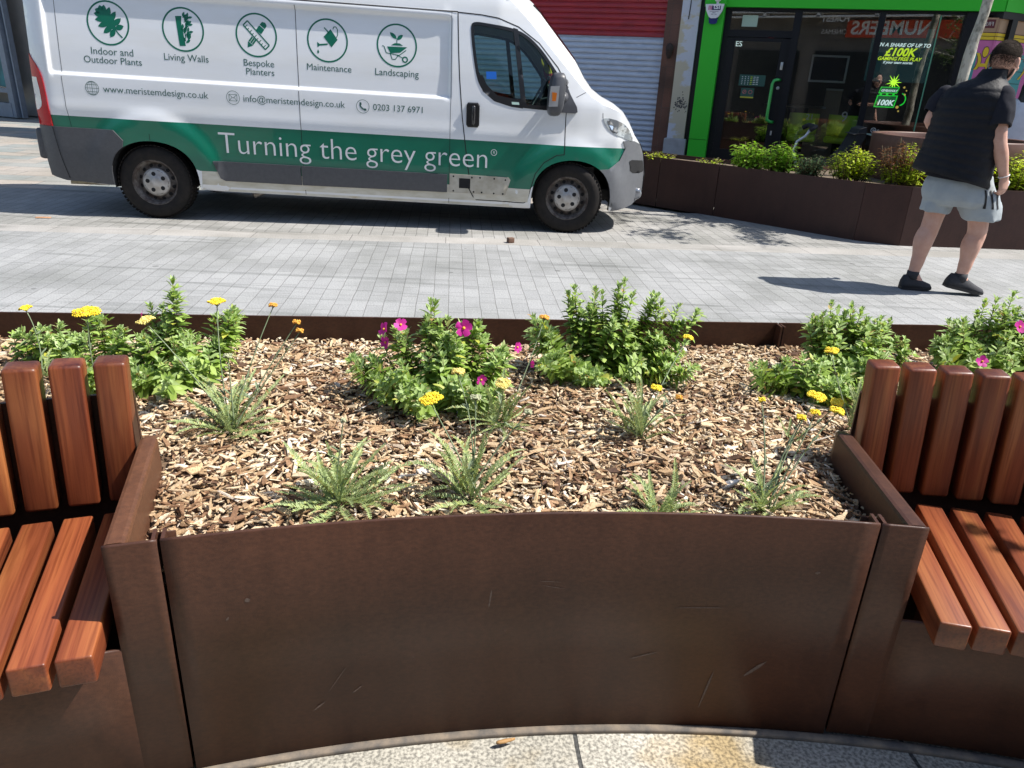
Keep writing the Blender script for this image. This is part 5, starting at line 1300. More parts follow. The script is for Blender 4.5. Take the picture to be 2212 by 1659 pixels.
# pushchair behind the shrubs
pc = empty('pushchair', (3.85, 10.35, 0), R(-8), 'black pushchair with a pale curved handle in front of the shop door', 'pushchair')
M_alu = mat('pale_tube', (0.62, 0.62, 0.62), 0.35, 0.4); M_fab = mat('black_fabric', (0.014, 0.015, 0.018), 0.85, col2=(0.022, 0.023, 0.027), scale=60)
b = MB(); b.tube([(-0.12, -0.2, 0.25), (-0.30, -0.2, 0.72), (-0.27, -0.2, 0.84), (-0.18, -0.2, 0.91), (-0.13, -0.2, 1.00)], 0.017, 8); b.tube([(-0.12, -0.2, 0.25), (0.45, -0.2, 0.12)], 0.015, 8); b.tube([(-0.12, 0.2, 0.25), (0.45, 0.2, 0.12)], 0.015, 8); b.build('frame', M_alu, pc)
b = MB(); b.tube([(-0.14, -0.25, 0.99), (-0.08, -0.22, 1.03), (-0.08, 0.22, 1.03), (-0.14, 0.25, 0.99)], 0.03, 8); b.build('grip', M_fab, pc)
b = MB()
prof = [(0.05, 0.60), (0.25, 0.62), (0.38, 0.80), (0.47, 1.03), (0.545, 1.06), (0.56, 0.95), (0.44, 0.62), (0.30, 0.50), (0.05, 0.50)]
b.prism(prof, -0.22, 0.22, lambda x, z, h: (x, h, z)); b.build('seat', M_fab, pc, recalc=True)
b = MB(); P = [[Vector((0.50 + 0.20 * math.sin(a), y, 0.86 + 0.12 * math.cos(a))) for a in [R(-30 + 20 * i) for i in range(8)]] for y in (-0.24, 0.0, 0.24)]
b.loft(P, caps=False, close=False); b.build('hood', mat('grey_fabric', (0.035, 0.036, 0.042), 0.8), pc)
b = MB(); b.box((0.12, 0, 0.40), (0.34, 0.36, 0.16), bev=0.03, mat=0); b.box((0.10, -0.19, 0.50), (0.2, 0.02, 0.06), mat=1); b.build('basket', [M_fab, mat('pale_cloth_print', (0.5, 0.42, 0.38), 0.8)], pc)
for x, z_, r_ in ((-0.12, 0.13, 0.13), (0.45, 0.09, 0.09)):
    for y in (-0.24, 0.24):
        b = MB(); b.lathe([(0.02, -0.015), (r_ - 0.02, -0.018), (r_, 0), (r_ - 0.02, 0.018), (0.02, 0.015)], (0, 0, 0), 20, 'Y'); b.build('wheel', M_black, pc, (x, y, z_))
# litter
b = MB(); b.loft([[Vector((x, w_ * math.cos(a), 0.004 + 0.004 * math.sin(a))) for a in [R(45 * i) for i in range(8)]] for x, w_ in ((-0.022, 0.002), (-0.015, 0.005), (0.0, 0.006), (0.014, 0.004), (0.024, 0.001))])
o = b.build('dead_leaf', mat('dead_leaf', (0.34, 0.19, 0.07), 0.7)); o.location = (0.025, 1.285, 0.005); o.rotation_euler = (0, 0, R(18)); tag(o, 'curled dry brown leaf on the paving at the foot of the curved planter', 'leaf')
b = MB(); b.box((0, 0, 0.025), (0.06, 0.05, 0.045), bev=0.004); o = b.build('wood_offcut', mat('offcut', (0.13, 0.07, 0.045), 0.8)); o.location = (-0.08, 6.98, 0.0); o.rotation_euler = (0, 0, 0.5); tag(o, 'small brown wood block lying on the paving in front of the van', 'offcut')
b = MB(); b.box((0, 0, 0.006), (0.13, 0.04, 0.008), bev=0.003); o = b.build('bark_piece', mat('bark_orange', (0.45, 0.23, 0.12), 0.8)); o.location = (-4.55, 7.06, 0.0); o.rotation_euler = (0, 0, 0.2); tag(o, 'orange scrap of bark on the paving left of the rear wheel', 'litter')
# ---------------------------------------------------------------- plants
def leafmat(name, ramp_, trans=0.35, rough=0.5):
    return mat(name, ramp_[1][1], rough, island=ramp_, trans=trans, spec=0.35)
M_cis = leafmat('rockrose_leaf', [(0.0, (0.14, 0.225, 0.036)), (0.3, (0.24, 0.36, 0.062)), (0.62, (0.33, 0.455, 0.10)), (0.9, (0.41, 0.53, 0.15)), (1.0, (0.50, 0.48, 0.07))])
M_cis_tip = leafmat('rockrose_tip', [(0.0, (0.28, 0.39, 0.13)), (0.5, (0.39, 0.51, 0.20)), (0.93, (0.46, 0.57, 0.26)), (1.0, (0.45, 0.27, 0.11))])
M_twig = mat('reddish_twig', (0.12, 0.06, 0.03), 0.8, col2=(0.08, 0.09, 0.03), scale=30)
M_pet = mat('magenta_petal', (0.55, 0.015, 0.27), 0.6, island=[(0, (0.42, 0.01, 0.2)), (1, (0.65, 0.03, 0.36))], trans=0.3)
M_stam = mat('yellow_stamen', (0.7, 0.42, 0.03), 0.7)
M_yar = leafmat('yarrow_leaf', [(0.0, (0.21, 0.275, 0.11)), (0.35, (0.31, 0.39, 0.165)), (0.7, (0.39, 0.46, 0.225)), (0.94, (0.43, 0.48, 0.15)), (1.0, (0.36, 0.24, 0.09))], 0.3)
M_ysty = mat('yarrow_stem', (0.22, 0.27, 0.16), 0.7, col2=(0.15, 0.20, 0.10), scale=30)
M_yfl = mat('yarrow_yellow', (0.80, 0.58, 0.015), 0.7, island=[(0, (0.62, 0.40, 0.01)), (0.5, (0.80, 0.60, 0.015)), (1, (0.88, 0.70, 0.06))])
M_yfp = mat('yarrow_pale_yellow', (0.70, 0.56, 0.12), 0.7, island=[(0, (0.55, 0.42, 0.08)), (1, (0.78, 0.66, 0.22))])
M_yfo = mat('yarrow_faded_orange', (0.6, 0.28, 0.03), 0.7, island=[(0, (0.5, 0.20, 0.02)), (0.6, (0.62, 0.30, 0.04)), (1, (0.7, 0.45, 0.06))])
M_yfg = mat('yarrow_bud', (0.35, 0.38, 0.22), 0.8, island=[(0, (0.26, 0.30, 0.17)), (1, (0.45, 0.44, 0.28))])

def leaf(b, p, d, n, L, Wd, fold=0.25, curl=0.2, mat=0):
    """lance shaped leaf of six quads: base p, direction d, upper side n"""
    d = d.normalized(); s = d.cross(n)
    if s.length < 1e-5: s = d.orthogonal()
    s.normalize(); n = s.cross(d)
    P = []
    for t, k in ((0.0, 0.12), (0.28, 0.85), (0.58, 1.0), (0.84, 0.55), (1.0, 0.03)):
        c = p + d * (L * t) - n * (curl * L * t * t)
        wv = s * (Wd * 0.5 * k); up_ = n * (fold * Wd * 0.5 * k)
        P += [c + wv + up_, c, c - wv + up_]
    F = []
    for i in range(4):
        for j in range(2): F.append((3 * i + j, 3 * i + j + 1, 3 * i + 4 + j, 3 * i + 3 + j))
    b.add(P, F, mat, True)
def flower5(b, p, n, r, rng, m_p=0, m_c=1):
    n = n.normalized(); a = n.orthogonal().normalized(); c = n.cross(a)
    for i in range(5):
        t = 2 * math.pi * i / 5 + rng.uniform(-.15, .15); e = a * math.cos(t) + c * math.sin(t); s = -a * math.sin(t) + c * math.cos(t)
        q = [p, p + e * r * .45 - s * r * .42 + n * r * .12, p + e * r * .95 - s * r * .40 + n * r * rng.uniform(.05, .4), p + e * r * 1.05 + n * r * rng.uniform(.1, .4), p + e * r * .95 + s * r * .40 + n * r * rng.uniform(.05, .4), p + e * r * .45 + s * r * .42 + n * r * .12]
        b.add(q, [(0, 1, 2, 3), (0, 3, 4, 5)], m_p, True)
    b.ball(p + n * r * 0.12, r * 0.2, 6, 4, m_c)

def rockrose(seed, x, y, z, label, stems, flowers=(), group='rock rose shrubs in the near planter', name='rock_rose', mats=None, leafL=(0.027, 0.046)):
    """stems: (lean x, lean y, height, number of shoots) clusters; each stem carries opposite leaves"""
    rng = random.Random(seed); root = empty(name, (x, y, z), 0, label, 'shrub', group)
    fo_ = MB(); tw = MB()
    for (lx, ly, h, nsh, spr) in stems:
        for q in range(int(nsh * 1.35 + .5)):
            top = Vector((lx + rng.gauss(0, spr), ly + rng.gauss(0, spr), h * rng.uniform(0.72, 1.0)))
            if q == 0: top = Vector((lx, ly, h))
            base = Vector((top.x * 0.25 + rng.gauss(0, 0.012), top.y * 0.25 + rng.gauss(0, 0.012), -0.02))
            mid = base.lerp(top, 0.5) + Vector((top.x * 0.22, top.y * 0.22, -0.04 * h)) + Vector((rng.gauss(0, .01), rng.gauss(0, .01), 0))
            pts = []
            N_ = 10
            for i in range(N_ + 1):
                t = i / N_; pts.append(base * (1 - t) ** 2 + mid * 2 * t * (1 - t) + top * t * t)
            tw.tube(pts, [0.0028 * (1 - 0.6 * i / N_) for i in range(N_ + 1)], 5)
            L = sum((pts[i + 1] - pts[i]).length for i in range(N_)); nd = max(5, int(L / 0.0118)); ph = rng.uniform(0, 6.28)
            for k in range(nd):
                t = 0.12 + 0.88 * (k / (nd - 1)) ** 0.85
                if t < 0.35 and rng.random() < 0.45: continue
                f = t * N_; i = min(N_ - 1, int(f)); p = pts[i].lerp(pts[i + 1], f - i); ax = (pts[i + 1] - pts[i]).normalized()
                ph += math.pi / 2 + rng.gauss(0, .25)
                a = ax.orthogonal().normalized(); c = ax.cross(a)
                tip = max(0, (t - 0.8) / 0.2)
                for o in (0, math.pi):
                    e = a * math.cos(ph + o) + c * math.sin(ph + o)
                    el = rng.uniform(0.15, 0.6) + 0.75 * tip
                    d = e * math.cos(el) + ax * math.sin(el)
                    d = d + Vector((0, 0, -0.15 * (1 - tip)))
                    LL = rng.uniform(*leafL) * (1.15 - 0.5 * tip) * (1.2 if t < 0.5 else 1)
                    leaf(fo_, p, d, (ax * 1.0 + Vector((0, 0, .35)) + e * -0.2), LL, LL * rng.uniform(.34, .44), rng.uniform(.05, .4), rng.uniform(0.0, .35), 1 if (tip > 0.15 and rng.random() < 0.75) else 0)
                # short side shoots
                if 0.35 < t < 0.92 and rng.random() < 0.32:
                    e = a * math.cos(ph + 1) + c * math.sin(ph + 1); sp = p + (e * 0.8 + ax * 0.7).normalized() * rng.uniform(.015, .035)
                    for m in range(6):
                        th = 1.05 * m + rng.random(); d = (ax * rng.uniform(.3, 1.1) + e * .3 + a * math.cos(th) + c * math.sin(th))
                        leaf(fo_, sp, d, ax + Vector((0, 0, .3)), rng.uniform(.013, .026), rng.uniform(.006, .010), .3, .15, 1 if rng.random() < .5 else 0)
            for m in range(9):       # tuft at the tip
                th = 2.4 * m; ax = (pts[-1] - pts[-2]).normalized(); a = ax.orthogonal().normalized(); c = ax.cross(a); el = 0.5 + 0.09 * m
                d = (a * math.cos(th) + c * math.sin(th)) * math.cos(el) + ax * math.sin(el)
                leaf(fo_, pts[-1], d, ax, rng.uniform(.014, .024), rng.uniform(.006, .009), .4, -.1, 1)
    mats = mats or [M_cis, M_cis_tip]
    tw.build('stem', M_twig, root); fo_.build('foliage', mats, root)
    for (fx, fy, fz, r, nx_, ny_, nz_) in flowers:
        b = MB(); flower5(b, Vector((fx, fy, fz)), Vector((nx_, ny_, nz_)), r, rng); b.build('flower', [M_pet, M_stam], root)
    return root
Z0 = 0.515
rockrose(11, -1.055, 2.17, Z0, 'tall shrub with one high spire behind the left bench', [(-0.00, 0.03, 0.305, 2, .008), (-0.085, 0.04, 0.215, 3, .02), (0.155, 0.08, 0.205, 5, .03), (-0.02, -0.02, 0.17, 8, .05), (0.06, -0.12, 0.10, 8, .05), (-0.05, -0.16, 0.07, 5, .04), (0.12, 0.0, 0.13, 5, .04)],
         [(-0.105, 0.02, 0.195, .016, -1, -.4, .3)])
rockrose(12, -1.25, 2.15, Z0, 'leafy shrub behind the left bench, under the broad yellow yarrow heads', [(-0.07, 0.06, 0.19, 4, .03), (0.05, 0.0, 0.15, 7, .045), (0.02, -0.1, 0.09, 6, .05)])
rockrose(13, -1.53, 2.25, Z0, 'low bushy shrub at the far left edge of the planter', [(0.0, 0.0, 0.11, 8, .05), (0.09, -0.02, 0.09, 6, .04)])
rockrose(21, -0.225, 2.12, Z0, 'rounded shrub with magenta flowers in the middle of the planter', [(-0.035, 0.06, 0.285, 4, .02), (0.02, 0.03, 0.24, 7, .04), (0.11, 0.06, 0.225, 5, .025), (-0.13, 0.02, 0.20, 5, .03), (-0.20, -0.03, 0.13, 6, .03), (0.19, 0.02, 0.16, 6, .035), (-0.06, -0.14, 0.10, 8, .045), (0.08, -0.13, 0.12, 8, .045), (0.0, -0.05, 0.18, 8, .05), (-0.13, -0.10, 0.10, 6, .03)],
         [(-0.115, -0.02, 0.235, .020, .2, -.8, .8), (-0.165, -0.01, 0.215, .022, -.8, -.6, .5), (-0.16, -0.02, 0.178, .019, -.7, -.8, .2), (0.075, -0.05, 0.245, .025, .2, -1, .3), (0.235, 0.03, 0.165, .017, .7, -.6, .2), (0.135, -0.15, 0.125, .016, .6, -.8, 0)])
rockrose(31, 0.285, 2.40, Z0, 'tall many branched shrub standing right of the magenta flowered one', [(-0.09, 0.02, 0.285, 4, .018), (-0.02, 0.04, 0.275, 5, .025), (0.075, 0.03, 0.315, 4, .018), (0.19, 0.04, 0.265, 4, .022), (0.265, 0.03, 0.235, 4, .022), (-0.19, -0.02, 0.175, 7, .035), (-0.13, -0.12, 0.10, 7, .045), (0.05, 0.0, 0.20, 8, .05), (0.20, -0.05, 0.15, 7, .05), (0.25, -0.09, 0.09, 6, .04), (-0.04, -0.17, 0.06, 5, .03), (0.12, -0.06, 0.12, 5, .05)],
         [(-0.22, -0.14, 0.07, .012, -.8, -.5, .1)])
rockrose(41, 1.165, 2.46, Z0, 'dense domed shrub behind the end of the right bench', [(0.0, 0.04, 0.245, 7, .035), (-0.10, 0.02, 0.215, 7, .035), (0.10, 0.02, 0.215, 7, .035), (0.16, 0.0, 0.15, 7, .035), (0.03, -0.05, 0.19, 10, .05), (0.0, -0.14, 0.11, 8, .05)])
rockrose(42, 0.99, 2.30, Z0, 'low spreading shrub left of the domed one', [(-0.09, 0.02, 0.10, 7, .04), (0.0, 0.0, 0.12, 7, .04), (0.07, -0.08, 0.08, 6, .04), (0.02, -0.10, 0.05, 4, .03)])
rockrose(51, 1.73, 2.56, Z0, 'shrub with two magenta flowers at the right edge above the bench', [(-0.13, 0.0, 0.20, 7, .035), (-0.20, -0.05, 0.15, 6, .035), (-0.01, 0.04, 0.27, 8, .04), (0.13, 0.04, 0.285, 8, .04), (0.0, -0.07, 0.18, 10, .06), (0.14, -0.10, 0.14, 8, .05), (-0.12, -0.08, 0.12, 7, .05), (0.25, 0.0, 0.22, 8, .05)],
         [(-0.015, -0.125, 0.225, .022, .2, -1, .6), (-0.165, -0.215, 0.125, .020, -.1, -1, .7)])

# ---- yarrow: feathery rosettes and flat flower heads on wiry stems
def frond(b, pts, W0, rng):
    """midrib with many narrow upturned leaflets on both sides"""
    L = sum((pts[i + 1] - pts[i]).length for i in range(len(pts) - 1)); n = max(12, int(L / 0.0052)); k = len(pts) - 1
    b.tube(pts, [0.0015 * (1 - .7 * i / k) for i in range(k + 1)], 4)
    for q in range(n):
        t = 0.16 + 0.84 * q / (n - 1); f = t * k; i = min(k - 1, int(f)); p = pts[i].lerp(pts[i + 1], f - i); ax = (pts[i + 1] - pts[i]).normalized()
        side_ = ax.cross(Vector((0, 0, 1)))
        if side_.length < .05: side_ = ax.orthogonal()
        side_.normalize(); up_ = side_.cross(ax)
        wl = W0 * math.sin(math.pi * (0.10 + 0.86 * t)) ** 0.7 * rng.uniform(.75, 1.1)
        for sg in (-1, 1):
            d = (side_ * sg + ax * rng.uniform(.35, .7) + up_ * rng.uniform(.15, .9)).normalized(); s = ax * 0.0017
            b.add([p - s, p + d * wl * .5 - s * 1.35, p + d * wl, p + d * wl * .5 + s * 1.5 + up_ * .001, p + s], [(0, 1, 2, 3, 4)], 0, False)
            e = (d + ax * .9).normalized()
            b.add([p + d * wl * .42, p + d * wl * .42 + e * wl * .45, p + d * wl * .56], [(0, 1, 2)], 0, False)
            e = (d - ax * .5 + up_ * .6).normalized()
            b.add([p + d * wl * .35, p + d * wl * .35 + e * wl * .32, p + d * wl * .50], [(0, 1, 2)], 0, False)
def yarrow(seed, x, y, label, fronds, stems=(), z=Z0, Wf=0.016):
    """fronds: (count, length, elevation range deg, azimuth range deg); stems: (dx, dy, height, head radius, material, tilt)"""
    rng = random.Random(seed); root = empty('yarrow', (x, y, z), 0, label, 'flower', 'yarrow plants in the near planter')
    b = MB()
    for (cnt, L, e0, e1, a0, a1) in fronds:
        for q in range(cnt):
            az = R(a0 + (a1 - a0) * (q + rng.random()) / cnt); el = R(rng.uniform(e0, e1)); l = L * rng.uniform(.75, 1.1); bend = rng.uniform(.1, 1.5)
            pts = []; p = Vector((rng.gauss(0, .012), rng.gauss(0, .012), -0.005)); tw_ = rng.gauss(0, .55)
            for i in range(9):
                pts.append(p.copy()); t = i / 8
                ee = el - bend * t * t; aa = az + tw_ * t
                p = p + Vector((math.cos(aa) * math.cos(ee), math.sin(aa) * math.cos(ee), math.sin(ee))) * (l / 8)
            for i, pt in enumerate(pts): pt.z = max(pt.z, 0.006 + 0.002 * i)
            frond(b, pts, Wf * rng.uniform(.5, .9) * min(1.15, l / .12), rng)
    b.build('foliage', M_yar, root)
    for (dx, dy, h, r, m, tilt) in stems:
        r *= .88
        s = MB(); top = Vector((dx, dy, h)); base = Vector((rng.gauss(0, .008), rng.gauss(0, .008), 0)); mid = base.lerp(top, .5) + Vector((rng.gauss(0, .012), rng.gauss(0, .012), .012))
        pts = [base * (1 - t) ** 2 + mid * 2 * t * (1 - t) + top * t * t for t in [i / 10 for i in range(11)]]
        s.tube(pts, [0.0021 - 0.0008 * i / 10 for i in range(11)], 6)
        ax = (pts[-1] - pts[-2]).normalized(); nrm = (ax * .35 + Vector((0, 0, 1)) + Vector(tilt) * .38).normalized(); a = nrm.orthogonal().normalized(); c = nrm.cross(a)
        hc = top + nrm * r * 0.75
        hd = MB()
        nb = 6
        for i in range(nb + 2):
            th = 2 * math.pi * i / nb + rng.random() * .5; rr_ = r * (rng.uniform(.45, .8) if i < nb else .1)
            e = hc + (a * math.cos(th) + c * math.sin(th)) * rr_ - nrm * .003
            s.tube([top - ax * .002, top.lerp(e, .55) - nrm * r * .08, e], [.0012, .0009, .0008], 4)
        nfl = int(40 + 5200 * r)
        for q in range(nfl):
            rr_ = r * math.sqrt((q + .5) / nfl); th = 2.39996 * q; lump = .0025 * math.sin(th * 3 + rr_ * 200)
            cpos = hc + (a * math.cos(th) * 1.0 + c * math.sin(th) * .92) * rr_ * rng.uniform(.93, 1.05) + nrm * (lump - .22 * rr_ * rr_ / r + rng.uniform(-.0012, .0012))
            hd.ball(cpos, rng.uniform(.0022, .0033) * (1 if r > .014 else .8), 5, 3)
        for q in range(rng.choice((2, 3, 4))):     # small leaves on the stem
            i = rng.randrange(2, 9); p = pts[i]; th = rng.uniform(0, 6.28); d = Vector((math.cos(th), math.sin(th), .9)).normalized(); l = rng.uniform(.012, .03)
            f = [p + d * l * j / 4 + Vector((math.cos(th), math.sin(th), 0)) * .004 * (j / 4) ** 2 for j in range(5)]
            frond(s, f, .006, rng)
        so = s.build('flower_stem', M_ysty, root); hd.build('flower_head', m, so)
    return root
yarrow(1, -0.755, 1.80, 'feathery yarrow beside the left bench with tall thin orange heads', [(13, .20, 30, 65, 0, 190), (10, .17, 5, 45, 150, 400), (6, .17, 50, 80, 0, 360)],
       [(-0.045, 0.10, .33, .026, M_yfl, (0, -.3, 0)), (0.085, 0.16, .315, .013, M_yfo, (0, -.2, 0)), (0.165, 0.10, .29, .012, M_yfo, (.2, -.2, 0)), (0.175, 0.09, .27, .011, M_yfo, (.3, -.3, 0)), (-0.215, 0.05, .285, .027, M_yfp, (-.1, -.4, 0)), (-0.01, 0.05, .2, .014, M_yfg, (0, -.2, 0))])
yarrow(2, -1.46, 2.12, 'small yarrow at the far left with one yellow head', [(9, .10, 20, 70, 0, 360)], [(-0.055, 0.06, .195, .020, M_yfl, (0, -.3, 0))])
yarrow(3, -1.23, 2.02, 'yarrow with the broadest yellow head, behind the left bench', [(7, .09, 20, 70, 0, 360)], [(0.0, 0.0, .235, .042, M_yfl, (.15, -.45, 0))])
yarrow(4, -0.385, 1.47, 'large bushy grey green yarrow without flowers beside the curved front plate', [(15, .19, 20, 60, -20, 200), (16, .16, 0, 40, 150, 390), (8, .18, 45, 80, 0, 360)], [(0.01, 0.03, .20, .006, M_yfg, (0, 0, 0))], Wf=.018)
yarrow(5, -0.085, 1.52, 'yarrow with a wide lemon head at the front of the planter', [(11, .18, 30, 75, 0, 200), (9, .14, 2, 40, 170, 380), (6, .19, 50, 80, 0, 360)],
       [(-0.10, 0.06, .215, .034, M_yfl, (0, -.45, 0)), (0.0, 0.10, .215, .015, M_yfg, (0, -.2, 0)), (0.125, 0.07, .20, .011, M_yfg, (.1, -.2, 0)), (-0.045, 0.12, .27, .018, M_yfp, (.2, -.1, 0))], Wf=.017)
yarrow(6, -0.03, 1.93, 'yarrow with a pale lemon head below the magenta flowered shrub', [(14, .17, 30, 80, 0, 360), (8, .13, 5, 35, 150, 390)], [(0.005, -0.05, .145, .025, M_yfp, (.1, -.75, 0)), (0.115, 0.16, .275, .017, M_yfo, (0, -.2, 0))])
yarrow(7, 0.37, 1.90, 'yarrow of upright fronds with three heads, in front of the tall shrub', [(9, .19, 55, 85, 60, 250), (11, .15, 25, 65, -40, 220)], [(0.035, 0.03, .135, .018, M_yfl, (0, -.4, 0)), (0.095, 0.0, .125, .012, M_yfo, (.1, -.3, 0)), (0.15, 0.22, .225, .018, M_yfl, (.1, -.4, 0))])
yarrow(8, 0.355, 1.475, 'low yarrow close behind the rim of the curved plate', [(14, .15, 30, 75, 0, 360), (8, .13, 5, 35, 120, 420)], [])
yarrow(9, 0.615, 1.53, 'yarrow with clustered yellow heads beside the right bench', [(14, .15, 25, 80, 0, 360), (7, .13, 5, 35, 150, 390)],
       [(0.125, 0.14, .235, .028, M_yfl, (.15, -.5, 0)), (0.115, 0.10, .215, .015, M_yfl, (0, -.4, 0)), (0.165, 0.10, .22, .020, M_yfl, (.1, -.4, 0)), (0.08, 0.09, .205, .014, M_yfl, (0, -.4, 0)), (-0.01, 0.12, .235, .010, M_yfl, (0, -.3, 0))])
yarrow(10, 0.81, 1.93, 'small yarrow with one yellow head near the end of the right bench', [(6, .08, 30, 75, 0, 360)], [(0.06, -0.10, .16, .020, M_yfl, (.1, -.4, 0))])
yarrow(11, 1.02, 2.0, 'yarrow leaning behind the right bench with a tilted yellow head', [(3, .16, 65, 85, 0, 360)], [(-0.07, 0.10, .21, .024, M_yfl, (-.1, -.5, 0))])

# ---- shrubs of the far planter
M_fs1 = leafmat('bright_leaf', [(0.0, (0.18, 0.34, 0.035)), (0.5, (0.32, 0.53, 0.06)), (1.0, (0.44, 0.62, 0.10))])
M_fs2 = leafmat('yellow_green_leaf', [(0.0, (0.21, 0.30, 0.022)), (0.5, (0.42, 0.53, 0.04)), (1.0, (0.58, 0.64, 0.07))])
M_fs3 = leafmat('brown_leaf', [(0.0, (0.09, 0.035, 0.015)), (1.0, (0.16, 0.07, 0.025))])
M_fs4 = leafmat('grey_green_leaf', [(0.0, (0.07, 0.12, 0.05)), (1.0, (0.16, 0.23, 0.10))])
def far_shrub(seed, x, y, w_, h, label, mats, nst, L=(.055, .10), cat='shrub', brown=None):
    w_ *= 1.25; h *= 1.3; nst = int(nst * 2.5)
    rng = random.Random(seed); root = empty('leafy_shrub', (x, y, 0.55), 0, label, cat, 'shrubs in the far planter'); b = MB(); tw = MB()
    for q in range(nst):
        tx, ty = rng.uniform(-w_, w_), rng.uniform(-.22, .22); hh = h * rng.uniform(.6, 1.0) * (1 - .25 * abs(tx) / w_)
        p0 = Vector((tx * .5, ty * .5, 0)); p1 = Vector((tx, ty, hh)); tw.tube([p0, p0.lerp(p1, .5) + Vector((0, 0, .02)), p1], [.005, .004, .002], 5)
        for k in range(int(hh / .016)):
            t = .15 + .85 * k / (hh / .016); p = p0.lerp(p1, t); th = 2.4 * k + rng.random()
            d = Vector((math.cos(th), math.sin(th), rng.uniform(-.15, .7)))
            mi = 0
            if brown and brown(tx, t): mi = 1
            leaf(b, p + d * .012, d, Vector((0, 0, 1)) + d * -.3, rng.uniform(*L) * (1.1 - .4 * t), rng.uniform(*L) * .5 * (1.1 - .4 * t), .25, .35, mi)
    tw.build('stem', M_twig, root); b.build('foliage', mats, root); return root
far_shrub(1, 2.63, 9.05, .15, .30, 'bright green leafy shrub, leftmost of the tall ones by the shop door', [M_fs1, M_fs3], 16)
far_shrub(2, 2.93, 8.85, .17, .30, 'bright green shrub below the pale pushchair handle', [M_fs1, M_fs3], 17)
far_shrub(3, 3.20, 8.60, .14, .23, 'grey green shrub between the bright one and the yellow one', [M_fs4, M_fs3], 15, (.042, .072))
far_shrub(4, 3.56, 8.36, .20, .33, 'yellow green bush left of the round planter', [M_fs2, M_fs3], 26, (.042, .072))
far_shrub(5, 3.99, 8.14, .19, .39, 'yellow green bush with a browned top in front of the round planter', [M_fs2, M_fs3], 24, (.042, .072), brown=lambda tx, t: tx < 0.02 and t > .55)
far_shrub(6, 5.22, 8.2, .22, .36, 'yellow green bush right of the walking man', [M_fs2, M_fs3], 26, (.042, .072))
far_shrub(7, 4.72, 8.12, .16, .30, 'yellow green bush behind the walking man', [M_fs2, M_fs3], 16, (.042, .072))
far_shrub(8, 1.72, 9.86, .20, .09, 'tiny ground hugging plant at the left end of the far planter', [M_fs2, M_fs3], 14, (.03, .05))
far_shrub(9, 2.28, 9.36, .16, .09, 'small low seedling left of the bright shrubs', [M_fs2, M_fs3], 9, (.03, .05))

# ---- the young tree in the round planter: its crown stands above the picture
M_bark = mat('pale_bark', (0.13, 0.12, 0.095), 0.85, col2=(0.46, 0.43, 0.36), scale=11, stretch=(1, 1, .55), bump=.5, bscale=40, ramp=(.38, .55))
M_tl = leafmat('tree_leaf', [(0.0, (0.05, 0.10, 0.02)), (1.0, (0.11, 0.19, 0.04))])
def tree(seed, base, trunk, branches, nleaf, label, leafsz=(.06, .1), r0=.062):
    rng = random.Random(seed); root = empty('street_tree', base, 0, label, 'tree', None)
    b = MB(); k = len(trunk) - 1
    pts = []
    for i in range(k):
        a, c = Vector(trunk[i]), Vector(trunk[i + 1])
        for q in range(6): pts.append(a.lerp(c, q / 6) + Vector((rng.gauss(0, .006), rng.gauss(0, .006), 0)))
    pts.append(Vector(trunk[-1])); n = len(pts)
    b.tube(pts, [r0 * (1 - .55 * i / n) * (1 + .12 * (rng.random() if i % 4 == 0 else 0)) for i in range(n)], 12)
    b.build('trunk', M_bark, root)
    b = MB(); lf = MB()
    for (s, e, dens, spread) in branches:
        s, e = Vector(s), Vector(e); m = s.lerp(e, .5) + Vector((rng.gauss(0, .1), rng.gauss(0, .1), .12))
        bp = [s * (1 - t) ** 2 + m * 2 * t * (1 - t) + e * t * t for t in [i / 8 for i in range(9)]]
        b.tube(bp, [.022 * (1 - .8 * i / 8) for i in range(9)], 6)
        for q in range(9):
            t = rng.uniform(.3, 1); p = bp[min(8, int(t * 8))]; d = Vector((rng.gauss(0, 1), rng.gauss(0, 1), rng.gauss(0, .6))).normalized() * spread * rng.uniform(.5, 1.2)
            b.tube([p, p + d * .5 + Vector((0, 0, .04)), p + d], [.008, .005, .003], 5)
            for j in range(dens):
                c = p + d * rng.uniform(.2, 1.05) + Vector((rng.gauss(0, .07), rng.gauss(0, .07), rng.gauss(0, .06)))
                th = rng.uniform(0, 6.28); leaf(lf, c, Vector((math.cos(th), math.sin(th), rng.uniform(-.7, .3))), Vector((rng.gauss(0, .4), rng.gauss(0, .4), 1)), rng.uniform(*leafsz), rng.uniform(*leafsz) * .55, .1, .2)
    b.build('branch', M_bark, root); lf.build('crown', M_tl, root); return root
tree(3, (4.84, 9.0, 0.93), [(0, 0, -.05), (-.01, 0, .7), (.055, 0, 1.5), (.12, -.02, 2.4), (.16, -.05, 3.5), (.15, -.03, 5.2)],
     [((.08, 0, 2.3), (.25, -1.75, 2.75), 26, .40), ((.1, 0, 2.5), (-.75, -1.55, 2.9), 24, .40), ((.1, 0, 2.6), (.9, -1.6, 3.1), 24, .42), ((.12, 0, 4.4), (.95, -.8, 5.4), 18, .5), ((.12, 0, 4.6), (-.7, .5, 5.6), 18, .5), ((.14, 0, 4.9), (.6, .6, 6.0), 18, .5), ((.15, 0, 5.0), (0, -.6, 6.2), 18, .5)], 0, 'slim young tree with pale bark growing from the round planter')
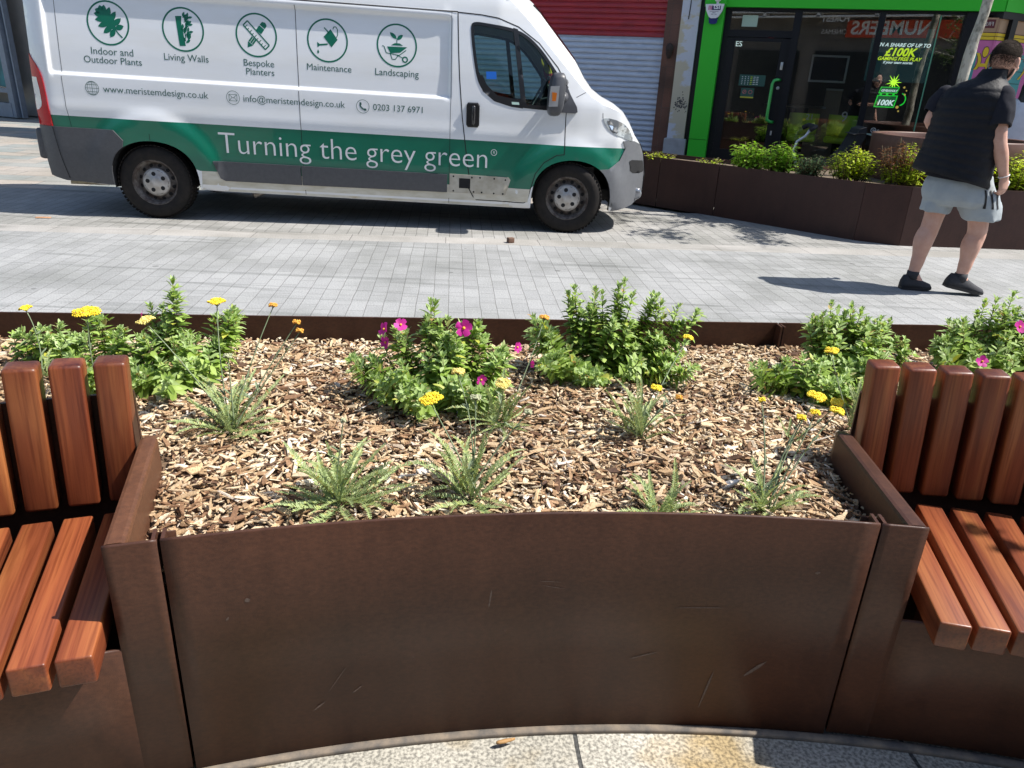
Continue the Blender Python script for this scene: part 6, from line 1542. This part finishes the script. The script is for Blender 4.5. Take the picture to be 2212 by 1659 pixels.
tree(8, (4.6, .6, 0), [(0, 0, 0), (.05, .02, 1.2), (.02, .1, 2.4), (.0, .1, 3.6)],
     [((.0, .1, 2.2), (-1.35, .55, 2.85), 20, .42), ((.0, .1, 2.0), (-1.5, .2, 2.5), 20, .42), ((.0, .1, 2.5), (-.8, -.3, 3.2), 20, .45), ((0, .1, 2.6), (-1.0, 1.2, 3.3), 20, .45), ((0, .1, 3.0), (.3, .3, 4.2), 20, .5), ((0, .1, 2.1), (-1.55, .95, 2.55), 16, .40)], 0, 'street tree beyond the right bench whose leaves dapple its seat', (.05, .085), .08)
# ---------------------------------------------------------------- people
M_skin = mat('skin', (0.56, 0.33, 0.25), 0.5, col2=(0.50, 0.27, 0.195), scale=14, spec=0.4)
M_skin2 = mat('skin_light', (0.50, 0.29, 0.21), 0.5, col2=(0.45, 0.24, 0.17), scale=14)
M_hair = mat('short_dark_hair', (0.020, 0.0145, 0.011), 0.85, col2=(0.055, 0.040, 0.030), scale=160, stretch=(1, 1, .4), bump=.6, bscale=260, spec=0.15)
def V3(*a): return Vector(a)
def ell_ring(c, a, bb, ra, rb, n=28, p=1.0):
    out = []
    for i in range(n):
        t = 2 * math.pi * i / n; x, y = math.cos(t), math.sin(t)
        out.append(c + a * ra * abs(x) ** p * (1 if x >= 0 else -1) + bb * rb * abs(y) ** p * (1 if y >= 0 else -1))
    return out
def limb(b, pts, rads, n=16):
    """smooth tapering limb through the joints"""
    P = []; Rr = []
    for i in range(len(pts) - 1):
        for q in range(6):
            t = q / 6; P.append(pts[i].lerp(pts[i + 1], t)); s = t * t * (3 - 2 * t); Rr.append(rads[i] * (1 - s) + rads[i + 1] * s)
    P.append(pts[-1]); Rr.append(rads[-1])
    for _ in range(3): P = [P[0]] + [(P[i - 1] + P[i] * 2 + P[i + 1]) / 4 for i in range(1, len(P) - 1)] + [P[-1]]
    b.tube(P, Rr, n); b.ball(P[0], Rr[0], 12, 8); b.ball(P[-1], Rr[-1], 12, 8)
def fuse(b, name, m, parent, voxel=0.006, smooth=3):
    """melts overlapping limbs into one continuous skin"""
    o = b.build(name, m, parent, recalc=False)
    md = o.modifiers.new('melt', 'REMESH'); md.mode = 'VOXEL'; md.voxel_size = voxel; md.use_smooth_shade = True
    sm = o.modifiers.new('soft', 'SMOOTH'); sm.iterations = smooth; sm.factor = 0.5
    dg = bpy.context.evaluated_depsgraph_get(); me = bpy.data.meshes.new_from_object(o.evaluated_get(dg))
    o.modifiers.clear(); o.data = me; me.materials.clear(); me.materials.append(m); me.name = name
    for p_ in me.polygons: p_.use_smooth = True
    return o
def fine(rings, k=4):
    """smoothly interpolated extra rings"""
    out = []
    n = len(rings)
    for i in range(n - 1):
        p0, p1, p2, p3 = rings[max(0, i - 1)], rings[i], rings[i + 1], rings[min(n - 1, i + 2)]
        for q in range(k):
            t = q / k
            out.append([(b_ * 2 + (c_ - a_) * t + (a_ * 2 - b_ * 5 + c_ * 4 - d_) * t * t + (b_ * 3 - a_ - c_ * 3 + d_) * t ** 3) * .5 for a_, b_, c_, d_ in zip(p0, p1, p2, p3)])
    out.append(rings[-1]); return out
def folds(o, amp, freq=(9, 9, 4), seed=0, fine_=0.35):
    """cloth creases: pushes vertices along their normals"""
    me = o.data; me.update(); nr = [v.normal.copy() for v in me.vertices]
    for v, q in zip(me.vertices, nr):
        p = Vector((v.co.x * freq[0], v.co.y * freq[1], v.co.z * freq[2])) + Vector((seed, seed * 2, 0))
        w_ = noise.noise(p + noise.noise_vector(p * .6) * 1.2); d_ = (1 - abs(w_) * 2) * .6 + noise.noise(p * 2.7) * fine_
        v.co += q * amp * d_
def hand(b, w, d, nrm, thumb, curl=0.5, s=1.0):
    """palm, four unequal bent fingers and a thumb; w wrist, d towards the fingers, nrm out of the palm, thumb = side of the thumb"""
    d = d.normalized(); th = (thumb - d * thumb.dot(d)).normalized(); nrm = (nrm - d * nrm.dot(d) - th * nrm.dot(th)).normalized()
    k = w + d * 0.085 * s
    b.loft([ell_ring(w + d * 0.085 * s * t, th, nrm, (0.027 + 0.014 * math.sin(math.pi * min(1, t * .8 + .1))) * s, (0.017 - 0.004 * t) * s, 12, .8) for t in (0, .25, .5, .75, 1)])
    for i, (off, l) in enumerate(((0.029, .072), (0.010, .082), (-0.010, .077), (-0.028, .060))):
        p = k + th * off * s - d * (0.004 + 0.004 * abs(i - 1)) * s; path = [p - d * .02 * s, p]; a = 0.25 * curl
        for seg, f in enumerate((.45, .30, .25)):
            a += (0.35 + .25 * seg) * curl + .06 * i * curl; dd = d * math.cos(a) + nrm * math.sin(a); p = p + dd * l * f * s; path.append(p)
        b.tube(path, [.0092 * s, .0092 * s, .0085 * s, .0078 * s, .0062 * s], 8); b.ball(path[-1], .0062 * s, 8, 6)
    p = w + d * .028 * s + th * .028 * s; path = [p - th * .012 * s, p]
    for f, (a1, a2) in zip((.038, .030), ((.75, .35), (.35, .65))):
        p = p + (d * .8 + th * a1 + nrm * a2 * curl * 1.2).normalized() * f * s; path.append(p)
    b.tube(path, [.012 * s, .0115 * s, .0095 * s, .0075 * s], 8); b.ball(path[-1], .0075 * s, 8, 6)
def head_parts(b, c, f, s=1.0):
    """skull, jaw, nose, brow, ears, lips round centre c, looking along f"""
    f = f.normalized(); up = (V3(0, 0, 1) - f * f.z).normalized(); r = f.cross(up)
    def ball(off, rad, n=16, m=12):
        st_ = len(b.v); b.ball((0, 0, 0), rad, n, m)
        M = Matrix((r, f, up)).transposed()
        for i in range(st_, len(b.v)): b.v[i] = tuple(c + r * off[0] * s + f * off[1] * s + up * off[2] * s + M @ (Vector(b.v[i]) * s))
    ball((0, -.012, .025), (.076, .098, .098)); ball((0, .022, -.035), (.062, .070, .075)); ball((0, .045, -.075), (.042, .042, .036))
    ball((0, .098, -.012), (.012, .016, .024), 8, 6); ball((0, .106, -.026), (.015, .012, .010), 8, 6)
    ball((0, .080, .022), (.050, .018, .014), 10, 6); ball((0, .083, -.056), (.022, .012, .006), 8, 6); ball((0, .081, -.066), (.019, .012, .007), 8, 6)
    for sg in (-1, 1):
        ball((sg * .080, -.010, -.006), (.010, .020, .032), 10, 8); ball((sg * .084, -.018, .004), (.008, .012, .022), 8, 6)
        ball((sg * .044, .058, -.022), (.022, .022, .020), 8, 6)
    return r, f, up
def eyes(c, f, root, s=1.0):
    f = f.normalized(); up = (V3(0, 0, 1) - f * f.z).normalized(); r = f.cross(up)
    for sg in (-1, 1):
        b = MB(); p = c + r * sg * .031 * s + f * .074 * s + up * .006 * s; b.ball(p, .0125 * s, 12, 8, 0); b.ball(p + f * .0085 * s, .0058 * s, 10, 6, 1); b.build('eye', [MATS['alarm_white'], M_dark], root)
def cap_shell(c, f, keep, rad, m, name, root, off=0.0, s=1.0, jitter=.002, seed=1, th_=.012):
    """thin grown shell over the skull where keep(x, y, z) holds"""
    f = f.normalized(); up = (V3(0, 0, 1) - f * f.z).normalized(); r = f.cross(up); rng = random.Random(seed)
    b = MB(); n, m_ = 44, 30; idx = {}; F = []
    for j in range(m_ + 1):
        ph = math.pi * j / m_
        for i in range(n):
            t = 2 * math.pi * i / n; x, y, z = math.sin(ph) * math.cos(t), math.sin(ph) * math.sin(t), math.cos(ph)
            k = 1 + rng.uniform(-jitter, jitter) * 10 * 0.1
            b.v.append(tuple(c + (r * x * rad[0] * k + f * (y * rad[1] * k - .012) + up * (z * rad[2] * k + .025 + off)) * s))
    for j in range(m_):
        for i in range(n):
            t = 2 * math.pi * (i + .5) / n; ph = math.pi * (j + .5) / m_
            if keep(math.sin(ph) * math.cos(t), math.sin(ph) * math.sin(t), math.cos(ph)):
                b.f.append((j * n + i, j * n + (i + 1) % n, (j + 1) * n + (i + 1) % n, (j + 1) * n + i)); b.m.append(0); b.s.append(True)
    o = b.build(name, m, root)
    md = o.modifiers.new('solid', 'SOLIDIFY'); md.thickness = th_; md.offset = -1
    dg = bpy.context.evaluated_depsgraph_get(); me = bpy.data.meshes.new_from_object(o.evaluated_get(dg)); o.modifiers.clear(); o.data = me
    return o
def shoe(root, heel, toe, w_=0.048, name='shoe', mats=None, sole_lift=0.0):
    """trainer from heel point to toe point (both on the sole)"""
    d = (toe - heel); L = d.length; d.normalize(); s = d.cross(V3(0, 0, 1)).normalized(); up = s.cross(d)
    b = MB(); rings = []; sole = []
    for t, k, h in ((.0, .70, .085), (.05, .90, .112), (.2, .96, .118), (.36, .95, .112), (.5, .98, .094), (.68, 1.08, .072), (.84, 1.02, .058), (.95, .78, .048), (1.0, .48, .032)):
        c = heel + d * L * t; rings.append([c + s * w_ * k * x * (1 - .25 * max(0, y) ** 2) + up * (0.018 + (h - .018) * y) for x, y in ((-1, 0), (-1.02, .35), (-.82, .75), (-.4, 1.0), (.4, 1.0), (.82, .75), (1.02, .35), (1, 0))])
        rise = .010 * max(0, t - .75) / .25
        sole.append([c + s * w_ * k * x * 1.06 + up * z for x, z in ((-1, rise), (-1.02, .022), (1.02, .022), (1, rise))])
    b.loft(rings, mat=0); b.loft(sole, mat=1, smooth=False)
    for i in range(4): t = .40 + .075 * i; c = heel + d * L * t; b.tube([c - s * w_ * .4 + up * (.108 - .030 * i * .5), c + up * (.117 - .032 * i * .5), c + s * w_ * .4 + up * (.108 - .030 * i * .5)], .004, 5, 1)
    return b.build(name, mats or [M_shoe, M_sole], root, recalc=True)
M_shoe = mat('black_knit', (0.018, 0.019, 0.023), 0.8, col2=(0.03, 0.031, 0.036), scale=90); M_sole = mat('black_sole', (0.012, 0.012, 0.014), 0.55)
M_vest = mat('black_quilting', (0.006, 0.0065, 0.009), 0.6, col2=(0.009, 0.0095, 0.013), scale=20, bump=.35, bscale=45, spec=.25)
M_tee = mat('charcoal_jersey', (0.014, 0.0145, 0.020), 0.9, col2=(0.019, 0.0195, 0.027), scale=120, spec=.2)
M_short = mat('pale_grey_jersey', (0.34, 0.375, 0.39), 0.85, col2=(0.29, 0.32, 0.335), scale=7, bump=.35, bscale=16)

man = empty('person', (3.4, 5.88, 0), 0, 'man in black padded gilet and pale grey shorts walking past, seen from behind', 'person')
def m3(x, y, z): return V3(x - 3.4, y - 5.88, z)
rv = V3(.86, -.51, 0).normalized(); fv = V3(.51, .86, 0).normalized()      # his right, his front
b = MB()
hf = V3(.80, .56, -.16); hc = m3(3.447, 5.90, 1.705); HS = 1.15
head_parts(b, hc, hf, HS)
limb(b, [m3(3.36, 5.90, 1.53), m3(3.405, 5.90, 1.60), m3(3.445, 5.895, 1.68)], [.075, .062, .058])
b.loft([ell_ring(m3(3.345, 5.90, .84), rv, fv, .19, .125), ell_ring(m3(3.32, 5.90, 1.0), rv, fv, .20, .13), ell_ring(m3(3.30, 5.90, 1.2), rv, fv, .20, .125), ell_ring(m3(3.31, 5.90, 1.42), rv, fv, .20, .12), ell_ring(m3(3.33, 5.90, 1.54), rv, fv, .13, .085)])
rw = m3(3.553, 5.70, .925); re = m3(3.435, 5.71, 1.205)
limb(b, [m3(3.440, 5.765, 1.44), re, rw], [.050, .049, .031]); limb(b, [re.lerp(rw, .05), re.lerp(rw, .35), rw], [.046, .050, .031])
hand(b, rw, V3(.22, .02, -1), V3(-.25, .96, 0), V3(.9, .3, .15), .75, 1.06)
lw = m3(3.535, 6.13, 1.262); le = m3(3.052, 6.02, 1.245)
limb(b, [m3(3.135, 6.02, 1.44), le, lw], [.046, .046, .030]); hand(b, lw, V3(1, .05, .12), V3(-.1, 1, .1), V3(0, .1, 1), 1.25, 1.0)
# legs
lk, la = m3(3.250, 5.955, .535), m3(3.192, 5.93, .125)
limb(b, [m3(3.27, 5.95, .82), lk, la], [.100, .070, .043]); limb(b, [lk.lerp(la, .02), lk.lerp(la, .32) + V3(-.016, 0, 0), lk.lerp(la, .7), la], [.062, .074, .052, .041])
rk, ra2 = m3(3.570, 5.85, .525), m3(3.525, 5.84, .140)
limb(b, [m3(3.46, 5.85, .82), rk, ra2], [.105, .070, .043]); limb(b, [rk.lerp(ra2, .02), rk.lerp(ra2, .32) + V3(-.016, 0, 0), rk.lerp(ra2, .7), ra2], [.062, .073, .052, .041])
limb(b, [la, m3(3.26, 5.93, .05)], [.040, .034]); limb(b, [ra2, m3(3.60, 5.84, .055)], [.040, .034])
fuse(b, 'body', M_skin, man, .006, 4)
eyes(hc, hf, man, HS)
cap_shell(hc, hf, lambda x, y, z: z > -.02 and (y < .18 if z < .35 else y < .55) and not (abs(x) > .62 and z < .02 and y > -.30), (.0768, .0988, .0988), M_hair, 'hair', man, s=HS, seed=3, th_=.003)
cap_shell(hc, hf, lambda x, y, z: -.80 < z < -.22 and y > .05 and not (z > -.45 and y > .80), (.0675, .0835, .098), M_hair, 'beard', man, off=-.042, s=HS, seed=4, th_=.003)
def hair_blades(c, f, keep, rad, L, n, m, name, root, off=0.0, s=1.0, seed=1):
    f = f.normalized(); up = (V3(0, 0, 1) - f * f.z).normalized(); r = f.cross(up); rng = random.Random(seed); b = MB(); k = 0
    while k < n:
        v = V3(rng.gauss(0, 1), rng.gauss(0, 1), rng.gauss(0, 1)).normalized()
        w_ = keep(v.x, v.y, v.z)
        if w_ <= 0 or rng.random() > w_: continue
        k += 1; nrm = (r * v.x + f * v.y + up * v.z)
        p = c + (r * v.x * rad[0] + f * (v.y * rad[1] - .012) + up * (v.z * rad[2] + .025 + off)) * s
        d = (nrm * .75 + f * .35 - up * .25 + V3(rng.gauss(0, .25), rng.gauss(0, .25), rng.gauss(0, .25))).normalized(); t = d.orthogonal().normalized(); l = L * rng.uniform(.6, 1.2)
        b.add([p - t * .0013, p + t * .0013, p + d * l], [(0, 1, 2)])
    o = b.build(name, m, root); o['kind'] = 'stuff'; return o
hair_blades(hc, hf, lambda x, y, z: 0 if (y > .5 - .3 * (z < .35) or (abs(x) > .62 and z < .02 and y > -.3)) else min(1, max(0, (z + .72) / .55)), (.0775, .0995, .0995), .0115, 9500, M_hair, 'hair_strands', man, s=HS, seed=5)
b = MB(); r_ = hf.normalized().cross((V3(0, 0, 1) - hf.normalized() * hf.normalized().z).normalized()); u_ = r_.cross(hf.normalized())
g = hf.normalized()
for sg in (-1, 1): b.tube([hc + r_ * sg * .097 - g * .023 + u_ * .021, hc + r_ * sg * .096 + g * .057 + u_ * .030, hc + r_ * sg * .071 + g * .113 + u_ * .028], .0032, 6)
b.build('sunglasses', M_dark, man)
# T-shirt: hem and sleeves
b = MB(); ts = []
for z, k in ((.852, 1.0), (.90, 1.01), (.98, 1.0)): ts.append([p + V3(0, 0, -.10 * (p.x - m3(3.31, 0, 0).x)) for p in ell_ring(m3(3.325, 5.90, z + .02), rv, fv, .222 * k, .155 * k, 36)])
b.loft(fine(ts, 4), caps=False); o = b.build('t_shirt', M_tee, man); folds(o, .007, (12, 12, 6), 2)
def sleeve(b, s0, e0, e1, r0, r1):
    d = (e0 - s0).normalized(); a = d.orthogonal().normalized(); c = d.cross(a); rings = []
    for i in range(21):
        t = i / 20; p = s0.lerp(e0, min(1, t * 1.6)) if t < .625 else e0.lerp(e1, (t - .625) / .375); rr_ = r0 + (r1 - r0) * t
        rings.append([p + (a * math.cos(2 * math.pi * j / 30) + c * math.sin(2 * math.pi * j / 30)) * rr_ * (1 + .03 * math.sin(5 * t + j * 1.1)) for j in range(30)])
    rings.append([p + (q - p) * .90 for q in rings[-1]])
    b.loft(rings, caps=False); b.ball(s0, r0, 14, 10)
b = MB(); sleeve(b, m3(3.422, 5.770, 1.478), m3(3.420, 5.720, 1.36), m3(3.416, 5.710, 1.272), .072, .077)
o = b.build('sleeve', M_tee, man); folds(o, .007, (14, 14, 10), 5)
b = MB(); sleeve(b, m3(3.140, 6.025, 1.475), m3(3.095, 6.03, 1.40), m3(3.078, 6.03, 1.335), .060, .068)
o = b.build('sleeve', M_tee, man); folds(o, .006, (14, 14, 10), 8)
# padded gilet: horizontal quilted baffles, stand collar, flared hem
b = MB(); rings = []; N = 78
cz = [(.88, 3.268, .268, .185), (.95, 3.272, .262, .182), (1.05, 3.282, .252, .175), (1.2, 3.293, .245, .168), (1.35, 3.300, .252, .165), (1.45, 3.308, .244, .158), (1.515, 3.325, .206, .142), (1.56, 3.350, .145, .118), (1.60, 3.372, .092, .088), (1.655, 3.395, .082, .080)]
for i in range(N + 1):
    z = .88 + (1.655 - .88) * i / N
    cx = interp(z, [(q[0], q[1]) for q in cz]); a_ = interp(z, [(q[0], q[2]) for q in cz]); b_ = interp(z, [(q[0], q[3]) for q in cz])
    bulge = .0060 * abs(math.sin(math.pi * (z - .88) / .062)) ** .7 if z < 1.56 else .003
    tl_ = -.25 * (1 - min(1, (z - .88) / .45))
    ring_ = ell_ring(m3(cx, 5.90, z), rv, fv, a_ + bulge, b_ + bulge, 48, .92)
    rings.append([p + V3(0, 0, tl_ * (p.x - m3(cx, 0, 0).x) + .004 * math.sin(9 * p.x + 31 * z)) for p in ring_])
rings.append([p + (m3(3.398, 5.90, 1.655) - p) * .12 for p in rings[-1]])
rings.insert(0, [p + (m3(3.268, 5.90, p.z) - p) * .06 + V3(0, 0, .012) for p in rings[0]])
b.loft(rings, caps=False); o = b.build('gilet', M_vest, man); folds(o, .0065, (7, 7, 9), 3)
# shorts
b = MB(); r1 = []
def leg_ring(c, a_, b_, tilt=0, n=40, ph=0): return [p + V3(0, 0, tilt * (p.x - c.x)) + V3(0, 0, 0) + (p - c).normalized() * (.006 * math.sin(5 * math.atan2((p - c).y, (p - c).x) + ph)) for p in ell_ring(c, V3(.96, -.28, 0), V3(.28, .96, 0), a_, b_, n)]
b.loft([ell_ring(m3(3.345, 5.90, .92), rv, fv, .212, .148, 40), leg_ring(m3(3.352, 5.90, .86), .235, .165), leg_ring(m3(3.37, 5.90, .78), .258, .175, 0, 40, 1), leg_ring(m3(3.385, 5.90, .73), .262, .172, 0, 40, 2), leg_ring(m3(3.385, 5.90, .69), .235, .145, 0, 40, 2)], caps=True)
b.loft([leg_ring(m3(3.27, 5.95, .80), .118, .125), leg_ring(m3(3.258, 5.952, .70), .112, .118, 0, 40, 1), leg_ring(m3(3.248, 5.955, .622), .104, .112, -.06, 40, 2)], caps=True)
b.loft([leg_ring(m3(3.475, 5.86, .80), .148, .135), leg_ring(m3(3.515, 5.855, .70), .158, .132, 0, 40, 2), leg_ring(m3(3.562, 5.852, .592), .128, .125, .05, 40, 3)], caps=True)
sh = fuse(b, 'shorts', M_short, man, .009, 3); folds(sh, .0085, (8, 8, 5), 11)
# three dark stripes on the right hip, following the cloth
for k in range(3):
    b = MB(); L_ = []
    for i in range(9):
        t = i / 8; z = .825 - .135 * t; c = m3(3.405 + .02 * t, 5.885, z); an = R(-66 + 13 * k + 3 * t)
        L_.append((c, an))
    P = []
    for c, an in L_:
        a_, b_ = .262, .176
        for da in (-.036, .036):
            th = an + da; e = V3(.96, -.28, 0) * math.cos(th) * (a_ - .10 * 0) + V3(.28, .96, 0) * math.sin(th) * b_
            P.append(c + e * .93 + V3(0, 0, 0))
    # press the stripe on to the shorts
    from mathutils.bvhtree import BVHTree
    if k == 0: bvh = BVHTree.FromPolygons([v.co.copy() for v in sh.data.vertices], [tuple(p.vertices) for p in sh.data.polygons])
    Q = []
    for p in P:
        ctr = m3(3.44, 5.88, p.z); dv = (p - ctr).normalized(); q, nr, _, _ = bvh.ray_cast(ctr + dv * .6, -dv)
        Q.append((q if q else p) + dv * .0035)
    b.add(Q, [(2 * i, 2 * i + 1, 2 * i + 3, 2 * i + 2) for i in range(8)]); b.build('stripe', M_dark, sh)
# trainers, socks, bracelet
b = MB(); b.tube([m3(3.190, 5.93, .09), m3(3.191, 5.93, .150)], .046, 14); b.build('sock', M_shoe, man)
b = MB(); b.tube([m3(3.528, 5.84, .105), m3(3.525, 5.84, .170)], .047, 14); b.build('sock', M_shoe, man)
shoe(man, m3(3.115, 5.935, 0.0), m3(3.352, 5.915, 0.004)); shoe(man, m3(3.415, 5.845, .058), m3(3.715, 5.82, .004))
b = MB(); d_ = (rw - re).normalized(); a_ = d_.orthogonal().normalized(); c_ = d_.cross(a_); w0 = rw - d_ * .012
b.tube([w0 + (a_ * math.cos(R(20 * i)) + c_ * math.sin(R(20 * i))) * .037 for i in range(19)], .0032, 6); b.build('bracelet', M_lw, man)
b = MB(); b.lathe([(.0, -.042), (.0145, -.042), (.0155, -.036), (.0155, .034), (.012, .042), (.0, .042)], (0, 0, 0), 18); o = b.build('drink_can', mat('lime_can', (0.30, 0.62, 0.12), 0.3, 0.2, col2=(0.5, 0.7, 0.35), scale=30)); o.location = (3.603, 6.150, 1.288); o.rotation_euler = (0.1, .14, 0)
tag(o, 'slim lime green can held up in the hand of the walking man', 'can')
b = MB(); b.loft([ell_ring(V3(0, 0, z), V3(1, 0, 0), V3(0, 1, 0), r_, r_ * .8, 14) for z, r_ in ((-.035, .012), (-.02, .020), (.005, .024), (.03, .021), (.038, .012))]); o = b.build('paper_napkin', mat('paper_white', (0.7, 0.7, 0.68), 0.8)); o.location = (3.598, 5.735, .866); o.rotation_euler = (.1, .2, 0)
tag(o, 'crumpled white paper in the lowered hand of the walking man', 'paper')

# the woman beyond the round planter
wom = empty('person', (6.33, 10.15, 0), 0, 'woman in a white top with long dark hair behind the walking man', 'person')
wom.scale = (1.07, 1.07, 1.07)
rv2, fv2 = V3(.75, -.66, 0).normalized(), V3(.66, .75, 0).normalized()
b = MB(); hc2 = V3(.12, .08, 1.58); hf2 = V3(.8, .55, -.35); head_parts(b, hc2, hf2, .95)
limb(b, [V3(.03, .02, 1.36), V3(.08, .05, 1.50)], [.05, .045])
b.loft([ell_ring(V3(-.02, 0, .86), rv2, fv2, .165, .115), ell_ring(V3(-.02, 0, 1.02), rv2, fv2, .135, .095), ell_ring(V3(0, .01, 1.2), rv2, fv2, .155, .11), ell_ring(V3(.02, .02, 1.33), rv2, fv2, .15, .09), ell_ring(V3(.03, .03, 1.39), rv2, fv2, .08, .06)])
for sg, ex in ((1, V3(.24, -.14, 1.09)), (-1, V3(-.14, .18, 1.09))):
    s0 = V3(.02, .02, 1.33) + rv2 * .15 * sg; wv = ex + V3(.20, .12, .08); limb(b, [s0, ex, wv], [.043, .036, .025]); hand(b, wv, V3(.8, .5, .2), V3(0, 0, 1), V3(-.4, .6, .2), .7, .9)
    hp = V3(-.02, 0, .84) + rv2 * .085 * sg; limb(b, [hp, hp + V3(.03, .0, -.40), hp + V3(-.01, -.02, -.76)], [.085, .058, .04]); limb(b, [hp + V3(-.01, -.02, -.76), hp + V3(.13, .08, -.81)], [.038, .028])
fuse(b, 'body', M_skin2, wom, .007, 4); eyes(hc2, hf2, wom, .95)
b = MB(); b.loft([ell_ring(V3(-.02, 0, .93), rv2, fv2, .178, .130, 30), ell_ring(V3(-.02, 0, 1.03), rv2, fv2, .165, .122, 30), ell_ring(V3(0, .01, 1.2), rv2, fv2, .175, .125, 30), ell_ring(V3(.02, .02, 1.33), rv2, fv2, .165, .105, 30), ell_ring(V3(.035, .03, 1.405), rv2, fv2, .085, .07, 30)], caps=False)
for sg, ex in ((1, V3(.24, -.14, 1.09)), (-1, V3(-.14, .18, 1.09))):
    s0 = V3(.02, .02, 1.335) + rv2 * .145 * sg; limb(b, [s0, s0.lerp(ex, .85)], [.060, .058])
b.build('white_top', mat('white_cotton', (0.66, 0.68, 0.74), 0.85, col2=(0.56, 0.58, 0.64), scale=9, bump=.4, bscale=14), wom)
b = MB(); b.loft([ell_ring(V3(-.02, 0, .98), rv2, fv2, .168, .122, 24), ell_ring(V3(-.02, 0, .82), rv2, fv2, .185, .135, 24), ell_ring(V3(-.02, 0, .76), rv2, fv2, .17, .12, 24)])
for sg in (-1, 1):
    hp = V3(-.02, 0, .84) + rv2 * .085 * sg; limb(b, [hp, hp + V3(.03, 0, -.40), hp + V3(-.01, -.02, -.70)], [.098, .072, .055])
b.build('black_trousers', mat('black_twill', (0.012, 0.013, 0.016), 0.85), wom)
b = MB(); hp = []
for i in range(9):
    t = i / 8; c = hc2 + V3(-.035, -.03, .10) + V3(-.10 * t ** 1.4, -.085 * t ** 1.2, -.46 * t); k = math.sin(math.pi * min(.97, .20 + .72 * t)) ** .6
    hp.append([p + V3(.006 * math.sin(7 * p.x * 30), 0, 0) for p in ell_ring(c, rv2, fv2, .115 * k + .01, .085 * k + .008, 26)])
b.loft(hp); b.ball(hc2 + V3(-.012, -.010, .035), (.090, .095, .095), 20, 14)
b.build('long_hair', mat('long_black_hair', (0.010, 0.008, 0.008), 0.4, col2=(0.022, 0.018, 0.016), scale=90, stretch=(1, 1, .15), bump=.4), wom)
for sg in (-1, 1):
    hp = V3(-.03, -.02, 0) + rv2 * .085 * sg; shoe(wom, hp + V3(-.07, -.05, 0), hp + V3(.13, .09, 0), .04, mats=[MATS['white_cotton'], M_lw])
